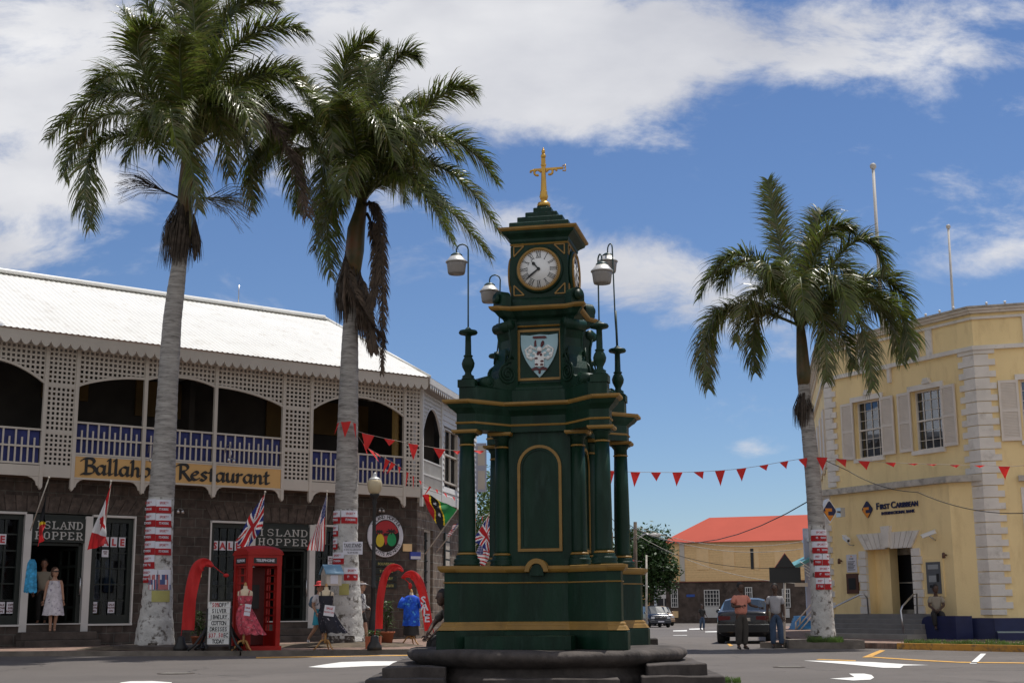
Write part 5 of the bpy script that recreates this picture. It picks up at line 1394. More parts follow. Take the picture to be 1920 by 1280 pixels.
for (x0, y0, x1, y1, r, lab) in ((1653, 600, 1637, 312, .085, 'thicker tall grey flagpole behind the bank roof'), (1786, 585, 1778, 425, .06, 'thinner white flagpole above the bank roof')):
    Y = 52; p, q = atY(x0, y0, Y), atY(x1, y1, Y); p.z = 10; b = MB(); b.tube([p, q], [r, r * .7], 10); b.ball(q, r * 1.6, 8, 6)
    tag(b.build('flagpole', mat('pole_grey', (.42, .40, .38), .6), loc=p), lab, 'flagpole')

# ------------------------------------------------------------------ planter, grass
b = MB(); q = [gnd(1480, 1215), gnd(1622, 1216)]; q0, q1 = q; dd = V((.05, 1, 0)) * 1.1
b.prism([(p.x, p.y) for p in (q0, q1, q1 + dd * .9, q0 + dd)], -.05, .235)
tag(b.build('planter_kerb', M['kerb'], loc=q0), 'low stone kerbed planter round the foot of the right palm', 'planter')


def tuft(b, cx, cy, cz, n, h, sp, rn):
    for i in range(n):
        a = rn.uniform(0, 2 * PI); r = sp * rn.random() ** .5; p = V((cx + r * math.cos(a), cy + r * math.sin(a), cz)); l = h * rn.uniform(.4, 1.1); d = V((rn.uniform(-.5, .5), rn.uniform(-.5, .5), 1)).normalized()
        w = V((math.cos(a), math.sin(a), 0)) * .008; m_ = p + d * l * .6; e = m_ + (d + V((rn.uniform(-.6, .6), rn.uniform(-.6, .6), -.4))).normalized() * l * .5
        b.add([p - w, p + w, m_ + w * .8, m_ - w * .8, e], [(0, 1, 2, 3), (3, 2, 4)])


M['grass'] = mat('grass_blades', (.10, .17, .035), .7, var=.4, scale=3, trans=.3)
b = MB(); g1 = gnd(1547, 1203, .235); tuft(b, g1.x, g1.y, .235, 900, .17, .45, rnd)
tag(b.build('grass', M['grass']), kind='stuff', label='short green grass round the foot of the right palm')
b = MB(); e = [V((*p, 0)) for p in PR[3:6]]
for i in range(46):
    t = (i / 46) ** 1.1; p = e[0].lerp(e[1], min(1, t * 1.4)) if t < .7 else e[1].lerp(e[2], (t - .7) / .3)
    tuft(b, p.x + .25 + rnd.uniform(-.1, .25), p.y + .1 + rnd.uniform(-.1, .2), .15, 60, rnd.uniform(.06, .17), .22, rnd)
tag(b.build('grass', M['grass']), kind='stuff', label='strip of weeds along the yellow kerb before the bank')
b = MB(); g1 = gnd(1359, 1279, 0); tuft(b, g1.x + .1, g1.y, 0, 160, .10, .14, rnd); tag(b.build('grass', M['grass']), kind='stuff', label='small tuft of grass beside the right stone steps')

# ------------------------------------------------------------------ far street
FO = atY(1250, 1167, 150); Ff = Frame(FO, R(111))
FB = thing('red_roof_building', 'two-storey building with red metal roof, yellow boarded upper floor and dark stone ground floor', 'building', Ff.w(8, 0, -.4))
M['redroof'] = mat('red_roof', (.44, .085, .055), .85, spec=.2, var=.06, scale=.3)
M['boards'] = blockmat('boards', R(111), (.78, .53, .26), (.82, .56, .28), (.66, .44, .21), 30, .26, .014, bump=.5, var=.06)
M['fstone'] = mat('far_stone', (.075, .055, .045), .95, var=.45, scale=1.2, stains=((.13, .10, .085), .5, .7, 2))
M['boards2'] = mat('closed_shutter', (.84, .58, .30), .7, var=.05)
zj = Ff.hit(1260, 1091)[1]; ze = Ff.hit(1260, 1017)[1]
def fh(x, y): return Ff.hit(x, y, 0)
fwin = [((1258, 1104), (1272, 1138)), ((1320, 1105), (1350, 1136)), ((1397, 1100), (1412, 1140)), ((1466, 1103), (1483, 1138))]
b = MB(Ff.M); b.box(0, 22, 0, .4, -.6, zj); b.build('stone_wall', M['fstone'], FB)
b = MB(Ff.M); b.box(-.05, 22, -.08, 8, zj + .01, ze); b.build('boarded_wall', M['boards'], FB)
b = MB(Ff.M); b.box(-.03, 22, .41, 8, -.6, zj); b.build('back_volume', M['fstone'], FB)
for k_, ((x0, y0), (x1, y1)) in enumerate(fwin):
    s0_, z1_ = fh(x0, y0); s1_, z0_ = fh(x1, y1); b = MB(Ff.M); b.box(s0_, s1_, -.04, -.01, z0_, z1_); w_ = b.build('window', M['dark'], FB)
    b = MB(Ff.M); t = .09
    for s in (s0_, s1_ - t): b.box(s, s + t, -.1, -.035, z0_, z1_)
    for z in (z0_, z1_ - t): b.box(s0_ + t, s1_ - t, -.1, -.035, z, z + t)
    nx_ = 5 if k_ == 1 else 3
    for i in range(1, nx_): s = s0_ + (s1_ - s0_) * i / nx_; b.box(s - .03, s + .03, -.09, -.04, z0_ + t, z1_ - t)
    for i in range(1, 4): z = z0_ + (z1_ - z0_) * i / 4; b.box(s0_ + t, s1_ - t, -.085, -.042, z - .03, z + .03)
    b.build('frame', M['white2'], w_)
for (x0, y0, x1, y1) in ((1321, 1137, 1349, 1157), (1467, 1140, 1481, 1157)):
    s0_, z1_ = fh(x0, y0); s1_, z0_ = fh(x1, y1); b = MB(Ff.M); b.box(s0_, s1_, -.06, -.01, z0_, z1_)
    for i in range(1, 7): z = z0_ + (z1_ - z0_) * i / 7; b.box(s0_, s1_, -.075, -.06, z - .02, z + .02)
    b.build('panel', M['white2'], FB)
for (x0, x1, m_) in ((1256, 1272, 'boards2'), (1306, 1330, 'boards2'), (1355, 1378, 'boards2'), (1414, 1424, 'boards2'), (1452, 1475, 'boards2'), (1500, 1515, 'boards2')):
    s0_, z1_ = fh(x0, 1028); s1_, z0_ = fh(x1, 1067); b = MB(Ff.M); b.box(s0_, s1_, -.14, -.08, z0_, z1_); mm = (s0_ + s1_) / 2
    b.box(mm - .01, mm + .01, -.15, -.14, z0_, z1_) if x1 - x0 > 12 else None; b.build('shutter', M[m_], FB)
s0_, z1_ = fh(1407, 1028); s1_, z0_ = fh(1414, 1066); b = MB(Ff.M); b.box(s0_, s1_, -.13, -.08, z0_, z1_); b.build('open_window', M['dark'], FB)
for (x0, x1) in ((1249, 1252), (1275, 1284)):
    s0_, _ = fh(x0, 1050); s1_, _ = fh(x1, 1050); b = MB(Ff.M); b.box(s0_, s1_, -.15, -.08, zj + .1, ze - .02); b.build('white_strip', M['white'], FB)
b = MB(Ff.M); b.box(-.1, 22, -.14, -.08, zj - .04, zj + .06); b.build('joint_board', mat('joint_red', (.18, .06, .04), .7), FB)
sr, zr = Ff.hit(1330, 970, 4.5)
b = MB(Ff.M); b.add([(-.5, -.55, ze - .05), (22.5, -.55, ze - .05), (22.5, 4.5, zr), (sr, 4.5, zr), (-.5, 9.5, ze - .05), (22.5, 9.5, ze - .05)], [(0, 1, 2, 3), (0, 3, 4), (3, 2, 5, 4), (0, 4, 5, 1)]); b.build('roof', M['redroof'], FB)
b = MB(Ff.M); s_, z_ = fh(1295, 1116); b.box(s_ - .45, s_ + .45, -.05, -.01, z_ - .13, z_ + .13); tag(b.build('street_sign', mat('sign_blue', (.03, .09, .35), .5), loc=Ff.w(s_, 0, z_)), 'small blue plate on the stone floor of the red-roofed building', 'sign')
b = MB(Ff.M); s_, z_ = fh(1267, 1151); b.box(s_ - .3, s_ + .3, -.2, -.01, z_ - .35, z_ + .35); tag(b.build('utility_box', M['boards2'], loc=Ff.w(s_, 0, z_ - .35)), 'small ochre box on the wall below the leftmost window of the red-roofed building', 'box')

# porch with blue stairs between the two buildings
M['skyblue'] = mat('stair_blue', (.05, .22, .42), .6, var=.15); M['teal'] = mat('teal_roof', (.10, .30, .32), .5, var=.1)
Yp = 62.0; ST = thing('blue_staircase', 'short bright blue staircase with white railings beside the right palm', 'stairs', atY(1508, 1180, Yp))
for i in range(7):
    p0 = atY(1490 + i * 4, 1182 - i * 4.6, Yp); p1 = atY(1535, 1182 - i * 4.6, Yp); b = MB(); b.box(p0.x, p1.x, Yp - .2 + i * .25, Yp + 1.6 + i * .25, p0.z - .25, p0.z); b.build('stair_step', M['skyblue'], ST)
for (o1, hgt) in ((0, 1), (0, .62), (0, .3)):
    b = MB(); p = atY(1492, 1166, Yp - .3); q = atY(1526, 1126, Yp - .3); dz = V((0, 0, .85 * (hgt - 1) * .9)); b.tube([p + dz, q + dz], .03, 6); b.build('rail', M['white'], ST)
for x, y0, y1 in ((1492, 1180, 1165), (1500, 1170, 1156), (1524, 1160, 1128)):
    b = MB(); b.tube([atY(x, y0, Yp - .3), atY(x, y1, Yp - .3)], .035, 6); b.build('rail_post', M['white'], ST)
PO = thing('porch', 'white and teal open porch behind the right palm', 'porch', atY(1520, 1170, 60))
for x in (1519, 1534):
    p = atY(x, 1172, 63); q = atY(x, 990, 63); b = MB(); b.box(p.x - .12, p.x + .12, 62.9, 63.1, -.3, q.z); b.build('post', M['shutter_blue'], PO)
b = MB(); p, q = atY(1476, 1066, 62), atY(1538, 1036, 62); b.add([p, q, q + V((0, 3, 0)), p + V((0, 3, 0)), p - V((0, 0, .16)), q - V((0, 0, .16)), q + V((0, 3, -.16)), p + V((0, 3, -.16))], [(0, 1, 2, 3), (4, 7, 6, 5), (0, 4, 5, 1), (1, 5, 6, 2), (2, 6, 7, 3), (3, 7, 4, 0)]); b.build('awning', M['teal'], PO)
b = MB(); p, q = atY(1508, 1008, 62), atY(1545, 985, 62); b.box(p.x + .3, q.x, 62, 64, p.z - .12, p.z); b.build('roof', M['white2'], PO)
for i in range(5):
    p, q = atY(1500 + i * 4, 1052 + i * 8, 62), atY(1540, 1078 + i * 6, 62); b = MB(); b.tube([p, q], .025, 5); b.build('brace', M['white2'], PO)
b = MB(); p, q = atY(1490, 1099, 61.8), atY(1514, 1092, 61.8); b.box(p.x, q.x, 61.75, 61.8, p.z, q.z); tag(b.build('shop_sign', M['white'], loc=p), 'small white board under the teal awning', 'sign')
b = MB(); b.box(atY(1548, 1100, 66).x, atY(1600, 1100, 66).x, 64, 66, -.4, 6.2); tag(b.build('porch_building', M['white2'], loc=(13.5, 64, -.3)), 'plain pale building partly hidden behind the right palm and the bank', 'building')


# ------------------------------------------------------------------ broadleaf trees and distant houses
M['tree'] = mat('tree_leaf', (.035, .075, .018), .6, var=.5, scale=1.5, trans=.25)
M['tree2'] = mat('tree_leaf_pale', (.09, .14, .03), .6, var=.5, scale=1.5, trans=.3)
M['bark'] = mat('bark', (.10, .075, .055), .95, var=.3, scale=5)


def tree(label, base, h, rx, rz_, m, seed, nclump=60, leaf=.22, group=None):
    rn = random.Random(seed); base = V(base); P = thing('tree', label, 'tree', base, group)
    top = base + V((0, 0, h)); cz = h - rz_; b = MB(); b.tube([base - V((0, 0, .3)), base + V((.1, 0, h * .3)), base + V((-.1, 0, h * .6))], [.28, .2, .12], 8)
    cl = []
    for i in range(nclump):
        d = V((rn.gauss(0, 1), rn.gauss(0, 1), rn.gauss(0, 1))).normalized(); r = rn.uniform(.35, 1) ** .6; c = base + V((d.x * rx * r, d.y * rx * r, cz + d.z * rz_ * r)); cl.append(c)
        if i % 5 == 0: b.tube([base + V((0, 0, h * rn.uniform(.25, .5))), base.lerp(c, .6) + V((0, 0, h * .2)), c], [.09, .05, .02], 5)
    b.build('trunk', M['bark'], P); b = MB(); vs = []; fs = []
    for c in cl:
        R_ = rn.uniform(.14, .26) * (rx + rz_)
        for k in range(int(110)):
            d = V((rn.gauss(0, 1), rn.gauss(0, 1), rn.gauss(0, .8))).normalized() * R_ * rn.uniform(.5, 1); p = c + d; s = leaf * rn.uniform(.6, 1.3)
            a = V((rn.uniform(-1, 1), rn.uniform(-1, 1), rn.uniform(-.6, .6))).normalized() * s; e = a.cross(V((rn.uniform(-1, 1), rn.uniform(-1, 1), 1))).normalized() * s * .45
            j = len(vs); vs += [p - a, p + e, p + a, p - e]; fs.append((j, j + 1, j + 2, j + 3))
    b.add(vs, fs); b.build('crown', m, P)
    return P


tree('dense dark green tree behind the telegraph pole left of the red-roofed building', atY(1222, 1165, 135), 8.6, 2.5, 3.3, M['tree'], 1, 60)
tree('dark tree partly hidden behind the right column of the monument', atY(1186, 1165, 140), 9.3, 2.6, 3.2, M['tree'], 2, 50)
tree('pale green sunlit tree seen between the left column and the body of the monument', atY(905, 1150, 75), 7.6, 2.0, 2.6, M['tree2'], 3, 60, .13)
tree('small green tree just behind the roof of the restaurant side wall', atY(925, 1150, 90), 7.2, 2.0, 2.4, M['tree2'], 4, 40, .15)


def house(label, x0, x1, yt, ye, Y, roofm, wallm, dep=7):
    p, q = atY(x0, ye, Y), atY(x1, ye, Y); zt = atY(x0, yt, Y).z; H_ = thing('house', label, 'house', (p.x, Y, -.4))
    b = MB(); b.box(p.x, q.x, Y, Y + dep, -.6, p.z)
    b.build('wall', wallm, H_); b = MB(); e = .4; mx_ = (p.x + q.x) / 2
    b.add([(p.x - e, Y - e, p.z), (q.x + e, Y - e, p.z), (q.x + e, Y + dep + e, p.z), (p.x - e, Y + dep + e, p.z), (p.x + 1, Y + dep / 2, zt), (q.x - 1, Y + dep / 2, zt)], [(0, 1, 5, 4), (1, 2, 5), (2, 3, 4, 5), (3, 0, 4), (0, 3, 2, 1)]); b.build('roof', roofm, H_)
    n = max(2, int((q.x - p.x) / 2.5))
    for i in range(n):
        s = p.x + (q.x - p.x) * (i + .5) / n; b = MB(); b.box(s - .4, s + .4, Y - .05, Y, 1.0, 2.4); b.build('window', M['dark'], H_)


house('pale house with low white roof between the dark trees', 1228, 1256, 1010, 1022, 175, M['white'], M['white2'])
house('low white-roofed house behind the right column of the monument', 1120, 1168, 1022, 1034, 160, M['white'], M['white2'])
house('small pale house at the far end of the street behind the parked cars', 1195, 1246, 1088, 1100, 190, M['white2'], M['signtan'])
house('grey roofed house at the far end of the side street left of the monument', 896, 945, 1040, 1062, 130, M['ledge'], M['white2'])


# poles, wires
def pole(label, x, yb, yt, Y, r, cross=True, m=None):
    p, q = atY(x, yb, Y), atY(x, yt, Y); P = thing('telegraph_pole', label, 'pole', p); b = MB(); b.tube([p - V((0, 0, .5)), q], [r, r * .7], 8); b.build('post', m or M['bark'], P)
    if cross: b = MB(); b.box(q.x - .9, q.x + .9, Y - .06, Y + .06, q.z - .6, q.z - .45); b.build('crossarm', M['bark'], P); [MB().tube([q + V((k, 0, -.45)), q + V((k, 0, -.28))], .05, 6).build('insulator', M['white2'], P) for k in (-.8, -.3, .3, .8)]
    return P, q


pp, q = pole('dark wooden telegraph pole with a street lamp arm left of the red-roofed building', 1191, 1172, 978, 95, .17, False)
b = MB(); a_ = atY(1192, 1012, 95); e_ = atY(1226, 1002, 95); b.tube([a_, a_.lerp(e_, .5) + V((0, 0, .25)), e_], .05, 6); b.build('lamp_arm', M['steel'], pp)
b = MB(); b.ball(e_ + V((.1, 0, 0)), (.45, .16, .12), 10, 6); b.build('lamp_head', M['white2'], pp)
pole('thin pale street pole before the dark trees', 1212, 1172, 1040, 100, .09, False, M['ledge'])
pole('distant telegraph pole with crossarm behind the right column of the monument', 1148, 1170, 998, 160, .14)


def wire(label, pts, r=.012, cat='wire', m=None):
    P_ = []
    for i in range(len(pts) - 1):
        p, q, sag = pts[i][0], pts[i + 1][0], pts[i][1]
        for k in range(12 if i < len(pts) - 2 else 13): t = k / 12; v = p.lerp(q, t); P_.append(v - V((0, 0, sag * 4 * t * (1 - t))))
    b = MB(); b.tube(P_, r, 5); return tag(b.build('overhead_wire', m or M['black'], loc=P_[0]), label, cat, 'overhead wires')


wire('long wire from the far pole up to the right palm', [(atY(1148, 1000, 160), 0), (atY(1160, 968, 90), 1.6), (atY(1530, 931, 45), 0)], .02)
for i, (ya, yb, lab) in enumerate(((985, 1012, 'highest pale wire crossing the red roof'), (990, 1026, 'pale wire crossing the eave of the red-roofed building'), (1000, 1094, 'pale wire sloping down across the yellow boards'), (1010, 1060, 'dark wire just below the sloping pale wire'))):
    wire(lab, [(atY(1191, ya, 95), .8), (atY(1520, yb, 80), 0)], .018, m=M['ledge'] if i < 3 else None)
for i, (ya, lab) in enumerate(((955, 'upper wire from behind the monument to the telegraph pole'), (972, 'lower wire from behind the monument to the telegraph pole'))):
    wire(lab, [(atY(1130, ya - 10, 60), .6), (atY(1191, ya + 32, 95), 0)], .015)
wire('black cable sagging across the bank front from the right palm', [(atY(1530, 855, 39), .0), (atY(1590, 882, 40.5), .15), (atY(1720, 922, 38), .25), (atY(1960, 958, 34), 0)], .012)

# traffic sign seen from behind
p = atY(1471, 1210, 39.3); p.z = .1
TS = thing('road_sign', 'dark backed triangle and oblong road sign on a white post left of the right palm', 'sign', p)
b = MB(); q = atY(1471, 1066, 39.3); b.tube([p, q], .035, 8); b.build('post', M['white'], TS)
c1 = atY(1443, 1092, 39.25); c2 = atY(1500, 1063, 39.25); b = MB(); b.box(c1.x, c2.x, 39.2, 39.24, c1.z, c2.z); b.build('plate', M['black'], TS)
t0, t1, t2 = atY(1453, 1063, 39.25), atY(1490, 1063, 39.25), atY(1470.5, 1038, 39.25); b = MB(); b.panel([(t0.x, t0.z), (t1.x, t1.z), (t2.x, t2.z)], 39.16, 39.2); b.m = 1; b.panel([(t0.x - .02, t0.z - .01), (t1.x + .02, t1.z - .01), (t2.x, t2.z + .03)], 39.205, 39.215)
b.build('triangle', [M['black'], M['redink']], TS)
# ------------------------------------------------------------------ signs on the restaurant building
RS = thing('restaurant_sign', 'long tan board with black calligraphic lettering below the balcony rail', 'sign', L.w(4.6, OUT, 4.64))
b = MB(L.M); b.box(1.5, 7.84, OUT - .02, OUT + .03, 4.66, 5.285); b.build('board', M['signtan'], RS)
b = MB(L.M); b.box(1.5, 7.84, OUT - .045, OUT - .021, 4.64, 4.69); b.box(1.5, 7.84, OUT - .04, OUT - .021, 5.26, 5.30); b.build('border', M['white'], RS)
PEN = {  # broad nib strokes in an x-height-1 space; ascenders reach 1.75
    'B': (1.15, [[(.30, 0), (.30, 1.72)], [(-.15, 1.45), (0, 1.62), (.3, 1.72), (.75, 1.72), (1.0, 1.5), (.95, 1.2), (.7, .98), (.35, .92)], [(.6, .95), (1.0, .8), (1.1, .45), (.85, .1), (.4, .0), (.1, .05), (-.1, -.05)]]),
    'a': (.95, [[(.72, .9), (.4, 1.0), (.1, .75), (.05, .3), (.3, .02), (.55, .2), (.74, .6)], [(.76, 1.0), (.72, .2), (.82, .03), (.98, .14)]]),
    'l': (.48, [[(.02, 1.6), (.2, 1.72), (.2, .2), (.3, .03), (.46, .14)]]),
    'h': (.95, [[(.02, 1.6), (.18, 1.72), (.16, 0)], [(.18, .6), (.42, .95), (.66, .9), (.7, .6), (.68, .15), (.78, .02), (.92, .12)]]),
    'o': (.92, [[(.5, 1.0), (.15, .8), (.06, .4), (.3, .03), (.6, .15), (.8, .55), (.7, .9), (.45, 1.0)]]),
    'R': (1.25, [[(.30, 0), (.30, 1.72)], [(-.15, 1.45), (0, 1.62), (.3, 1.72), (.8, 1.7), (1.0, 1.42), (.85, 1.08), (.4, .92)], [(.5, .92), (.85, .4), (1.2, -.05), (1.4, 0)]]),
    'e': (.82, [[(.08, .5), (.5, .62), (.66, .82), (.45, 1.0), (.15, .8), (.05, .4), (.25, .05), (.5, .03), (.76, .2)]]),
    's': (.72, [[(.62, .88), (.35, 1.0), (.12, .8), (.3, .55), (.55, .35), (.45, .07), (.2, .0), (.02, .12)]]),
    't': (.62, [[(.25, 1.45), (.22, .2), (.34, .02), (.56, .12)], [(.0, .97), (.5, 1.02)]]),
    'u': (.92, [[(.02, .92), (.12, .98), (.12, .25), (.3, .02), (.55, .2), (.68, .6)], [(.7, 1.0), (.68, .2), (.78, .03), (.92, .14)]]),
    'r': (.68, [[(.02, .9), (.15, .98), (.14, 0)], [(.16, .6), (.38, .95), (.6, .92)]]),
    'n': (.95, [[(.02, .9), (.15, .98), (.14, 0)], [(.16, .6), (.42, .96), (.66, .9), (.7, .6), (.68, .15), (.78, .02), (.92, .12)]]),
}


def pen_text(b, word, s, z, xh, y, nib=.17, ang=38, sx=1.0):
    nx_, nz_ = nib * xh * math.cos(R(ang)), nib * xh * math.sin(R(ang))
    for ch in word:
        adv, strokes = PEN[ch]; lift = 0
        for st in strokes:
            P_ = [V((s + x * xh * sx, z + q * xh)) for x, q in st]
            if len(P_) > 2:   # smooth
                Q = []
                for i in range(len(P_) - 1):
                    p0, p1, p2, p3 = P_[max(i - 1, 0)], P_[i], P_[i + 1], P_[min(i + 2, len(P_) - 1)]
                    for k in range(6):
                        t = k / 6; Q.append(.5 * ((2 * p1) + (p2 - p0) * t + (2 * p0 - 5 * p1 + 4 * p2 - p3) * t * t + (3 * p1 - p0 - 3 * p2 + p3) * t ** 3))
                P_ = Q + [P_[-1]]
            for i in range(len(P_) - 1):
                p, q = P_[i], P_[i + 1]; lift += .00035; yy_ = y - .02 - lift; h = .012
                # each pen segment: the nib (a slanted bar with a little thickness) swept from p to q
                n_ = V((nx_, nz_)); t_ = V((-nz_, nx_)) * .22; e = [n_ + t_, n_ - t_, -n_ - t_, -n_ + t_]
                pts = [p + v for v in e] + [q + v for v in e]
                pts.sort(key=lambda v: (v.x, v.y)); hull = []
                for seq in (pts, pts[::-1]):
                    part = []
                    for v in seq:
                        while len(part) > 1 and (part[-1] - part[-2]).x * (v - part[-2]).y - (part[-1] - part[-2]).y * (v - part[-2]).x <= 1e-9: part.pop()
                        part.append(v)
                    hull += part[:-1]
                b.panel([(v.x, v.y) for v in hull], yy_, y)
        s += adv * xh * sx + xh * .12
    return s


xh = .245
b = MB(L.M); e_ = pen_text(b, 'Ballahoo', 1.74, 4.80, xh, OUT - .02, sx=1.24); b.build('lettering', M['black'], RS)
b = MB(L.M); e_ = pen_text(b, 'Restaurant', 4.50, 4.80, xh, OUT - .02, sx=1.29); b.build('lettering', M['black'], RS)
# posts pass in front of the board
for s in (3.45, 5.62):
    b = MB(L.M); b.box(s - .05, s + .05, OUT - .09, OUT - .046, 4.34, 5.32); b.build('post_foot', M['white'], LB)
# swan neck spot lamps over the sign
for (px, py, lab) in ((279, 862, 'small swan-neck spot lamp over the left part of the tan restaurant board'), (424, 866, 'small swan-neck spot lamp over the right part of the tan restaurant board')):
    s, z = L.hit(px, 842, OUT - .1); b = MB(L.M); b.tube([(s, OUT - .05, z - .1), (s, OUT - .1, z + .1), (s, OUT - .35, z + .12), (s, OUT - .45, z - .15), (s - .02, OUT - .42, z - .3)], .012, 6)
    b.lathe([(.02, .02), (.045, -.02), (.05, -.09), (.02, -.09)], 10, (s - .06, OUT - .42, z - .3)); b.lathe([(.02, .02), (.045, -.02), (.05, -.09), (.02, -.09)], 10, (s + .10, OUT - .42, z - .32)); b.tube([(s - .06, OUT - .42, z - .29), (s + .10, OUT - .42, z - .30)], .01, 5)
    tag(b.build('spot_lamp', M['steel'], loc=L.w(s, OUT, z)), lab, 'lamp', 'spot lamps on the restaurant front')
for (px, py, lab) in ((336, 958, 'twin spot lamps on the stone wall just right of the left palm'), (713, 956, 'twin spot lamps on the stone wall above the round sign')):
    s, z = L.hit(px, py, -.1); b = MB(L.M); b.tube([(s, 0, z + .05), (s, -.15, z + .08)], .012, 5)
    for d in (-.07, .07): b.lathe([(.015, .05), (.04, .02), (.055, -.06), (.02, -.065)], 10, (s + d, -.17, z)); b.tube([(s, -.15, z + .08), (s + d, -.17, z + .05)], .01, 5)
    tag(b.build('spot_lamp', M['steel'], loc=L.w(s, 0, z)), lab, 'lamp', 'spot lamps on the restaurant front')
# slab serif shop signs
SL = {'I': [[(.5, 0), (.5, 1)]], 'S': [[(.9, .78), (.75, .98), (.35, 1), (.12, .8), (.25, .56), (.75, .44), (.9, .2), (.65, 0), (.25, .02), (.1, .22)]], 'L': [[(.25, 1), (.25, 0), (.9, 0), (.9, .22)]],
      'A': [[(.08, 0), (.5, 1), (.92, 0)], [(.25, .36), (.75, .36)]], 'N': [[(.15, 0), (.15, 1), (.85, 0), (.85, 1)]], 'D': [[(.2, 0), (.2, 1), (.6, 1), (.9, .75), (.9, .25), (.6, 0), (.2, 0)]],
      'H': [[(.2, 0), (.2, 1)], [(.8, 0), (.8, 1)], [(.2, .5), (.8, .5)]], 'O': [[(.5, 1), (.15, .8), (.12, .2), (.5, 0), (.88, .2), (.85, .8), (.5, 1)]], 'P': [[(.25, 0), (.25, 1), (.7, 1), (.9, .85), (.9, .6), (.7, .46), (.25, .46)]],
      'E': [[(.85, .8), (.85, 1), (.22, 1), (.22, 0), (.88, 0), (.88, .22)], [(.22, .5), (.65, .5)]], 'R': [[(.25, 0), (.25, 1), (.7, 1), (.88, .85), (.88, .6), (.7, .48), (.25, .48)], [(.6, .48), (.88, 0)]]}
SERIF = {'I': [(.5, 0), (.5, 1)], 'L': [(.25, 1), (.25, 0)], 'A': [(.08, 0), (.92, 0)], 'N': [(.15, 0), (.15, 1), (.85, 1)], 'D': [(.2, 0), (.2, 1)], 'H': [(.2, 0), (.2, 1), (.8, 0), (.8, 1)], 'P': [(.25, 0), (.25, 1)], 'E': [(.22, 1), (.22, 0)], 'R': [(.25, 0), (.25, 1), (.9, 0)]}


def slab_text(b, word, s, z, w, h, y, t=.035, gap=1.25):
    for ch in word:
        k = 0
        ww = w
        for st in SL[ch]:
            for p, q in zip(st[:-1], st[1:]):
                k += 1; b.beam((s + p[0] * ww, y - .012 - k * .0004, z + p[1] * h), (s + q[0] * ww, y - .012 - k * .0004, z + q[1] * h), t, .02)
        for (x, q) in SERIF.get(ch, []): b.box(s + x * ww - t * 1.25, s + x * ww + t * 1.25, y - .0245, y, z + q * h - .011, z + q * h + .011)
        s += w * gap


for (a, c, lab) in ((.70, 2.18, 'black board with grey slab lettering over the left shop doorway, partly behind a flag'), (7.40, 9.26, 'black board with grey slab lettering over the right shop doorway behind the phone box')):
    SG = thing('shop_sign', lab, 'sign', L.w((a + c) / 2, .0, 2.95), 'shop name boards over the doorways')
    b = MB(L.M); b.box(a, c, .0, .1, 2.97, 3.62); b.build('board', M['darkgreen'], SG)
    b = MB(L.M); w = (c - a - .18) / (5 * 1.25 + 1)
    slab_text(b, 'ISLAND', a + .10, 3.33, w, .19, .0); slab_text(b, 'HOPPER', a + .10, 3.05, w, .19, .0); b.build('lettering', M['lettergrey'], SG)


# paper sheets in the windows
def sheet(s, z, w, h, letter, lab, off=.14, small=False, m='paper'):
    b = MB(L.M); b.box(s - w / 2, s + w / 2, off - .022, off - .016, z - h / 2, z + h / 2); o = b.build('paper_sheet', M[m], loc=L.w(s, off, z)); tag(o, lab, 'paper', 'sale papers in the shop windows')
    b = MB(L.M)
    if not small: b.text(letter, h * .95, (s, off - .024, z - h * .34), .001, .012)
    else:
        for i, wd in enumerate(letter.split()): b.text(wd, h * .26, (s, off - .024, z + h * (.16 - .28 * i)), .001, .003)
    b.build('print', M['redink'] if not small else M['maroon'], o)


for (x0, step, y, names) in ((2.58, .243, 3.02, 'S A L E'),):
    for i, ch in enumerate(names.split()): sheet(x0 + i * step, y, .19, .27, ch, 'white sheet with red letter %s in the window right of the left doorway' % ch)
for i, ch in enumerate('SALE'): sheet(-.42 + (i - 1) * .262 - .13, 3.02, .20, .27, ch, 'white sheet with red letter %s in the leftmost shop window' % ch)
for i, ch in enumerate('SALE'): sheet(6.16 + i * .245, 3.0, .19, .27, ch, 'white sheet with red letter %s in the window above left of the phone box' % ch)
sheet(2.83, 2.70, .19, .2, 'SALE ON', 'small printed sheet under the letter A in the window right of the left doorway', small=True)
sheet(2.58, 1.22, .19, .30, 'SALE NOW ON', 'lower left notice in the window right of the left doorway', small=True)
sheet(3.08, 1.22, .19, .30, 'SALE NOW ON', 'lower right notice in the window right of the left doorway', small=True)
sheet(.05, 1.22, .20, .30, 'SALE NOW ON', 'lower left notice in the leftmost shop window', small=True)
sheet(.30, 1.22, .20, .30, 'OFF 50% NOW', 'lower right notice in the leftmost shop window', small=True)
s_, z_ = L.hit(620, 1050, .12); sheet(s_, z_, .2, .26, 'SALE NOW ON', 'notice in the narrow window left of the centre palm', small=True)

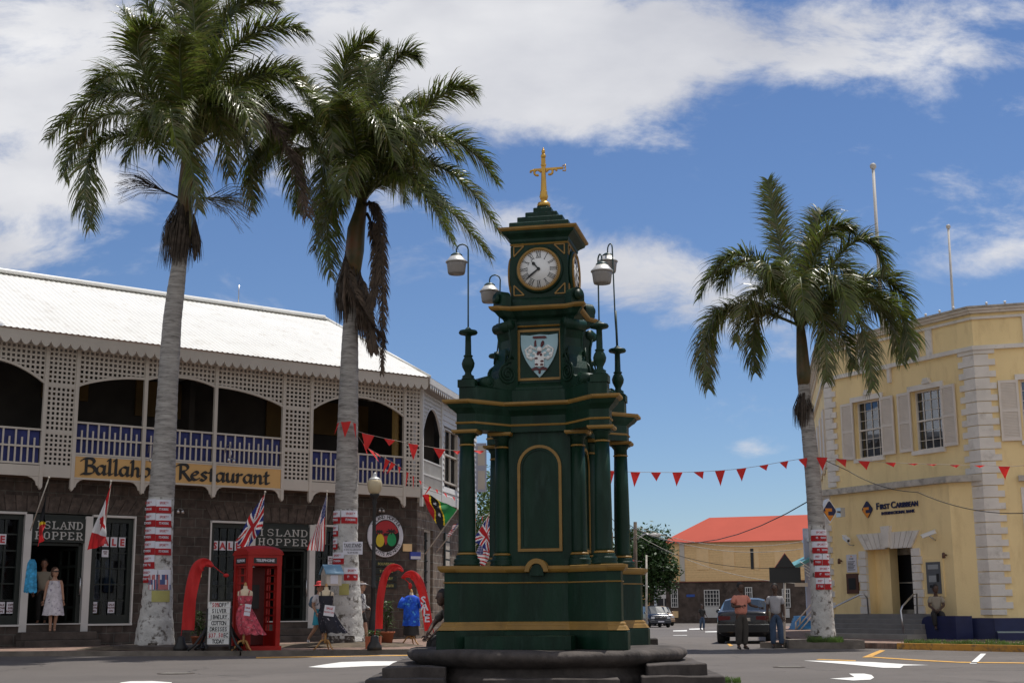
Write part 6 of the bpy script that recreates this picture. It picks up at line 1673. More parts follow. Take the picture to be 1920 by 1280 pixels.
# round sign, boards and plaques near the corner
s_, z_ = L.hit(723, 1004, -.06); rr = L.hit(756, 1004, -.06)[0] - s_
RD = thing('round_sign', 'round white-rimmed sign with red sky, yellow and green shapes on the stone wall', 'sign', L.w(s_, 0, z_))
A = L.M @ MX.Translation((s_, -.02, z_)) @ YZ; b = MB(A); b.lathe([(rr, 0), (rr, .04), (rr * .97, .05)], 48); b.m = 1; b.lathe([(rr * .76, .051), (rr * .76, .056)], 40); b.build('disc', [M['paper'], M['black']], RD)
b = MB(A); q = rr * .72
b.add([(q * math.cos(R(a)), q * math.sin(R(a)), .058) for a in range(15, 166, 10)] + [(-.3 * q, -.05 * q, .058), (0, -.62 * q, .058), (.3 * q, -.05 * q, .058)], [tuple(range(19))])
b.m = 1; b.add([(-q * .45 + q * .32 * math.cos(R(a)), -q * .35 + q * .48 * math.sin(R(a)) * (1 if a < 180 else .8), .061) for a in range(0, 360, 20)], [tuple(range(18))])
b.m = 2; b.add([(q * .45 + q * .36 * math.cos(R(a)), -q * .28 + q * .48 * math.sin(R(a)) * (1 if a < 180 else .8), .061) for a in range(0, 360, 20)], [tuple(range(18))])
b.m = 3
for (cx, cz, w) in ((-.5, .28, .3), (.42, .32, .4), (0, .12, .22)):
    for a in range(0, 360, 45): b.beam((cx * q, cz * q, .064 + a * 1e-5), ((cx + w * math.cos(R(a))) * q, (cz + w * .5 * math.sin(R(a)) - .04) * q, .064 + a * 1e-5), .03 * q / .4, .002)
b.build('picture', [M['redink'], mat('sun_yellow', (.65, .50, .03), .6), mat('leaf_green', (.01, .30, .10), .6), M['black']], RD)
b = MB(A)


def ringtext(b, word, r, a0, a1, size, flip=False):
    n = len(word)
    for i, ch in enumerate(word):
        if ch == ' ': continue
        a = a0 + (a1 - a0) * (i + .5) / n
        Mx = MX.Rotation(R(a - 90), 4, 'Z') @ MX.Translation((0, r, .052)) if not flip else MX.Rotation(R(a + 90), 4, 'Z') @ MX.Translation((0, -r, .052))
        b.text(ch, size, (0, 0, 0), .001, .002, M=Mx @ MX.Rotation(-PI / 2, 4, 'X'))


ringtext(b, 'ISLAND HOPPER', rr * .81, 150, 30, rr * .24); ringtext(b, 'ST. KITTS AND NEVIS', rr * .93, 205, 335, rr * .22, True); b.build('lettering', M['black'], RD)
for i, (wd, lab) in enumerate((('SOUVENIRS', 'topmost of the four green boards under the round sign'), ('T-SHIRTS', 'second green board from the top under the round sign'), ('JEWELRY', 'third green board from the top under the round sign'), ('CARIBELLE BATIK', 'lowest of the four green boards under the round sign'))):
    s0_, z0_ = L.hit(704, 1051 + i * 13.6, -.05); s1_, z1_ = L.hit(744, 1062 + i * 13.6, -.05); b = MB(L.M); b.box(s0_, s1_, -.05, -.01, z1_, z0_); o = b.build('name_board', M['darkgreen'], loc=L.w(s0_, 0, z1_)); tag(o, lab, 'sign', 'green boards on the stone wall')
    b = MB(L.M); b.text(wd, .115, ((s0_ + s1_) / 2, -.053, (z0_ + z1_) / 2 - .04), .002, .002, sx=min(1.1, .72 / (.075 * len(wd)))); b.build('lettering', mat('gold_letter', (.40, .36, .12), .6), o)
s_, z_ = L.hit(764, 1026, -.03); b = MB(L.M); b.box(s_ - .17, s_ + .17, -.04, .0, z_ - .12, z_ + .12); tag(b.build('wall_plaque', M['boards2'], loc=L.w(s_, 0, z_)), 'plain ochre plaque right of the round sign', 'plaque')
s_, z_ = L.hit(372, 1072, -.03); b = MB(L.M); b.box(s_ - .1, s_ + .1, -.04, .0, z_ - .14, z_ + .14); tag(b.build('wall_plaque', M['boards2'], loc=L.w(s_, 0, z_)), 'plain ochre plaque on the stone wall behind the curved red banner', 'plaque')
s_, z_ = T.hit(784, 1041, -.03); b = MB(L.M); s2_, z2_ = L.hit(779, 1041, -.04); b.box(s2_ - .2, s2_ + .2, -.05, .0, z2_ - .12, z2_ + .12); b.m = 1; b.box(s2_ - .19, s2_ + .19, -.055, -.05, z2_ - .11, z2_ - .02)
tag(b.build('street_sign', [mat('sign_blue', (.05, .08, .40), .5), M['paper']], loc=L.w(s2_, 0, z2_)), 'small blue and white street name plate at the stone corner', 'sign')
s0_, z1_ = T.hit(834, 998, -.05); s1_, z0_ = T.hit(843.5, 1066, -.05); b = MB(T.M); b.box(s0_, s1_, -.06, -.01, z0_, z1_); VS = tag(b.build('side_sign', M['darkgreen'], loc=T.w(s0_, 0, z0_)), 'tall narrow dark board with four pale squares on the side wall', 'sign')
for i in range(4):
    z = z0_ + (z1_ - z0_) * (i + .5) / 4; b = MB(T.M); b.box(s0_ + .1, s1_ - .1, -.066, -.061, z - (z1_ - z0_) * .10, z + (z1_ - z0_) * .10); b.build('pale_square', M['ledge'], VS)

# ------------------------------------------------------------------ flags
M['f_red'] = mat('flag_red', (.50, .02, .025), .8, trans=.3); M['f_white'] = mat('flag_white', (.72, .72, .74), .8, trans=.3); M['f_blue'] = mat('flag_blue', (.02, .035, .20), .8, trans=.2)
M['f_green'] = mat('flag_green', (.02, .22, .06), .8, trans=.3); M['f_yellow'] = mat('flag_yellow', (.70, .50, .02), .8, trans=.3); M['f_black'] = mat('flag_black', (.01, .01, .012), .8)
FM = [M['f_red'], M['f_white'], M['f_blue'], M['f_green'], M['f_yellow'], M['f_black']]


def starin(u, v, cx, cy, r, asp=1.5, rot=0):
    x, y = (u - cx) * asp, v - cy; a = math.atan2(y, x) + rot; d = math.hypot(x, y); k = (a / (2 * PI / 5)) % 1; k = abs(k - .5) * 2
    return d < r * (.42 + .58 * k ** 1.6)


def pat_us(u, v):
    if u < .42 and v > .46: return 1 if ((int(u * 26) + int(v * 26)) % 2 == 0) and (int(u * 26) % 2 == 0) else 2
    return 0 if int(v * 13) % 2 == 0 else 1


def pat_uk(u, v):
    x, y = u - .5, (v - .5)
    if abs(y) < .1 or abs(x) < .055: return 0
    if abs(y) < .17 or abs(x) < .09: return 1
    d = abs(abs(y) - abs(x))
    if d < .05: return 0
    return 1 if d < .13 else 2


def pat_ca(u, v):
    if u < .25 or u > .75: return 0
    x, y = abs(u - .5) * 2, v - .5
    leaf = (x < .07 and -.38 < y < -.1) or (abs(y) + x * .9 < .26 and y > -.14) or (x + abs(y - .02) * 2.2 < .36) or (x < .12 and -.1 < y < .36 - x)
    return 0 if leaf else 1


def pat_sk(u, v):
    d = (v - u)
    if abs(d) < .20:
        if starin(u, v, .32, .32, .10, rot=.4) or starin(u, v, .66, .66, .10, rot=.4): return 1
        return 5
    if abs(d) < .27: return 4
    return 3 if d > 0 else 0


def flag(lab, pole, corners, pat, Y, nu=44, nv=32, wave=.09, seed=0, pr=.016):
    """pole: (foot px, tip px); corners px: hoist top, fly top, fly bottom, hoist bottom"""
    pf, pt = atY(*pole[0], Y + (pole[2] if len(pole) > 2 else .45)), atY(*pole[1], Y)
    FG = thing('flag', lab, 'flag', pf, 'flags on poles along the restaurant building')
    b = MB(); b.tube([pf, pt], pr, 6); b.ball(pt, .03, 8, 6); b.build('pole', M['ledge'], FG)
    c = [atY(x, y, Y) for x, y in corners]; b = MB(); rn = random.Random(seed); ph = rn.uniform(0, 6)
    def P_(u, v):
        p = (c[0] * (1 - u) + c[1] * u) * v + (c[3] * (1 - u) + c[2] * u) * (1 - v)
        f = u ** .7; return p + V((.35 * wave * f * math.sin(v * 9 + u * 4 + ph), -wave * f * math.sin(u * 8 + v * 3.2 + ph) - .4 * wave * math.sin(v * 11 + ph * 2) * f, .25 * wave * f * math.cos(u * 9 + ph)))
    b.add([P_(i / nu, j / nv) for j in range(nv + 1) for i in range(nu + 1)], [(j * (nu + 1) + i, j * (nu + 1) + i + 1, (j + 1) * (nu + 1) + i + 1, (j + 1) * (nu + 1) + i) for j in range(nv) for i in range(nu)], True)
    b.mi = [pat((i + .5) / nu, (j + .5) / nv) for j in range(nv) for i in range(nu)]; b.build('cloth', FM, FG)


flag('furled black, yellow and red flag hanging at the left shop doorway', ((57, 994), (92, 895)), [(88, 918), (67, 1022), (84, 1006), (84, 960)], lambda u, v: 5 if u < .42 + .2 * v else (4 if u < .5 + .2 * v else 0), 35.2, wave=.10, seed=1)
flag('red and white maple leaf flag drooping in front of the left shop window', ((194, 1010), (208, 902)), [(209, 905), (162, 1030), (196, 1022), (199, 960)], pat_ca, 35.6, wave=.07, seed=2)
flag('drooping union flag above the red phone box', ((478, 1005), (497, 922)), [(496, 926), (440, 1012), (464, 1034), (493, 985)], pat_uk, 38.4, wave=.10, seed=3)
flag('stars and stripes flag hanging left of the centre palm', ((610, 1020), (613, 921)), [(613, 926), (606, 1032), (577, 1030), (597, 975)], lambda u, v: pat_us(u, v), 38.8, wave=.07, seed=4)
flag('green, black and red flag with white stars flying at the corner of the stone building', ((797, 1038), (858, 954)), [(857, 955), (806, 928), (789, 930), (826, 994)], lambda u, v: pat_sk(u, v), 40.5, wave=.12, seed=5)
flag('small red and white striped flag just below the star flag', ((818, 1034), (862, 982)), [(860, 980), (850, 984), (838, 1006), (846, 1003)], pat_us, 41.5, nu=24, nv=18, wave=.04, seed=6)
flag('union flag between the left column and the body of the monument', ((880, 1022), (917, 966)), [(916, 967), (926, 1006), (918, 1034), (886, 1012)], pat_uk, 46, wave=.08, seed=7)
flag('stars and stripes flag below the union flag beside the left monument column', ((872, 1050), (895, 1018)), [(898, 1022), (924, 1018), (921, 1066), (886, 1052)], pat_us, 48, wave=.08, seed=8)

# ------------------------------------------------------------------ street furniture on the left pavement
M['phone'] = mat('phone_red', (.34, .013, .009), .5, spec=.3, var=.2, scale=2)
M['phone_in'] = mat('phone_inside', (.10, .012, .01), .6)
PB = thing('phone_box', 'red telephone box with domed roof and open door on the pavement', 'phone box', (-6.02, 32.45, .2))
A = MX.Translation((-6.02, 32.45, .2)) @ MX.Rotation(R(34), 4, 'Z'); w = .42; H_ = 2.38
b = MB(A); b.box(-w - .03, w + .03, -w - .03, w + .03, 0, .10)
b.box(-w + .1, w - .1, w - .05, w, .1, 2.02) if False else None
for sx in (-1, 1):
    for sy in (-1, 1): b.box(min(sx * w, sx * (w - .11)), max(sx * w, sx * (w - .11)), min(sy * w, sy * (w - .11)), max(sy * w, sy * (w - .11)), .1, 2.02)
b.box(-w - .005, w + .005, -w - .005, w + .005, 1.93, 2.22); b.box(-w - .03, w + .03, -w - .03, w + .03, 2.18, 2.215)
b.build('frame', M['phone'], PB)
b = MB(A)
n = 14; vs = []
for j in range(n + 1):
    for i in range(n + 1):
        x, y = -1 + 2 * i / n, -1 + 2 * j / n; e = .20 * (1 - .5 * (x * x + y * y)) + .02; edge = max(abs(x), abs(y))
        vs.append((x * (w + .02), y * (w + .02), 2.217 + .02 + .085 * ((1 - x * x) ** .5 + (1 - y * y) ** .5) ))
b.add(vs, [(j * (n + 1) + i, j * (n + 1) + i + 1, (j + 1) * (n + 1) + i + 1, (j + 1) * (n + 1) + i) for j in range(n) for i in range(n)], True)
for k in range(4):
    C_ = MX.Rotation(k * PI / 2, 4, 'Z'); e = [(-(w + .02) + 2 * (w + .02) * i / n, 2.237 + .085 * (1 - (-1 + 2 * i / n) ** 2) ** .5) for i in range(n + 1)]
    b.panel([(-(w + .02), 2.215)] + e[::1] + [((w + .02), 2.215)], -(w + .02), -(w - .02), M=C_)
b.build('domed_roof', M['phone'], PB)
for k in range(4):
    C_ = A @ MX.Rotation(k * PI / 2, 4, 'Z'); b = MB(C_); b.box(-.29, .29, -w - .008, -w, 1.98, 2.11); b.m = 1; b.text('TELEPHONE', .085, (0, -w - .009, 2.02), .002, .002); b.build('sign_panel', [M['black'], M['paper']], PB)
for k in (1, 2, 3):
    C_ = A @ MX.Rotation(k * PI / 2, 4, 'Z'); b = MB(C_); b.box(-w + .11, w - .11, -w + .03, -w + .06, .1, .42)
    for s in (-w + .11, w - .15): b.box(s, s + .04, -w + .02, -w + .07, .42, 1.93)
    for i in range(9): z = .42 + 1.48 * i / 8; b.box(-w + .15, w - .15, -w + .025, -w + .065, z - .018, z + .018)
    for s in (-.14, .14): b.box(s - .015, s + .015, -w + .03, -w + .06, .42, 1.93)
    b.build('glazed_side', M['phone'], PB)
b = MB(A); b.box(-w + .12, w - .12, w - .16, w - .1, .12, 1.9); b.m = 1; b.box(-.16, .12, w - .28, w - .16, .95, 1.5); b.build('back_board', [M['phone_in'], M['black']], PB)
b = MB(A @ MX.Translation((w - .1, -w, 0)) @ MX.Rotation(R(-104), 4, 'Z')); b.box(0, .06, -.02, .02, .12, 1.92); b.box(.6, .66, -.02, .02, .12, 1.92); b.box(.06, .6, -.02, .02, .12, .42)
for i in range(9): z = .42 + 1.48 * i / 8; b.box(.06, .6, -.015, .015, z - .016, z + .016)
b.build('open_door', M['phone'], PB) if False else None

# street lamp
M['globe'] = mat('lamp_globe', (.62, .52, .34), .25, var=.08, trans=.25)
lp = V((gnd(701, 1222, .2).x * 33.6 / 30.6, 33.6, .2)); lp.x = atY(700, 1100, 33.6).x
zt = atY(700, 885, 33.6).z; zg = atY(700, 926, 33.6).z
SLp = thing('street_lamp', 'black street lamp post with a cream acorn globe', 'street lamp', lp)
b = MB(MX.Translation((lp.x, lp.y, 0))); b.lathe([(.17, .2), (.17, .32), (.12, .38), (.10, .7), (.085, .9), (.06, 1.0), (.055, 1.6), (.07, 1.62), (.07, 1.66), (.05, 1.7), (.042, zg - .25), (.06, zg - .2), (.05, zg - .12), (.09, zg - .08), (.12, zg - .02), (.12, zg)], 16); b.build('post', M['black'], SLp)
b = MB(MX.Translation((lp.x, lp.y, 0))); h = zt - zg
b.lathe([(.10, zg + .003), (.15, zg + h * .12), (.178, zg + h * .32), (.185, zg + h * .5), (.165, zg + h * .62), (.155, zg + h * .64)], 20); b.build('globe', M['globe'], SLp)
b = MB(MX.Translation((lp.x, lp.y, 0))); b.lathe([(.158, zg + h * .642), (.15, zg + h * .70), (.09, zg + h * .76), (.05, zg + h * .78), (.055, zg + h * .84), (.04, zg + h * .9), (.045, zg + h * .93), (.012, zg + h)], 16); b.build('cap', M['shade'], SLp)

# sandwich board with changeable letters
Yb = 31.75
c1, c2 = atY(388, 1207, Yb), atY(432, 1127, Yb); SBd = thing('letter_board', 'white changeable-letter board on a dark wheeled stand advertising silver jewelry and cotton dresses', 'sign', (c1.x, Yb, .2))
b = MB(); b.box(c1.x, c2.x, Yb, Yb + .06, c1.z, c2.z); b.build('panel', M['face'], SBd)
hh = (c2.z - c1.z) / 7; cx = (c1.x + c2.x) / 2
rows = ['*50%OFF*', 'SILVER', 'JEWELRY.', 'COTTON', 'DRESSES', '$37.50EC', 'TODAY']
b = MB()
for i in range(8): b.box(c1.x, c2.x, Yb - .008, Yb, c1.z + hh * i - .004, c1.z + hh * i + .004)
b.m = 1
for i, r_ in enumerate(rows):
    z = c2.z - hh * (i + 1) + hh * .14; n = len(r_); pitch = .056; dx = {0: 0, 2: .02, 4: .0}.get(i, 0)
    for k, ch in enumerate(r_):
        red = (i == 0 and ch in '50%') or (i == 5 and ch in '$37.50'); b.m = 2 if red else 1
        b.text('*' if ch == '*' else ch, hh * (.95 if ch != '*' else 1.1), (cx + dx + (k - (n - 1) / 2) * pitch, Yb - .003, z), .001, .0035, sx=.72)
b.build('letters', [M['ledge'], M['black'], M['redink']], SBd)
for sx, x in ((-1, c1.x), (1, c2.x)):
    b = MB(); b.box(min(x, x + sx * .035), max(x, x + sx * .035), Yb - .01, Yb + .08, c1.z - .1, c2.z - .15)
    for sy in (-1, 1):
        b.tube([V((x + sx * .02, Yb + .03, c1.z + .4)), V((x + sx * .10, Yb + .03 + sy * .15, c1.z + .2)), V((x + sx * .22, Yb + .03 + sy * .3, .35)), V((x + sx * .36, Yb + .03 + sy * .36, .23))], .03, 8)
    b.tube([V((x + sx * .15, Yb - .3, .27)), V((x + sx * .15, Yb + .36, .27))], .02, 6)
    b.build('stand_leg', M['black'], SBd)
for sx, x in ((-1, c1.x), (1, c2.x)):
    b = MB(MX.Translation((x + sx * .17, Yb + .35, .30)) @ MX.Rotation(PI / 2, 4, 'Y')); b.lathe([(.10, -.025), (.11, 0), (.10, .025)], 18); b.build('wheel', M['black'], SBd)


# feather banners
def feather(lab, spine, wpx, base, Y, text=None, tail=None, seed=0, side=1):
    p0 = atY(*base, Y); p0.z = .2; FB_ = thing('feather_banner', lab, 'banner', p0, 'curved red banners on the pavement')
    b = MB(MX.Translation(p0)); b.lathe([(.17, 0), (.17, .08), (.10, .2), (.09, .3), (.03, .34)], 12); b.build('weighted_base', M['black'], FB_)
    C_ = [atY(x, y, Y) for x, y in spine]
    Q = []
    for i in range(len(C_) - 1):
        q0, q1, q2, q3 = C_[max(i - 1, 0)], C_[i], C_[i + 1], C_[min(i + 2, len(C_) - 1)]
        for k in range(6):
            t = k / 6; Q.append(.5 * ((2 * q1) + (q2 - q0) * t + (2 * q0 - 5 * q1 + 4 * q2 - q3) * t * t + (3 * q1 - q0 - 3 * q2 + q3) * t ** 3))
    Q.append(C_[-1]); b = MB(); b.tube([p0 + V((0, 0, .3))] + Q, [.011] * (len(Q)) + [.004], 6); b.build('pole', M['redink'], FB_)
    vs = []; n = len(Q); rn = random.Random(seed); W = 8
    for i in range(n):
        t = i / (n - 1); tg = (Q[min(i + 1, n - 1)] - Q[max(i - 1, 0)]).normalized(); nn = V((tg.z, 0, -tg.x)) * side
        w = wpx / F * Y * 1.02 * (1 if t < .75 else 1 - (t - .75) / .25 * .75)
        for j in range(W + 1):
            u = j / W; vs.append(Q[i] + nn * w * u + V((0, -.018 - .05 * u * math.sin(i * .55 + u * 3 + seed) - .02 * math.sin(u * 9 + i * .3), .0)))
    b = MB(); b.add(vs, [(i * (W + 1) + j, i * (W + 1) + j + 1, (i + 1) * (W + 1) + j + 1, (i + 1) * (W + 1) + j) for i in range(n - 1) for j in range(W)], True); b.build('cloth', M['banner'], FB_)
    if tail:
        T_ = [atY(x, y, Y) for x, y in tail]; b = MB(); b.tube(T_, [.012, .01] + [.008] * (len(T_) - 2), 5); e = T_[-1]; b.ball(e, (.07 if side > 0 else .045, .03, .045 if side > 0 else .08), 8, 6); b.build('tassel', M['banner'], FB_)
    if text:
        for k, ch in enumerate(text[0]):
            x, y = text[1][0] + (text[2][0] - text[1][0]) * k / 3, text[1][1] + (text[2][1] - text[1][1]) * k / 3; q = atY(x, y, Y - .26); b = MB(); b.text(ch, .26, tuple(q), .003, .006, M=None)
            b.build('letter', M['paper'], FB_)


M['banner'] = mat('banner_red', (.60, .022, .02), .7, var=.12, scale=4, trans=.22)
feather('curved red banner with drooping tasselled tip left of the letter board', [(341, 1180), (345, 1130), (352, 1085), (362, 1058), (377, 1047), (392, 1049), (401, 1060)], 22, (338, 1222), 32.2, tail=[(400, 1060), (412, 1070), (424, 1078)], seed=1)
feather('curved red banner arching right in front of the street lamp', [(704, 1178), (706, 1130), (712, 1090), (722, 1066), (735, 1057), (750, 1060), (757, 1070)], 13, (702, 1222), 31.8, seed=2)
feather('curved red banner with white SALE lettering right of the blue shirt', [(812, 1180), (806, 1140), (797, 1100), (788, 1080), (775, 1070), (762, 1072), (752, 1082)], 15, (814, 1222), 33.0, text=('SALE', (793.5, 1132), (800.5, 1165)), tail=[(755, 1082), (765, 1090), (769, 1098)], seed=3, side=-1)


# plants in pots
M['terracotta'] = mat('terracotta', (.34, .10, .045), .85, var=.15)
M['plantleaf'] = mat('pot_plant_leaf', (.05, .10, .02), .5, var=.45, scale=5, trans=.25)


def potplant(lab, px, yb, Y, hpx, rpot, plab='potted_plant', seed=0, square=False, dense=70):
    p = atY(px, yb, Y); p.z = .2; P_ = thing('potted_plant', lab, 'plant', p); rn = random.Random(seed); h = hpx / F * Y
    b = MB(MX.Translation(p))
    if square: b.stack([([(-rpot, -rpot), (rpot, -rpot), (rpot, rpot), (-rpot, rpot)], 0), ([(-rpot * 1.05, -rpot * 1.05), (rpot * 1.05, -rpot * 1.05), (rpot * 1.05, rpot * 1.05), (-rpot * 1.05, rpot * 1.05)], rpot * 1.7)])
    else: b.lathe([(rpot * .68, 0), (rpot * .95, rpot * 1.5), (rpot * 1.08, rpot * 1.52), (rpot * 1.08, rpot * 1.72), (rpot * .9, rpot * 1.72), (rpot * .88, rpot * 1.6)], 18)
    b.build('pot', M['terracotta'], P_)
    b = MB(); z0 = rpot * 1.6
    for i in range(5):
        a = rn.uniform(0, 6.3); e = p + V((.12 * math.cos(a), .12 * math.sin(a), z0 + h * rn.uniform(.5, .85))); b.tube([p + V((0, 0, z0)), e], [.015, .008], 5)
    b.build('stem', M['bark'], P_); b = MB()
    for i in range(dense * 3):
        t = rn.random(); a = rn.uniform(0, 6.3); q = p + V((.1 * math.cos(a) * rn.random(), .1 * math.sin(a) * rn.random(), z0 + h * (.1 + .82 * t))); d = V((math.cos(a), math.sin(a), rn.uniform(-.1, .9))).normalized(); l = rn.uniform(.13, .26) * (1.1 - .4 * t); s = d.cross(V((0, 0, 1))).normalized() * .022
        m_ = q + d * l * .5; e = m_ + (d + V((0, 0, -.6))).normalized() * l * .5; b.add([q, m_ + s, e, m_ - s], [(0, 1, 2, 3)])
    b.build('leaves', M['plantleaf'], P_)


potplant('leafy green plant in a round terracotta pot right of the street lamp', 724, 1208, 35.6, 62, .21, seed=3)
potplant('dark leafy plant in a terracotta pot behind the letter board', 371, 1210, 34.5, 50, .17, seed=4)
potplant('low plant in a square red planter at the foot of the street lamp', 700, 1212, 33.0, 10, .17, seed=5, square=True, dense=20)

# dress forms
M['form'] = mat('dress_form', (.62, .50, .34), .7, var=.04)
M['wood'] = mat('turned_wood', (.42, .22, .07), .5, var=.15)
M['dress_pink'] = mat('pink_print', (.52, .07, .10), .8, var=.6, scale=14, trans=.15, stains=((.62, .35, .36), .58, .66, 18))
M['dress_dark'] = mat('dark_floral', (.015, .015, .025), .8, var=.3, trans=.05, stains=((.55, .50, .55), .62, .66, 16))
M['shirt_blue'] = mat('blue_print', (.01, .09, .62), .8, var=.5, scale=7, trans=.12, stains=((.10, .42, .80), .56, .64, 9))


def torso_rings(rings, n=28, wave=None):
    """rings: (cx, cy, z, rx, ry, ripple)"""
    vs = []; fs = []
    for k, (cx, cy, z, rx, ry, rp) in enumerate(rings):
        for i in range(n):
            a = 2 * PI * i / n; f = 1 + rp * math.sin(a * 7 + k * .35) + rp * .5 * math.sin(a * 4 + 1)
            vs.append((cx + rx * f * math.cos(a), cy + ry * f * math.sin(a), z + (rp * .12 * math.sin(a * 7 + 1) if k == len(rings) - 1 else 0)))
    for k in range(len(rings) - 1):
        for i in range(n): j = (i + 1) % n; fs.append((k * n + i, (k + 1) * n + i, (k + 1) * n + j, k * n + j))
    return vs, fs


def dressform(lab, px, Y, ytop, zb, kind, blow=0):
    zt = atY(px, ytop, Y).z; x = atY(px, 1150, Y).x; p = V((x, Y, zb)); P_ = thing('mannequin', lab, 'mannequin', p, 'dress forms showing clothes on the pavement'); A = MX.Translation((x, Y, zt))
    b = MB(A); b.lathe([(.012, 0), (.035, -.03), (.03, -.07), (.04, -.08)], 12); b.build('finial', M['wood'], P_)
    vs, fs = torso_rings([(0, 0, -.08, .045, .045, 0), (0, 0, -.14, .05, .05, 0), (0, 0, -.17, .10, .07, 0), (0, 0, -.21, .17, .09, 0), (0, 0, -.29, .175, .10, 0), (0, -.01, -.40, .155, .125, 0), (0, 0, -.55, .12, .10, 0), (0, 0, -.70, .16, .12, 0), (0, 0, -.80, .17, .12, 0)])
    b = MB(A); b.add(vs + [(0, 0, -.08)], fs, True); b.build('bust', M['form'], P_)
    b = MB(MX.Translation((x, Y, zb))); hz = zt - zb
    b.lathe([(.03, .16), (.035, .22), (.025, .26), (.03, .34), (.02, .4), (.02, hz - .78)], 10)
    for a in (200, 320, 80):
        d = V((math.cos(R(a)), math.sin(R(a)), 0)); b.tube([V((0, 0, .24)), d * .10 + V((0, 0, .22)), d * .20 + V((0, 0, .08)), d * .27 + V((0, 0, .02))], [.024, .022, .018, .014], 7)
    b.build('stand', M['wood'], P_)
    if kind == 'pink':
        r_ = [(0, -.01, -.30, .17, .115, .0), (0, -.012, -.40, .165, .135, .01), (0, 0, -.50, .135, .11, .01), (0, 0, -.545, .132, .11, .0), (0, 0, -.60, .16, .13, .04), (.03, 0, -.75, .21, .17, .07), (.08, 0, -.92, .24, .19, .09), (.16, 0, -1.08, .26, .20, .10), (.22, 0, -1.17, .27, .20, .12)]
        m = M['dress_pink']; straps = True
    elif kind == 'dark':
        r_ = [(0, -.01, -.28, .17, .115, .0), (0, -.012, -.40, .165, .135, .01), (0, 0, -.53, .135, .11, .0), (0, 0, -.62, .17, .14, .04), (.04, 0, -.80, .22, .17, .07), (.12, 0, -.98, .25, .19, .10), (.2, 0, -1.12, .27, .20, .12)]
        m = M['dress_dark']; straps = True
    else:
        r_ = [(0, 0, -.15, .07, .065, 0), (0, 0, -.18, .14, .09, 0), (0, 0, -.22, .20, .115, .0), (0, 0, -.34, .20, .14, .02), (0, 0, -.55, .20, .16, .03), (0, 0, -.80, .21, .17, .04), (0, 0, -.93, .22, .17, .05)]
        m = M['shirt_blue']; straps = False
    vs, fs = torso_rings(r_, 42); b = MB(A); b.add(vs, fs, True)
    if straps:
        for s in (-1, 1): b.tube([(s * .10, -.115, -.29), (s * .11, -.07, -.19), (s * .10, .05, -.20), (s * .09, .10, -.30)], .012, 6)
    else:
        for s in (-1, 1): b.tube([(s * .17, 0, -.24), (s * .25, -.01, -.36), (s * .27, -.02, -.48)], [.09, .09, .10], 10)
    b.build('dress' if straps else 'shirt', m, P_)
    if not straps:
        b = MB(A); vs, fs = torso_rings([(0, 0, -.92, .19, .15, .03), (0, 0, -1.05, .20, .15, .03), (0, 0, -1.17, .21, .16, .04)], 30); b.add(vs, fs, True); b.build('skirt', M['black'], P_)
    else:
        b = MB(A @ MX.Translation((.10, -.17, -.62)) @ MX.Rotation(R(8), 4, 'Y')); w_, h_ = (.07, .13) if kind == 'pink' else (.12, .12)
        b.box(-w_, w_, -.005, 0, -h_, h_); b.m = 1
        b.text('SALE', .05 if kind == 'pink' else .07, (0, -.007, .03), .001, .002); b.text('NOW ON', .035 if kind == 'pink' else .05, (0, -.007, -.05), .001, .001); b.build('price_card', [M['paper'], M['redink']], P_)


dressform('dress form in a pink print sundress in front of the phone box', 458.5, 31.6, 1091, .2, 'pink')
dressform('dress form in a dark floral dress with a paper card left of the centre palm', 611, 31.9, 1093, .2, 'dark')
dressform('dress form in a bright blue print shirt and black skirt beside the SALE banner', 771, 36.0, 1104, .2, 'shirt')
# blue dress hanging at the doorway
b = MB(); q = atY(60, 1048, 35.9); vs, fs = torso_rings([(0, 0, 0, .06, .04, .1), (0, 0, -.1, .11, .06, .1), (0, 0, -.4, .13, .07, .14), (0, 0, -.85, .15, .08, .16)], 26); b.add(vs, fs, True, M=MX.Translation(q)); tag(b.build('hanging_dress', mat('aqua_print', (.04, .30, .55), .8, var=.5, scale=12), loc=q - V((0, 0, .85))), 'pale blue dress hanging on the left post of the left doorway', 'dress')

# birdhouse shaped box, taxi sign and posters on the palms
q = atY(621, 1097, 34.6); BX = thing('post_box', 'white house-shaped wooden box with a blue roof fixed beside the centre palm', 'box', q)
A = MX.Translation(q) @ MX.Rotation(R(28), 4, 'Z'); b = MB(A); b.prism([(-.20, -.2), (.20, -.2), (.20, .2), (-.20, .2)], 0, .30); b.panel([(-.20, .301), (.20, .301), (0, .48)], -.2, .2, M=MX.Rotation(-PI / 2, 4, 'Z')); b.build('body', M['white'], BX)
b = MB(A @ MX.Rotation(-PI / 2, 4, 'Z')); b.panel([(-.25, .27), (0, .49), (.25, .27), (.25, .30), (0, .52), (-.25, .30)], -.24, .24); b.build('roof', mat('box_roof', (.16, .30, .42), .6), BX)
b = MB(A); b.box(-.10, .10, -.21, -.2, .04, .26); b.build('notice', M['paper'], BX); b = MB(A @ MX.Rotation(-PI / 2, 4, 'Z')); b.panel([(-.12, .05)] + arc(0, .16, .12, 0, 180, 8)[::1][::-1] + [(.12, .05)], -.212, -.2); b.build('door', M['ledge'], BX)


def on_trunk(cx, wpx, Y): return atY(cx, 1000, Y).x, wpx / 2 / F * Y * 1.02


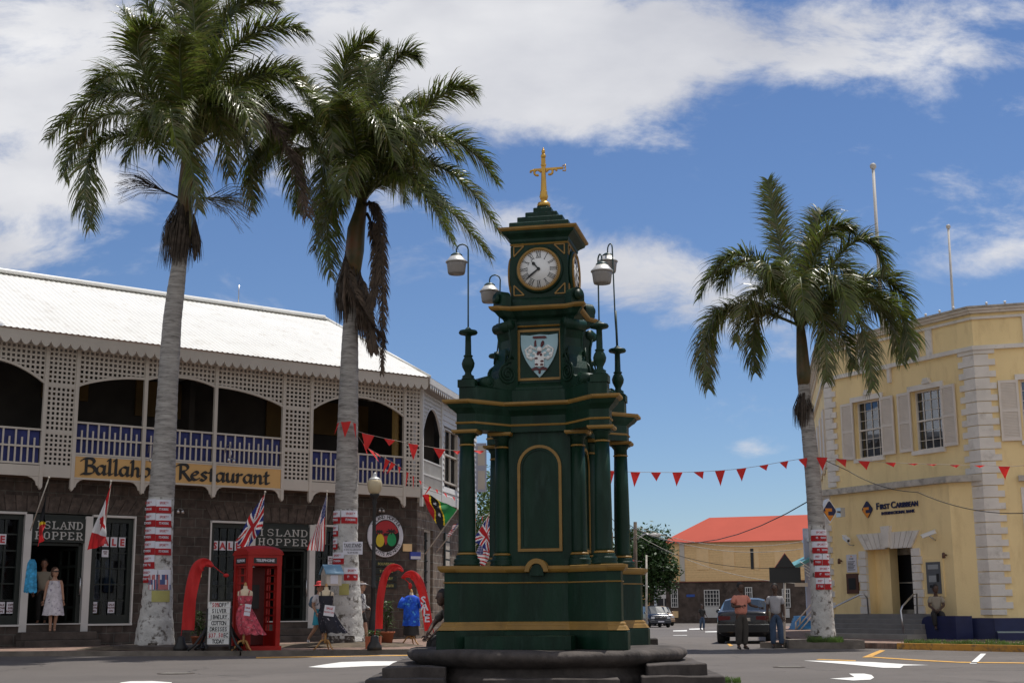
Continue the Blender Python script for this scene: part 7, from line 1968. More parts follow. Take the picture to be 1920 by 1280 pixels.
def poster(parentlab, tr, Y, pxa, pxb, ya, yb, kind, lab):
    """a sheet wrapped on the round trunk between two picture columns and rows; tr gives trunk centre and width by row"""
    n = 8; rows = 4; V_ = []
    for j in range(rows + 1):
        y = ya + (yb - ya) * j / rows
        k = next(i for i in range(len(tr) - 1) if tr[i][1] >= y >= tr[i + 1][1]); t = (tr[k][1] - y) / (tr[k][1] - tr[k + 1][1]); cx = tr[k][0] + (tr[k + 1][0] - tr[k][0]) * t; w = tr[k][2] + (tr[k + 1][2] - tr[k][2]) * t
        c = atY(cx, y, Y); r = w / 2 / F * Y * 1.02 + .022
        a0 = math.asin(max(-.995, min(.995, (pxa - cx) / (w / 2 + 1)))); a1 = math.asin(max(-.995, min(.995, (pxb - cx) / (w / 2 + 1))))
        for i in range(n + 1): a = a0 + (a1 - a0) * i / n; V_.append(V((c.x + r * math.sin(a), c.y - r * math.cos(a), c.z)))
    b = MB(); f = [(j * (n + 1) + i, (j + 1) * (n + 1) + i, (j + 1) * (n + 1) + i + 1, j * (n + 1) + i + 1) for j in range(rows) for i in range(n)]; b.add(V_, f)
    if kind == 'red': b.mi = [1 if j >= 2 else 0 for j in range(rows) for i in range(n)]
    elif kind == 'pic': b.mi = [rnd.choice((0, 2, 2, 3)) if j else 0 for j in range(rows) for i in range(n)]
    elif kind == 'yellow': b.mi = [4] * (rows * n)
    o = b.build('poster', [M['paper'], M['f_red'], mat('poster_blue', (.06, .09, .22), .7), mat('poster_pink', (.45, .15, .15), .7), mat('poster_yellow', (.40, .37, .12), .7)], loc=V_[0]); tag(o, lab, 'poster', parentlab)
    if kind == 'red':
        mid = n // 2; c0_ = V_[mid]; am = (a0 + a1) / 2; hz = (V_[0].z - V_[-1].z); wd = (V_[0] - V_[n]).length
        Am = MX.Translation((V_[mid] + V_[0 * (n + 1) + mid]) / 2 + V((math.sin(am), -math.cos(am), 0)) * .006) @ MX.Rotation(am, 4, 'Z'); b = MB(Am)
        b.m = 0; b.text('SPORT *', hz * .26, (0, 0, -hz * .34), .001, .001, sx=min(1, .72 * wd / (hz * .26 * 4.6))); b.m = 1; b.text("IT'S WORKING", hz * .24, (0, 0, -hz * .80), .001, .002, sx=min(1, .72 * wd / (hz * .24 * 7.6))); b.build('print', [M['redink'], M['paper']], o)


TR1 = [(291, 1208, 74), (291, 1180, 66), (293, 1150, 58), (296, 1100, 52), (298, 1040, 48), (301, 950, 47), (305, 900, 46)]
G1 = 'campaign posters on the left palm'
ROWN = ['top', 'second', 'third', 'fourth', 'fifth', 'sixth']
for k in range(6):
    y = 937 + k * 26; poster(G1, TR1, Y1, 277 - k * .7, 299 - k * .6, y, y + 25.2, 'red', '%s red and white poster from the top in the left column on the left palm' % ROWN[k])
    if k < 4: poster(G1, TR1, Y1, 299.5 - k * .6, 323 - k * .4, y + 1, y + 26, 'red', '%s red and white poster from the top in the right column on the left palm' % ROWN[k])
poster(G1, TR1, Y1, 286, 302, 1068, 1105, 'pic', 'left blue picture poster low on the left palm'); poster(G1, TR1, Y1, 303, 321, 1068, 1105, 'pic', 'right blue picture poster low on the left palm'); poster(G1, TR1, Y1, 292, 320, 1107, 1128, 'yellow', 'torn yellow poster low on the left palm')
TR2 = [(646, 1208, 84), (646, 1185, 72), (647, 1150, 62), (648, 1080, 50), (648, 1000, 44), (649, 955, 43), (651, 860, 40)]
G2 = 'campaign posters on the centre palm'
for (a, c, y0, y1, k_, lab) in ((627, 641, 958, 982, 'red', 'topmost left poster on the centre palm'), (643, 670, 958, 982, 'red', 'topmost right poster on the centre palm'), (627, 637, 985, 1006, 'red', 'narrow poster on the left edge of the centre palm, upper of two'), (627, 636, 1010, 1030, 'red', 'narrow poster on the left edge of the centre palm, lower of two'), (627, 648, 1036, 1058, 'red', 'poster on the centre palm left of the taxi sign foot'), (648, 671, 1064, 1088, 'red', 'poster on the centre palm above the yellow notice'), (640, 657, 1094, 1115, 'yellow', 'yellow notice on the centre palm')):
    poster(G2, TR2, Y2, a, c, y0, y1, k_, lab)
TR3 = [(1545, 1203, 48), (1543, 1170, 42), (1540, 1120, 38), (1536, 1060, 34), (1532, 1000, 31), (1528, 950, 29), (1524, 890, 28)]
for k in range(5):
    y = 993 + k * 22.6; x = 1519 + k * 2.0; nm = ROWN[k]
    if k in (0, 1, 3): poster('campaign posters on the right palm', TR3, Y3, x, x + 28, y, y + 21.5, 'red', '%s red and white poster from the top on the right palm' % nm)
    else: [poster('campaign posters on the right palm', TR3, Y3, x + q, x + q + 14, y, y + 21.5, 'red', '%s half-width poster in the %s poster row on the right palm' % (('left', 'right')[q > 0], nm)) for q in (0, 15)]
p0, p1 = atY(643, 1039, 34.75), atY(680, 1015, 34.75); TX = thing('taxi_sign', 'white taxi stand board fixed to the centre palm', 'sign', p0); b = MB(); b.box(p0.x, p1.x, 34.72, 34.75, p0.z, p1.z); b.build('board', M['paper'], TX)
b = MB(); cx = (p0.x + p1.x) / 2; b.text('TAXI STAND', .125, (cx, 34.718, p0.z + .185), .001, .003, sx=.62); b.box(cx - .2, cx + .2, 34.714, 34.719, p0.z + .165, p0.z + .172); b.text('ST. KITTS TAXI ASSOCIATION', .05, (cx, 34.718, p0.z + .10), .001, .001, sx=.66); b.text('TEL: 869 465-4253', .05, (cx, 34.718, p0.z + .03), .001, .001, sx=.7); b.build('lettering', M['black'], TX)
b = MB(); b.beam((cx - .05, 34.76, p0.z + .15), (cx - .1, 35.2, p0.z + .15), .03); b.build('bracket', M['steel'], TX)

b = MB(); e_ = [V((atY(x, 1200, Y).x, Y, 0)) for x, Y in ((206, 34.1), (215, 33.0), (300, 32.35), (420, 32.1), (470, 32.3), (478, 33.4), (440, 34.9), (260, 35.3))]
b.prism([(p.x, p.y) for p in e_], .05, .30); tag(b.build('planter_kerb', M['stone_dark'], loc=e_[2]), 'low dark kerbed earth bed round the foot of the left palm', 'planter')
# earth mounds at the palm feet
for (px, Y, lab, r) in ((291, Y1, 'earth', .95), (648, Y2, 'earth', 1.0)):
    x = atY(px, 1180, Y).x; b = MB(MX.Translation((x, Y, .2))); n = 40; vs = []; fs = []
    for k in range(6):
        rr_ = r * (1.25 - k * .2); 
        for i in range(n): a = 2 * PI * i / n; vs.append((rr_ * 1.6 * math.cos(a), rr_ * math.sin(a) * 1.1, .12 * (k / 5) ** .6 + .03 * NZ.noise(V((math.cos(a) * 2, math.sin(a) * 2, k)))))
    for k in range(5):
        for i in range(n): j = (i + 1) % n; fs.append((k * n + i, k * n + j, (k + 1) * n + j, (k + 1) * n + i))
    fs.append(tuple(range(5 * n, 6 * n))); b.add(vs, fs, True); tag(b.build('ground', M['dirt']), kind='structure')
# ------------------------------------------------------------------ people
M['skin_dark'] = mat('skin_dark', (.075, .038, .024), .5, var=.1); M['skin_light'] = mat('skin_light', (.42, .24, .16), .55, var=.08); M['skin_tan'] = mat('skin_tan', (.28, .14, .09), .5, var=.08)
M['hair_black'] = mat('hair_black', (.012, .01, .009), .7); M['hair_brown'] = mat('hair_brown', (.07, .035, .02), .7); M['eye'] = mat('eye_dark', (.02, .015, .012), .3)
M['shoe'] = mat('shoe_dark', (.02, .016, .014), .5)


def person(label, pos, face, H, skm, pose=None, wear=(), hair=('short', 'hair_black'), look=0, bulk=1.12):
    pos = V(pos); P_ = thing('person', label, 'person', pos)
    J = dict(pel=(0, 0, .53), wai=(0, 0, .61), che=(0, .004, .735), nk0=(0, .006, .815), nek=(0, .0, .85), hed=(0, -.006, .885),
             hiL=(.048, 0, .505), knL=(.052, -.008, .285), anL=(.052, .008, .05), toL=(.058, -.075, .018), hiR=(-.048, 0, .505), knR=(-.052, -.008, .285), anR=(-.052, .008, .05), toR=(-.058, -.075, .018),
             shL=(.100, .004, .798), elL=(.125, .012, .635), wrL=(.130, -.02, .505), shR=(-.100, .004, .798), elR=(-.125, .012, .635), wrR=(-.130, -.02, .505))
    RAD = dict(pel=.078, wai=.064, che=.078, nk0=.044, nek=.033, hed=.034, hiL=.052, knL=.033, anL=.020, toL=.019, shL=.034, elL=.023, wrL=.015)
    for k in list(RAD):
        if k.endswith('L'): RAD[k[:-1] + 'R'] = RAD[k]
    for k in RAD:
        if k not in ('nek', 'hed'): RAD[k] *= .5 + .5 * bulk
    HB = H * bulk; J.update(pose or {}); Rm = MX.Rotation(R(face), 3, 'Z')
    def w(p): return pos + Rm @ (V(p) * H)
    E = [('pel', 'wai'), ('wai', 'che'), ('che', 'nk0'), ('nk0', 'nek'), ('nek', 'hed')]
    for s in 'LR': E += [('pel', 'hi' + s), ('hi' + s, 'kn' + s), ('kn' + s, 'an' + s), ('an' + s, 'to' + s), ('che', 'sh' + s), ('sh' + s, 'el' + s), ('el' + s, 'wr' + s)]
    vs, fs = skin({k: (w(J[k]), RAD[k] * H) for k in J}, E, 'pel', 2)
    b = MB(); b.add(vs, fs, True)
    hc = V(J['hed']) + V((0, -.002, .052)); Hm = MX.Translation(w(hc)) @ MX.Rotation(R(face + look), 4, 'Z') @ MX.Scale(H * 1.17, 4)
    b.ball((0, 0, 0), (.043, .052, .064), 14, 10, M=Hm); b.ball((0, -.014, -.035), (.030, .034, .034), 10, 7, M=Hm)
    b.add([(-.009, -.048, -.012), (.009, -.048, -.012), (0, -.068, -.010), (0, -.050, .016)], [(0, 1, 2), (0, 2, 3), (1, 3, 2)], True, M=Hm)
    for sx in (-1, 1): b.ball((sx * .043, .004, -.004), (.006, .011, .016), 6, 5, M=Hm)
    b.m = 1
    for sx in (-1, 1): b.ball((sx * .018, -.048, .006), (.007, .004, .004), 6, 4, M=Hm)
    b.ball((0, -.049, -.036), (.014, .003, .003), 6, 4, M=Hm); b.m = 0
    for s in 'LR':   # hands: palm, four fingers of different length and a thumb from its side
        q = w(J['wr' + s]); d = (q - w(J['el' + s])).normalized(); side = d.cross(V((0, 1, 0)) if abs(d.y) < .8 else V((1, 0, 0))).normalized(); nrm = d.cross(side).normalized()
        b.tube([q, q + d * .022 * H, q + d * .052 * H], [.014 * H, .020 * H, .018 * H], 8, flat=.5)
        for k, ln in enumerate((.040, .046, .043, .034)):
            o = q + d * .050 * H + side * ((k - 1.5) * .0095 * H); b.tube([o, o + d * ln * .5 * H + nrm * .004 * H, o + d * ln * .85 * H + nrm * .014 * H], [.0048 * H, .0044 * H, .0034 * H], 5)
        o = q + d * .016 * H - side * .016 * H; b.tube([o, o + (d - side * .8).normalized() * .024 * H, o + (d * 1.3 - side * .5).normalized() * .042 * H], [.0065 * H, .0055 * H, .004 * H], 5)
    b.build('body', [skm, M['eye']], P_)

    def lerp(a, c, t): return tuple(V(J[a]).lerp(V(J[c]), t))
    for it in wear:
        k, m = it[0], it[1]; b = MB()
        if k == 'shirt':
            sl = it[2]; g = 1.16; n_ = dict(a=(w(lerp('pel', 'wai', -.3)), .088 * HB), wai=(w(J['wai']), .080 * HB), che=(w(J['che']), .088 * HB), nk=(w(lerp('nk0', 'nek', .1)), .050 * H)); e_ = [('a', 'wai'), ('wai', 'che'), ('che', 'nk')]
            if len(it) > 3: n_['wai'] = (n_['wai'][0], .079 * HB * it[3]); n_['a'] = (n_['a'][0], .088 * HB * (1 + (it[3] - 1) * .5))
            for s in 'LR':
                n_['s' + s] = (w(J['sh' + s]), .038 * HB); e_.append(('che', 's' + s))
                if sl == 'short': n_['e' + s] = (w(lerp('sh' + s, 'el' + s, .75)), .038 * HB); e_.append(('s' + s, 'e' + s))
                if sl == 'long': n_['e' + s] = (w(J['el' + s]), .031 * H); n_['w' + s] = (w(lerp('el' + s, 'wr' + s, .95)), .023 * H); e_ += [('s' + s, 'e' + s), ('e' + s, 'w' + s)]
            vs, fs = skin(n_, e_, 'che', 2)
        elif k in ('trousers', 'shorts'):
            n_ = dict(pel=(w(lerp('pel', 'wai', .35)), .080 * HB), p2=(w(lerp('pel', 'wai', -.15)), .084 * HB)); e_ = [('pel', 'p2')]
            for s in 'LR':
                n_['h' + s] = (w(J['hi' + s]), .060 * HB); n_['k' + s] = (w(lerp('hi' + s, 'kn' + s, 1 if k == 'trousers' else .85)), (.046 if k == 'trousers' else .052) * HB); e_ += [('p2', 'h' + s), ('h' + s, 'k' + s)]
                if k == 'trousers': n_['a' + s] = (w(lerp('kn' + s, 'an' + s, .96)), .038 * HB); e_.append(('k' + s, 'a' + s))
            vs, fs = skin(n_, e_, 'p2', 2)
        elif k == 'skirt':
            z0, z1, r0, r1 = it[2:6]; mid = V(J['pel']); A = MX.Translation(w((0, 0, 0))) @ MX.Rotation(R(face), 4, 'Z') @ MX.Scale(H, 4)
            dx = it[6] if len(it) > 6 else 0
            v_, fs = torso_rings([(mid.x + dx * t, mid.y, z0 + (z1 - z0) * t, r0 + (r1 - r0) * t, (r0 + (r1 - r0) * t) * .8, .05 * t) for t in (0, .12, .3, .5, .7, .85, 1)], 36); vs = [tuple(A @ V(p)) for p in v_]
        elif k == 'shoes':
            vs, fs = [], []
            for s in 'LR':
                a_, t_ = w(J['an' + s]), w(J['to' + s]); tt = MB(); tt.tube([a_ + (a_ - t_) * .25 - V((0, 0, .025 * H)), a_ - V((0, 0, .022 * H)), a_.lerp(t_, .6) - V((0, 0, .006 * H)), t_ + (t_ - a_) * .15], [.018 * H, .028 * H, .026 * H, .016 * H], 8, flat=.8)
                fs += [tuple(i + len(vs) for i in f) for f in tt.f]; vs += tt.v
        elif k == 'hat':
            tt = MB(Hm); tt.lathe([(.092, .018), (.075, .028), (.052, .032), (.051, .060), (.042, .078), (.02, .086)], 18, (0, .0, 0), sy=1.1); vs, fs = tt.v, tt.f
        elif k == 'visor':
            tt = MB(Hm); tt.lathe([(.050, .022), (.051, .045), (.047, .046)], 16, sy=1.15); tt.add([(-.045, -.035, .03), (.045, -.035, .03), (.035, -.10, .022), (0, -.115, .02), (-.035, -.10, .022), (0, -.05, .038)], [(0, 1, 2, 3, 4), (0, 4, 3, 5), (1, 5, 3, 2)]); vs, fs = tt.v, tt.f
        elif k == 'sunglasses':
            tt = MB(Hm); tt.tube([(-.044, -.02, .008), (-.022, -.052, .006), (0, -.054, .008), (.022, -.052, .006), (.044, -.02, .008)], [.006, .012, .006, .012, .006], 6); vs, fs = tt.v, tt.f
        elif k == 'backpack':
            c_ = V(J['che']); A = MX.Translation(w((c_.x, c_.y, c_.z - .03))) @ MX.Rotation(R(face), 4, 'Z') @ MX.Scale(H, 4); tt = MB(A); tt.ball((0, .12, -.01), (.075, .055, .10), 12, 9); tt.ball((0, .165, -.04), (.05, .025, .045), 10, 7)
            for sx in (-1, 1): tt.tube([(sx * .05, .09, .07), (sx * .06, .02, .105), (sx * .06, -.075, .05), (sx * .075, -.03, -.05), (sx * .06, .09, -.07)], .011, 6)
            vs, fs = tt.v, tt.f
        b.add(vs, fs, True); b.build(k, m, P_)
    st, hm = hair; b = MB(Hm)
    if st == 'short': b.add(*[(lambda B_: (B_.v, B_.f))(MB().ball((0, .006, .014), (.047, .055, .058), 14, 9))][0], True); b.v = [p for p in b.v]
    elif st == 'bob': b.ball((0, .012, .012), (.052, .056, .062), 14, 9); b.ball((0, .030, -.03), (.045, .032, .045), 10, 7)
    elif st == 'bun': b.ball((0, .010, .016), (.048, .053, .058), 14, 9); b.ball((0, .05, .03), (.026, .026, .026), 8, 6)
    # keep the face clear: pull the front of the hair up and back
    out = []
    for p in b.v:
        q = Hm.inverted() @ V(p)
        if q.y < -.018 and q.z < .036: q.y = -.018 + (q.y + .018) * .1; q.x *= .9
        out.append(tuple(Hm @ q))
    b.v = out; b.build('hair', M[hm], P_)
    return P_


M['c_white'] = mat('white_floral', (.62, .60, .64), .85, bump=.7, bscale=7, var=.2, scale=9, stains=((.25, .22, .32), .58, .62, 14)); M['c_beige'] = mat('beige_polo', (.30, .26, .20), .9, bump=.7, bscale=7); M['c_darktr'] = mat('dark_trousers', (.025, .023, .022), .9, bump=.7, bscale=7)
M['c_pink'] = mat('pink_shirt', (.62, .24, .17), .85, bump=.7, bscale=7, var=.12, scale=6, trans=.05); M['c_brown'] = mat('grey_brown_trousers', (.055, .048, .040), .9, bump=.7, bscale=7, var=.2); M['c_grey'] = mat('grey_tee', (.34, .33, .34), .9, bump=.7, bscale=7, var=.08); M['c_jean'] = mat('jeans', (.045, .075, .13), .9, bump=.7, bscale=7, var=.25, scale=5)
M['c_blue'] = mat('turquoise_skirt', (.03, .30, .42), .85, bump=.7, bscale=7, var=.15); M['c_red'] = mat('red_hat', (.62, .06, .06), .8, bump=.7, bscale=7); M['c_slate'] = mat('slate_pack', (.07, .13, .20), .8, bump=.7, bscale=7, var=.15); M['c_tee'] = mat('white_tee', (.62, .60, .62), .85, bump=.7, bscale=7); M['c_print'] = mat('black_white_print', (.50, .50, .50), .85, bump=.7, bscale=7, stains=((.05, .05, .06), .5, .54, 18), scale=6)
q = L.w(*[(s, -.25) for s in (L.hit(97, 1186, -.25)[0],)][0]); q.z = .585
person('woman with sunglasses in a sleeveless white floral dress standing on the left shop step', q, 22, 1.68, M['skin_light'], look=32, pose=dict(anR=(-.03, -.03, .05), toR=(-.035, -.11, .018), knR=(-.036, -.03, .285), anL=(.035, .03, .05), toL=(.04, -.04, .018), wrR=(-.15, -.01, .49), wrL=(.15, 0, .49)),
       wear=(('skirt', M['c_white'], .80, .255, .085, .165), ('sunglasses', M['black'])), hair=('bob', 'hair_brown'))
q = L.w(L.hit(76, 1180, .7)[0], .7); q.z = .76
person('man in a beige polo shirt and dark trousers standing in the left shop doorway', q, 10, 1.76, M['skin_tan'], wear=(('shirt', M['c_beige'], 'short', 1.08), ('trousers', M['c_darktr']), ('shoes', M['shoe'])))
q = V((atY(598, 1150, 36.2).x, 36.2, .2))
person('walker in a wide red hat, white top and turquoise skirt carrying a slate backpack', q, 62, 1.60, M['skin_light'], pose=dict(hiL=(.045, 0, .505), knL=(.04, -.07, .30), anL=(.04, -.06, .06), toL=(.04, -.135, .02), knR=(-.045, .03, .28), anR=(-.045, .17, .11), toR=(-.045, .16, .04), elL=(.12, .03, .64), wrL=(.11, -.09, .60), elR=(-.12, .04, .64), wrR=(-.11, -.03, .53)),
       wear=(('shirt', M['c_tee'], 'short'), ('skirt', M['c_blue'], .585, .33, .085, .125), ('hat', M['c_red']), ('backpack', M['c_slate']), ('shoes', M['c_tee'])), hair=('short', 'hair_brown'))
q = V((atY(677, 1150, 37.6).x, 37.6, .2))
person('walker in white visor, patterned top and black shorts stepping out behind the centre palm', q, 75, 1.64, M['skin_light'], look=10, pose=dict(knL=(.045, -.06, .30), anL=(.045, -.10, .06), toL=(.045, -.17, .03), knR=(-.045, .02, .28), anR=(-.045, .12, .08), toR=(-.045, .10, .02), elL=(.12, .02, .64), wrL=(.10, -.12, .57)),
       wear=(('shirt', M['c_print'], 'long'), ('shorts', M['c_darktr']), ('visor', M['c_tee']), ('shoes', M['c_tee'])), hair=('bun', 'hair_brown'))
q = gnd(1392, 1216.5)
person('man in a salmon pink shirt and grey brown trousers gesturing at the roadside', q, 20, 1.76, M['skin_dark'], look=8, pose=dict(elR=(-.145, .01, .645), wrR=(-.055, -.11, .655), elL=(.17, -.0, .665), wrL=(.27, -.07, .635), anL=(.045, -.0, .05), anR=(-.06, .01, .05), toR=(-.075, -.07, .018)),
       wear=(('shirt', M['c_pink'], 'short', 1.12), ('trousers', M['c_brown']), ('shoes', M['shoe'])), bulk=1.3)
q = gnd(1457, 1214.5)
person('woman in a grey t-shirt and blue jeans standing beside the dark road sign', q, -8, 1.74, M['skin_dark'], look=-12, pose=dict(anL=(.075, .0, .05), knL=(.065, -.005, .285), toL=(.085, -.07, .018), anR=(-.055, 0, .05), wrL=(.13, -.01, .50), wrR=(-.135, 0, .50)),
       wear=(('shirt', M['c_grey'], 'short', 1.0), ('trousers', M['c_jean']), ('shoes', M['shoe'])), hair=('bun', 'hair_black'), bulk=1.15)
q = atY(1317, 1180, 98); q.z = gz(q.x, 98)
person('distant walker in dark clothes with a bag crossing the far end of the street', q, 15, 1.78, M['skin_dark'], pose=dict(knL=(.05, -.05, .29), anL=(.05, -.02, .05), knR=(-.05, .01, .28), anR=(-.05, .08, .07), elL=(.15, .02, .64), wrL=(.20, -.03, .53)), wear=(('shirt', M['c_darktr'], 'short'), ('trousers', M['c_jean']), ('shoes', M['shoe']), ('backpack', M['black'])))
s0_, z0_ = B.hit(1757, 1153, -.45); q = B.w(s0_, -.45); q.z = .83 - .44 * 1.0
SIT = dict(pel=(0, 0, .30), wai=(0, -.0, .38), che=(0, -.02, .49), nk0=(0, -.03, .565), nek=(0, -.04, .61), hed=(0, -.05, .65), hiL=(.05, -.02, .275), hiR=(-.05, -.02, .275), knL=(.09, -.24, .27), anL=(.14, -.24, .05), toL=(.16, -.32, .03), knR=(-.05, -.23, .27), anR=(-.03, -.22, .05), toR=(-.02, -.30, .02),
           shL=(.095, -.02, .555), shR=(-.095, -.02, .555), elL=(.125, -.08, .41), wrL=(.05, -.20, .34), elR=(-.12, -.08, .41), wrR=(-.02, -.21, .335))
q.z = .83 - .225 * 1.74 - .02
person('man in a light polo and dark trousers seated on the navy block', q, -18, 1.74, M['skin_dark'], pose=SIT, look=30, wear=(('shirt', M['c_print'] if False else M['c_beige'], 'short', 1.1), ('trousers', M['c_jean'] if False else M['c_darktr']), ('shoes', M['shoe'])))
q = V((-.98, 23.0, 0)); q.z = .50 - .225 * 1.75 + .01
S2 = dict(SIT); S2.update(che=(0, -.05, .485), nk0=(0, -.08, .55), nek=(0, -.10, .59), hed=(0, -.125, .62), shL=(.095, -.06, .545), shR=(-.095, -.06, .545), elL=(.12, -.16, .42), wrL=(.07, -.25, .33), elR=(-.12, -.17, .42), wrR=(-.06, -.26, .32), knL=(.08, -.24, .26), anL=(.08, -.22, .03), toL=(.08, -.30, .01))
person('dark figure hunched on the stone basin rim at the left of the monument', q, -62, 1.75, M['skin_dark'], pose=S2, wear=(('shirt', M['c_brown'], 'short'), ('trousers', M['c_darktr']), ('shoes', M['shoe'])))

# ------------------------------------------------------------------ vehicles
M['carblack'] = mat('car_black', (.012, .012, .014), .22, spec=.6, var=.05); M['carblue'] = mat('car_dark_blue', (.015, .02, .035), .2, spec=.6, var=.05); M['cartan'] = mat('car_tan', (.32, .20, .12), .25, spec=.6, var=.05)
M['carglass'] = mat('car_glass', (.02, .026, .03), .12, spec=.8, var=.02); M['tail'] = mat('tail_lamp', (.10, .006, .006), .25, var=.05); M['tyre'] = mat('tyre', (.015, .015, .015), .85); M['head'] = mat('head_lamp', (.60, .62, .64), .15, var=.05); M['chrome'] = mat('chrome', (.6, .6, .62), .15, metal=1)


def vehicle(label, cat, pos, rot, paint, kind):
    pos = V(pos); P_ = thing('parked_car', label, cat, pos, 'vehicles in the side street'); A = MX.Translation(pos) @ MX.Rotation(R(rot), 4, 'Z')
    if kind == 'sedan':   # y stations: front -2.25 to rear 2.25; (y, half width, bottom, belt, roof z or None, roof half width)
        W_ = .86; ST_ = [(-2.28, .62, .32, .60, None), (-2.20, .78, .22, .70, None), (-1.6, .85, .19, .84, None), (-.95, .86, .19, .93, None), (-.25, .86, .19, .95, 1.36), (.45, .86, .19, .96, 1.40), (1.05, .86, .19, .97, 1.35), (1.62, .85, .20, 1.0, None), (2.1, .82, .24, .98, None), (2.24, .78, .30, .93, None), (2.28, .74, .38, .80, None)]; wy = (-1.45, 1.38); wr = .31
    else:
        W_ = .90; ST_ = [(-2.25, .70, .45, .80, None), (-2.18, .84, .34, .95, None), (-1.5, .89, .30, 1.06, None), (-1.05, .90, .30, 1.10, None), (-.45, .90, .30, 1.12, 1.68), (.5, .90, .30, 1.12, 1.74), (1.6, .90, .30, 1.12, 1.72), (2.05, .88, .32, 1.10, 1.62), (2.20, .86, .36, 1.05, None), (2.25, .82, .45, .9, None)]; wy = (-1.4, 1.4); wr = .37
    body = MB(A); glass_ = MB(A); rows = []
    for (y, w, zb, zt, rf_) in ST_:
        rw = w * (.74 if kind == 'sedan' else .80); r = rf_ if rf_ else zt + .02
        if not rf_: rw = w * .80
        half = [(0, zb), (w * .8, zb), (w, zb + .14), (w * 1.005, (zb + zt) / 2 + .05), (w * .97, zt), (rw, r - (.03 if rf_ else 0)), (rw * .7, r + (.02 if rf_ else .02)), (0, r + (.035 if rf_ else .03))]
        rows.append([(x, y, z) for x, z in half] + [(-x, y, z) for x, z in half[-2:0:-1]])
    n = len(rows[0]); V_ = [p for r in rows for p in r]; bf = []; gf = []
    for k in range(len(rows) - 1):
        a_, c_ = ST_[k][4], ST_[k + 1][4]
        for i in range(n):
            j = (i + 1) % n; f = (k * n + i, k * n + j, (k + 1) * n + j, (k + 1) * n + i)
            seg = i if i < 7 else n - 1 - i
            if (a_ and c_ and seg == 4) or ((bool(a_) != bool(c_)) and seg >= 4 and seg <= 6): gf.append(f)
            else: bf.append(f)
    bf.append(tuple(range(n))[::-1]); bf.append(tuple(range((len(rows) - 1) * n, len(rows) * n)))
    body.add(V_, bf, True); bo = body.build('body', paint, P_); md = bo.modifiers.new('s', 'SUBSURF'); md.levels = md.render_levels = 0
    used = sorted({i for f in gf for i in f}); mp_ = {u: i for i, u in enumerate(used)}; glass_.add([V_[u] for u in used], [tuple(mp_[i] for i in f) for f in gf], False); glass_.build('windows', M['carglass'], P_)
    for sx in (-1, 1):
        for y in wy:
            c_ = A @ V((sx * (W_ - .10), y, wr)); Wm = MX.Translation(c_) @ MX.Rotation(R(rot), 4, 'Z') @ MX.Rotation(PI / 2 * sx, 4, 'Y')
            b = MB(Wm); b.lathe([(wr * .6, -.11), (wr * .93, -.11), (wr, -.07), (wr, .07), (wr * .93, .115), (wr * .62, .115)], 26); wh = b.build('wheel', M['tyre'], P_)
            b = MB(Wm); b.lathe([(wr * .62, .10), (wr * .60, .122), (wr * .2, .11), (.03, .125)], 20); b.build('rim', M['chrome'], wh)
    for sx in (-1, 1):
        b = MB(A @ MX.Translation((sx * (W_ + .08), -.75 if kind == 'sedan' else -.85, 1.0 if kind == 'sedan' else 1.2))); b.ball((0, 0, 0), (.10, .06, .075), 8, 6); b.build('mirror', paint, P_)
    if kind == 'sedan':
        for sx in (-1, 1):
            b = MB(A); b.panel([(sx * .40, .74), (sx * .76, .72), (sx * .79, .82), (sx * .76, .86), (sx * .40, .85)][::sx], 2.20, 2.285); b.build('tail_light', M['tail'], P_)
            b = MB(A); b.box(min(sx * .45, sx * .72), max(sx * .45, sx * .72), -2.29, -2.2, .52, .64); b.build('headlight', M['head'], P_)
        b = MB(A); b.box(-.80, .80, 2.22, 2.34, .34, .60); bevel(b.build('bumper', paint, P_), .03, 3); b = MB(A); b.box(-.80, .80, 2.335, 2.352, .585, .61); b.build('bumper_strip', M['chrome'], P_)
        b = MB(A); b.box(-.22, .22, 2.28, 2.30, .70, .80); b.build('number_plate', M['kerb_yellow'] if False else M['ledge'], P_)
    else:
        for sx in (-1, 1):
            b = MB(A); b.box(min(sx * .52, sx * .80), max(sx * .52, sx * .80), -2.27, -2.15, .72, .88); b.build('headlight', M['head'], P_)
        b = MB(A); b.box(-.45, .45, -2.29, -2.2, .72, .90); b.m = 1; b.box(-.45, .45, -2.30, -2.28, .80, .82); b.ball((0, -2.30, .81), (.07, .02, .05), 8, 5); b.build('grille', [M['black'], M['chrome']], P_)
        b = MB(A); b.box(-.85, .85, -2.36, -2.2, .36, .62); bevel(b.build('bumper', paint, P_), .03, 3); b = MB(A); b.box(-.25, .25, -2.375, -2.36, .44, .54); b.build('number_plate', M['paper'], P_)
    return P_


q = gnd(1400, 1203); q = V((atY(1401, 1200, 45.9).x, 45.9, 0))
vehicle('black saloon car seen from behind, parked behind the man in pink', 'car', q, 168, M['carblack'], 'sedan')
q = atY(1227, 1170, 116); q.z = gz(q.x, 116); vehicle('dark four-wheel drive facing the camera at the far end of the street', 'car', q, 8, M['carblue'], 'suv')
q = atY(1237, 1165, 128); q.z = gz(q.x, 128); vehicle('tan vehicle partly hidden behind the dark four-wheel drive', 'car', q, 8, M['cartan'], 'suv')

# ------------------------------------------------------------------ bunting
M['penn'] = mat('pennant_red', (.75, .035, .03), .7, var=.06, trans=.42)
M['string'] = mat('string', (.35, .30, .26), .8)


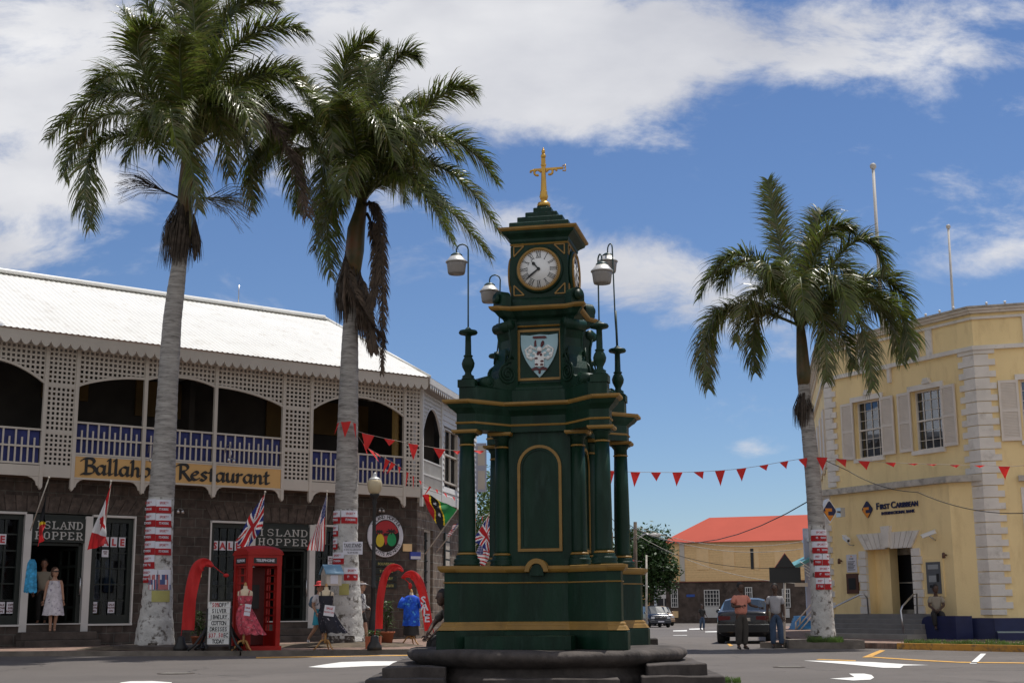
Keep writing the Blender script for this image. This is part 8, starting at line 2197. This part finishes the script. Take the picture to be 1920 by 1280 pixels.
def bunting(lab, pts, flags, Yf, group='strings of red triangular bunting', r=.006):
    """pts: picture points along the string with depth; flags: (px along, width px, drop px, twist)"""
    P_ = [atY(x, y, Y) for x, y, Y in pts]; T_ = thing('bunting', lab, 'bunting', P_[0], group); Q = []
    for i in range(len(P_) - 1):
        a_, b_, c_, d_ = P_[max(i - 1, 0)], P_[i], P_[i + 1], P_[min(i + 2, len(P_) - 1)]
        for k in range(8): t = k / 8; Q.append(.5 * ((2 * b_) + (c_ - a_) * t + (2 * a_ - 5 * b_ + 4 * c_ - d_) * t * t + (3 * b_ - a_ - 3 * c_ + d_) * t ** 3))
    Q.append(P_[-1]); b = MB(); b.tube(Q, r, 4); b.build('string', M['string'], T_)
    X = [pp_[0] for pp_ in pts]
    for (x, w, h, tw, sw) in flags:
        # nearest string point by its picture column
        best = min(Q, key=lambda p: abs(px_of(p) - x)); s = best.y / F * 1.02; i = Q.index(best); tg = (Q[min(i + 1, len(Q) - 1)] - Q[max(i - 1, 0)]).normalized()
        k_s = 1.45 if w < 17 and h < 21 else 1.0; hw_ = w * s / 2 * k_s; hh_ = h * s * k_s; n = 6; b = MB(); vs = []
        for j in range(n + 1):
            v = j / n
            for i2 in range(5):
                u = -1 + 2 * i2 / 4; p = best + tg * (hw_ * u * (1 - v)) + V((sw * hh_ * v, -.0 - tw * hh_ * v * v - .02 * math.sin(u * 2 + v * 4), -hh_ * v * (1 - abs(tw) * .55))); vs.append(p)
        b.add(vs, [(j * 5 + k, (j + 1) * 5 + k, (j + 1) * 5 + k + 1, j * 5 + k + 1) for j in range(n) for k in range(4)], True); b.build('pennant', M['penn'], T_)


def px_of(p):
    v = MC.transposed() @ (V(p) - V((0, 0, EYE))); return 960 + F * v.x / -v.z


bunting('red bunting strung from the centre palm to the right palm behind the monument', [(650, 800, 35.2), (690, 814, 35.3), (775, 832, 35.6), (850, 844, 36), (905, 845, 36.3), (1000, 866, 36.8), (1145, 882, 37.3), (1230, 885, 37.6), (1310, 884, 37.9), (1390, 878, 38.2), (1470, 865, 38.5), (1519, 857, 38.8)],
        [(692, 24, 32, 0, -.1), (735, 22, 14, .2, 0), (776, 20, 30, 0, 0), (820, 24, 19, 0, 0), (856, 12, 8, .6, 0), (900, 24, 12, .7, .3), (955, 20, 26, 0, 0), (1050, 20, 26, 0, 0), (1100, 20, 26, 0, 0), (1146, 15, 26, .1, 0), (1189, 19, 28, 0, -.1), (1232, 20, 19, .2, 0), (1271, 20, 26, 0, -.1), (1312, 20, 17, .3, .4), (1353, 20, 29, 0, 0), (1391, 20, 24, 0, 0), (1432, 19, 13, .3, .3), (1468, 18, 16, .2, .2), (1504, 14, 14, .2, .2)], 37)
bunting('red bunting strung from the right palm across the front of the bank', [(1519, 857, 38.5), (1541, 857, 38.4), (1620, 864, 38), (1700, 868, 37.5), (1790, 871, 37), (1850, 872, 36.7), (1895, 874, 36.4), (1960, 868, 36)],
        [(1540, 20, 25, 0, 0), (1582, 20, 18, .2, .4), (1623, 21, 18, .1, .2), (1666, 20, 12, .4, .4), (1707, 20, 7, .7, .2), (1750, 20, 7, .8, .3), (1793, 18, 9, .6, .1), (1840, 20, 8, -.9, .2), (1884, 20, 25, 0, 0), (1930, 20, 20, 0, .1)], 37)
bunting('twisted red bunting sagging from the centre palm to the side wall of the restaurant building', [(672, 818, 35.4), (688, 838, 35.9), (716, 855, 36.6), (745, 872, 37.5), (775, 892, 38.6), (800, 908, 39.6), (830, 922, 41), (862, 936, 42.5), (893, 948, 44)],
        [(684, 12, 16, .2, .3), (694, 16, 20, .3, .6), (706, 18, 12, .4, .8), (726, 14, 18, .1, -.3), (738, 14, 16, .2, -.5), (750, 9, 10, .2, 0), (763, 8, 20, .1, -.1), (775, 8, 24, 0, 0), (788, 10, 8, .5, .2), (806, 8, 14, .2, -.6), (818, 12, 8, .5, .2), (834, 12, 8, .4, .4), (848, 10, 7, .4, .3), (868, 14, 8, .4, .3)], 39)
bunting('red bunting wound round the trunk of the centre palm', [(632, 793, 35.3), (640, 791, 35.08), (650, 790, 35.0), (660, 791, 35.08), (668, 794, 35.3)], [(634, 10, 22, 0, -.3), (649, 20, 30, .02, -.05), (665, 9, 20, 0, .1)], 35, r=.01)
bunting('ragged red bunting along the far side wall between the monument columns', [(862, 945, 43), (880, 962, 45), (902, 968, 48), (918, 960, 52)], [(866, 12, 14, .2, .2), (889, 16, 10, .5, .3), (905, 14, 9, .3, 0)], 46)
bunting('short red bunting at the right column foot of the monument', [(1165, 1040, 60), (1190, 1050, 62), (1204, 1052, 64)], [(1172, 10, 12, .1, .2), (1188, 9, 14, .1, 0)], 60)
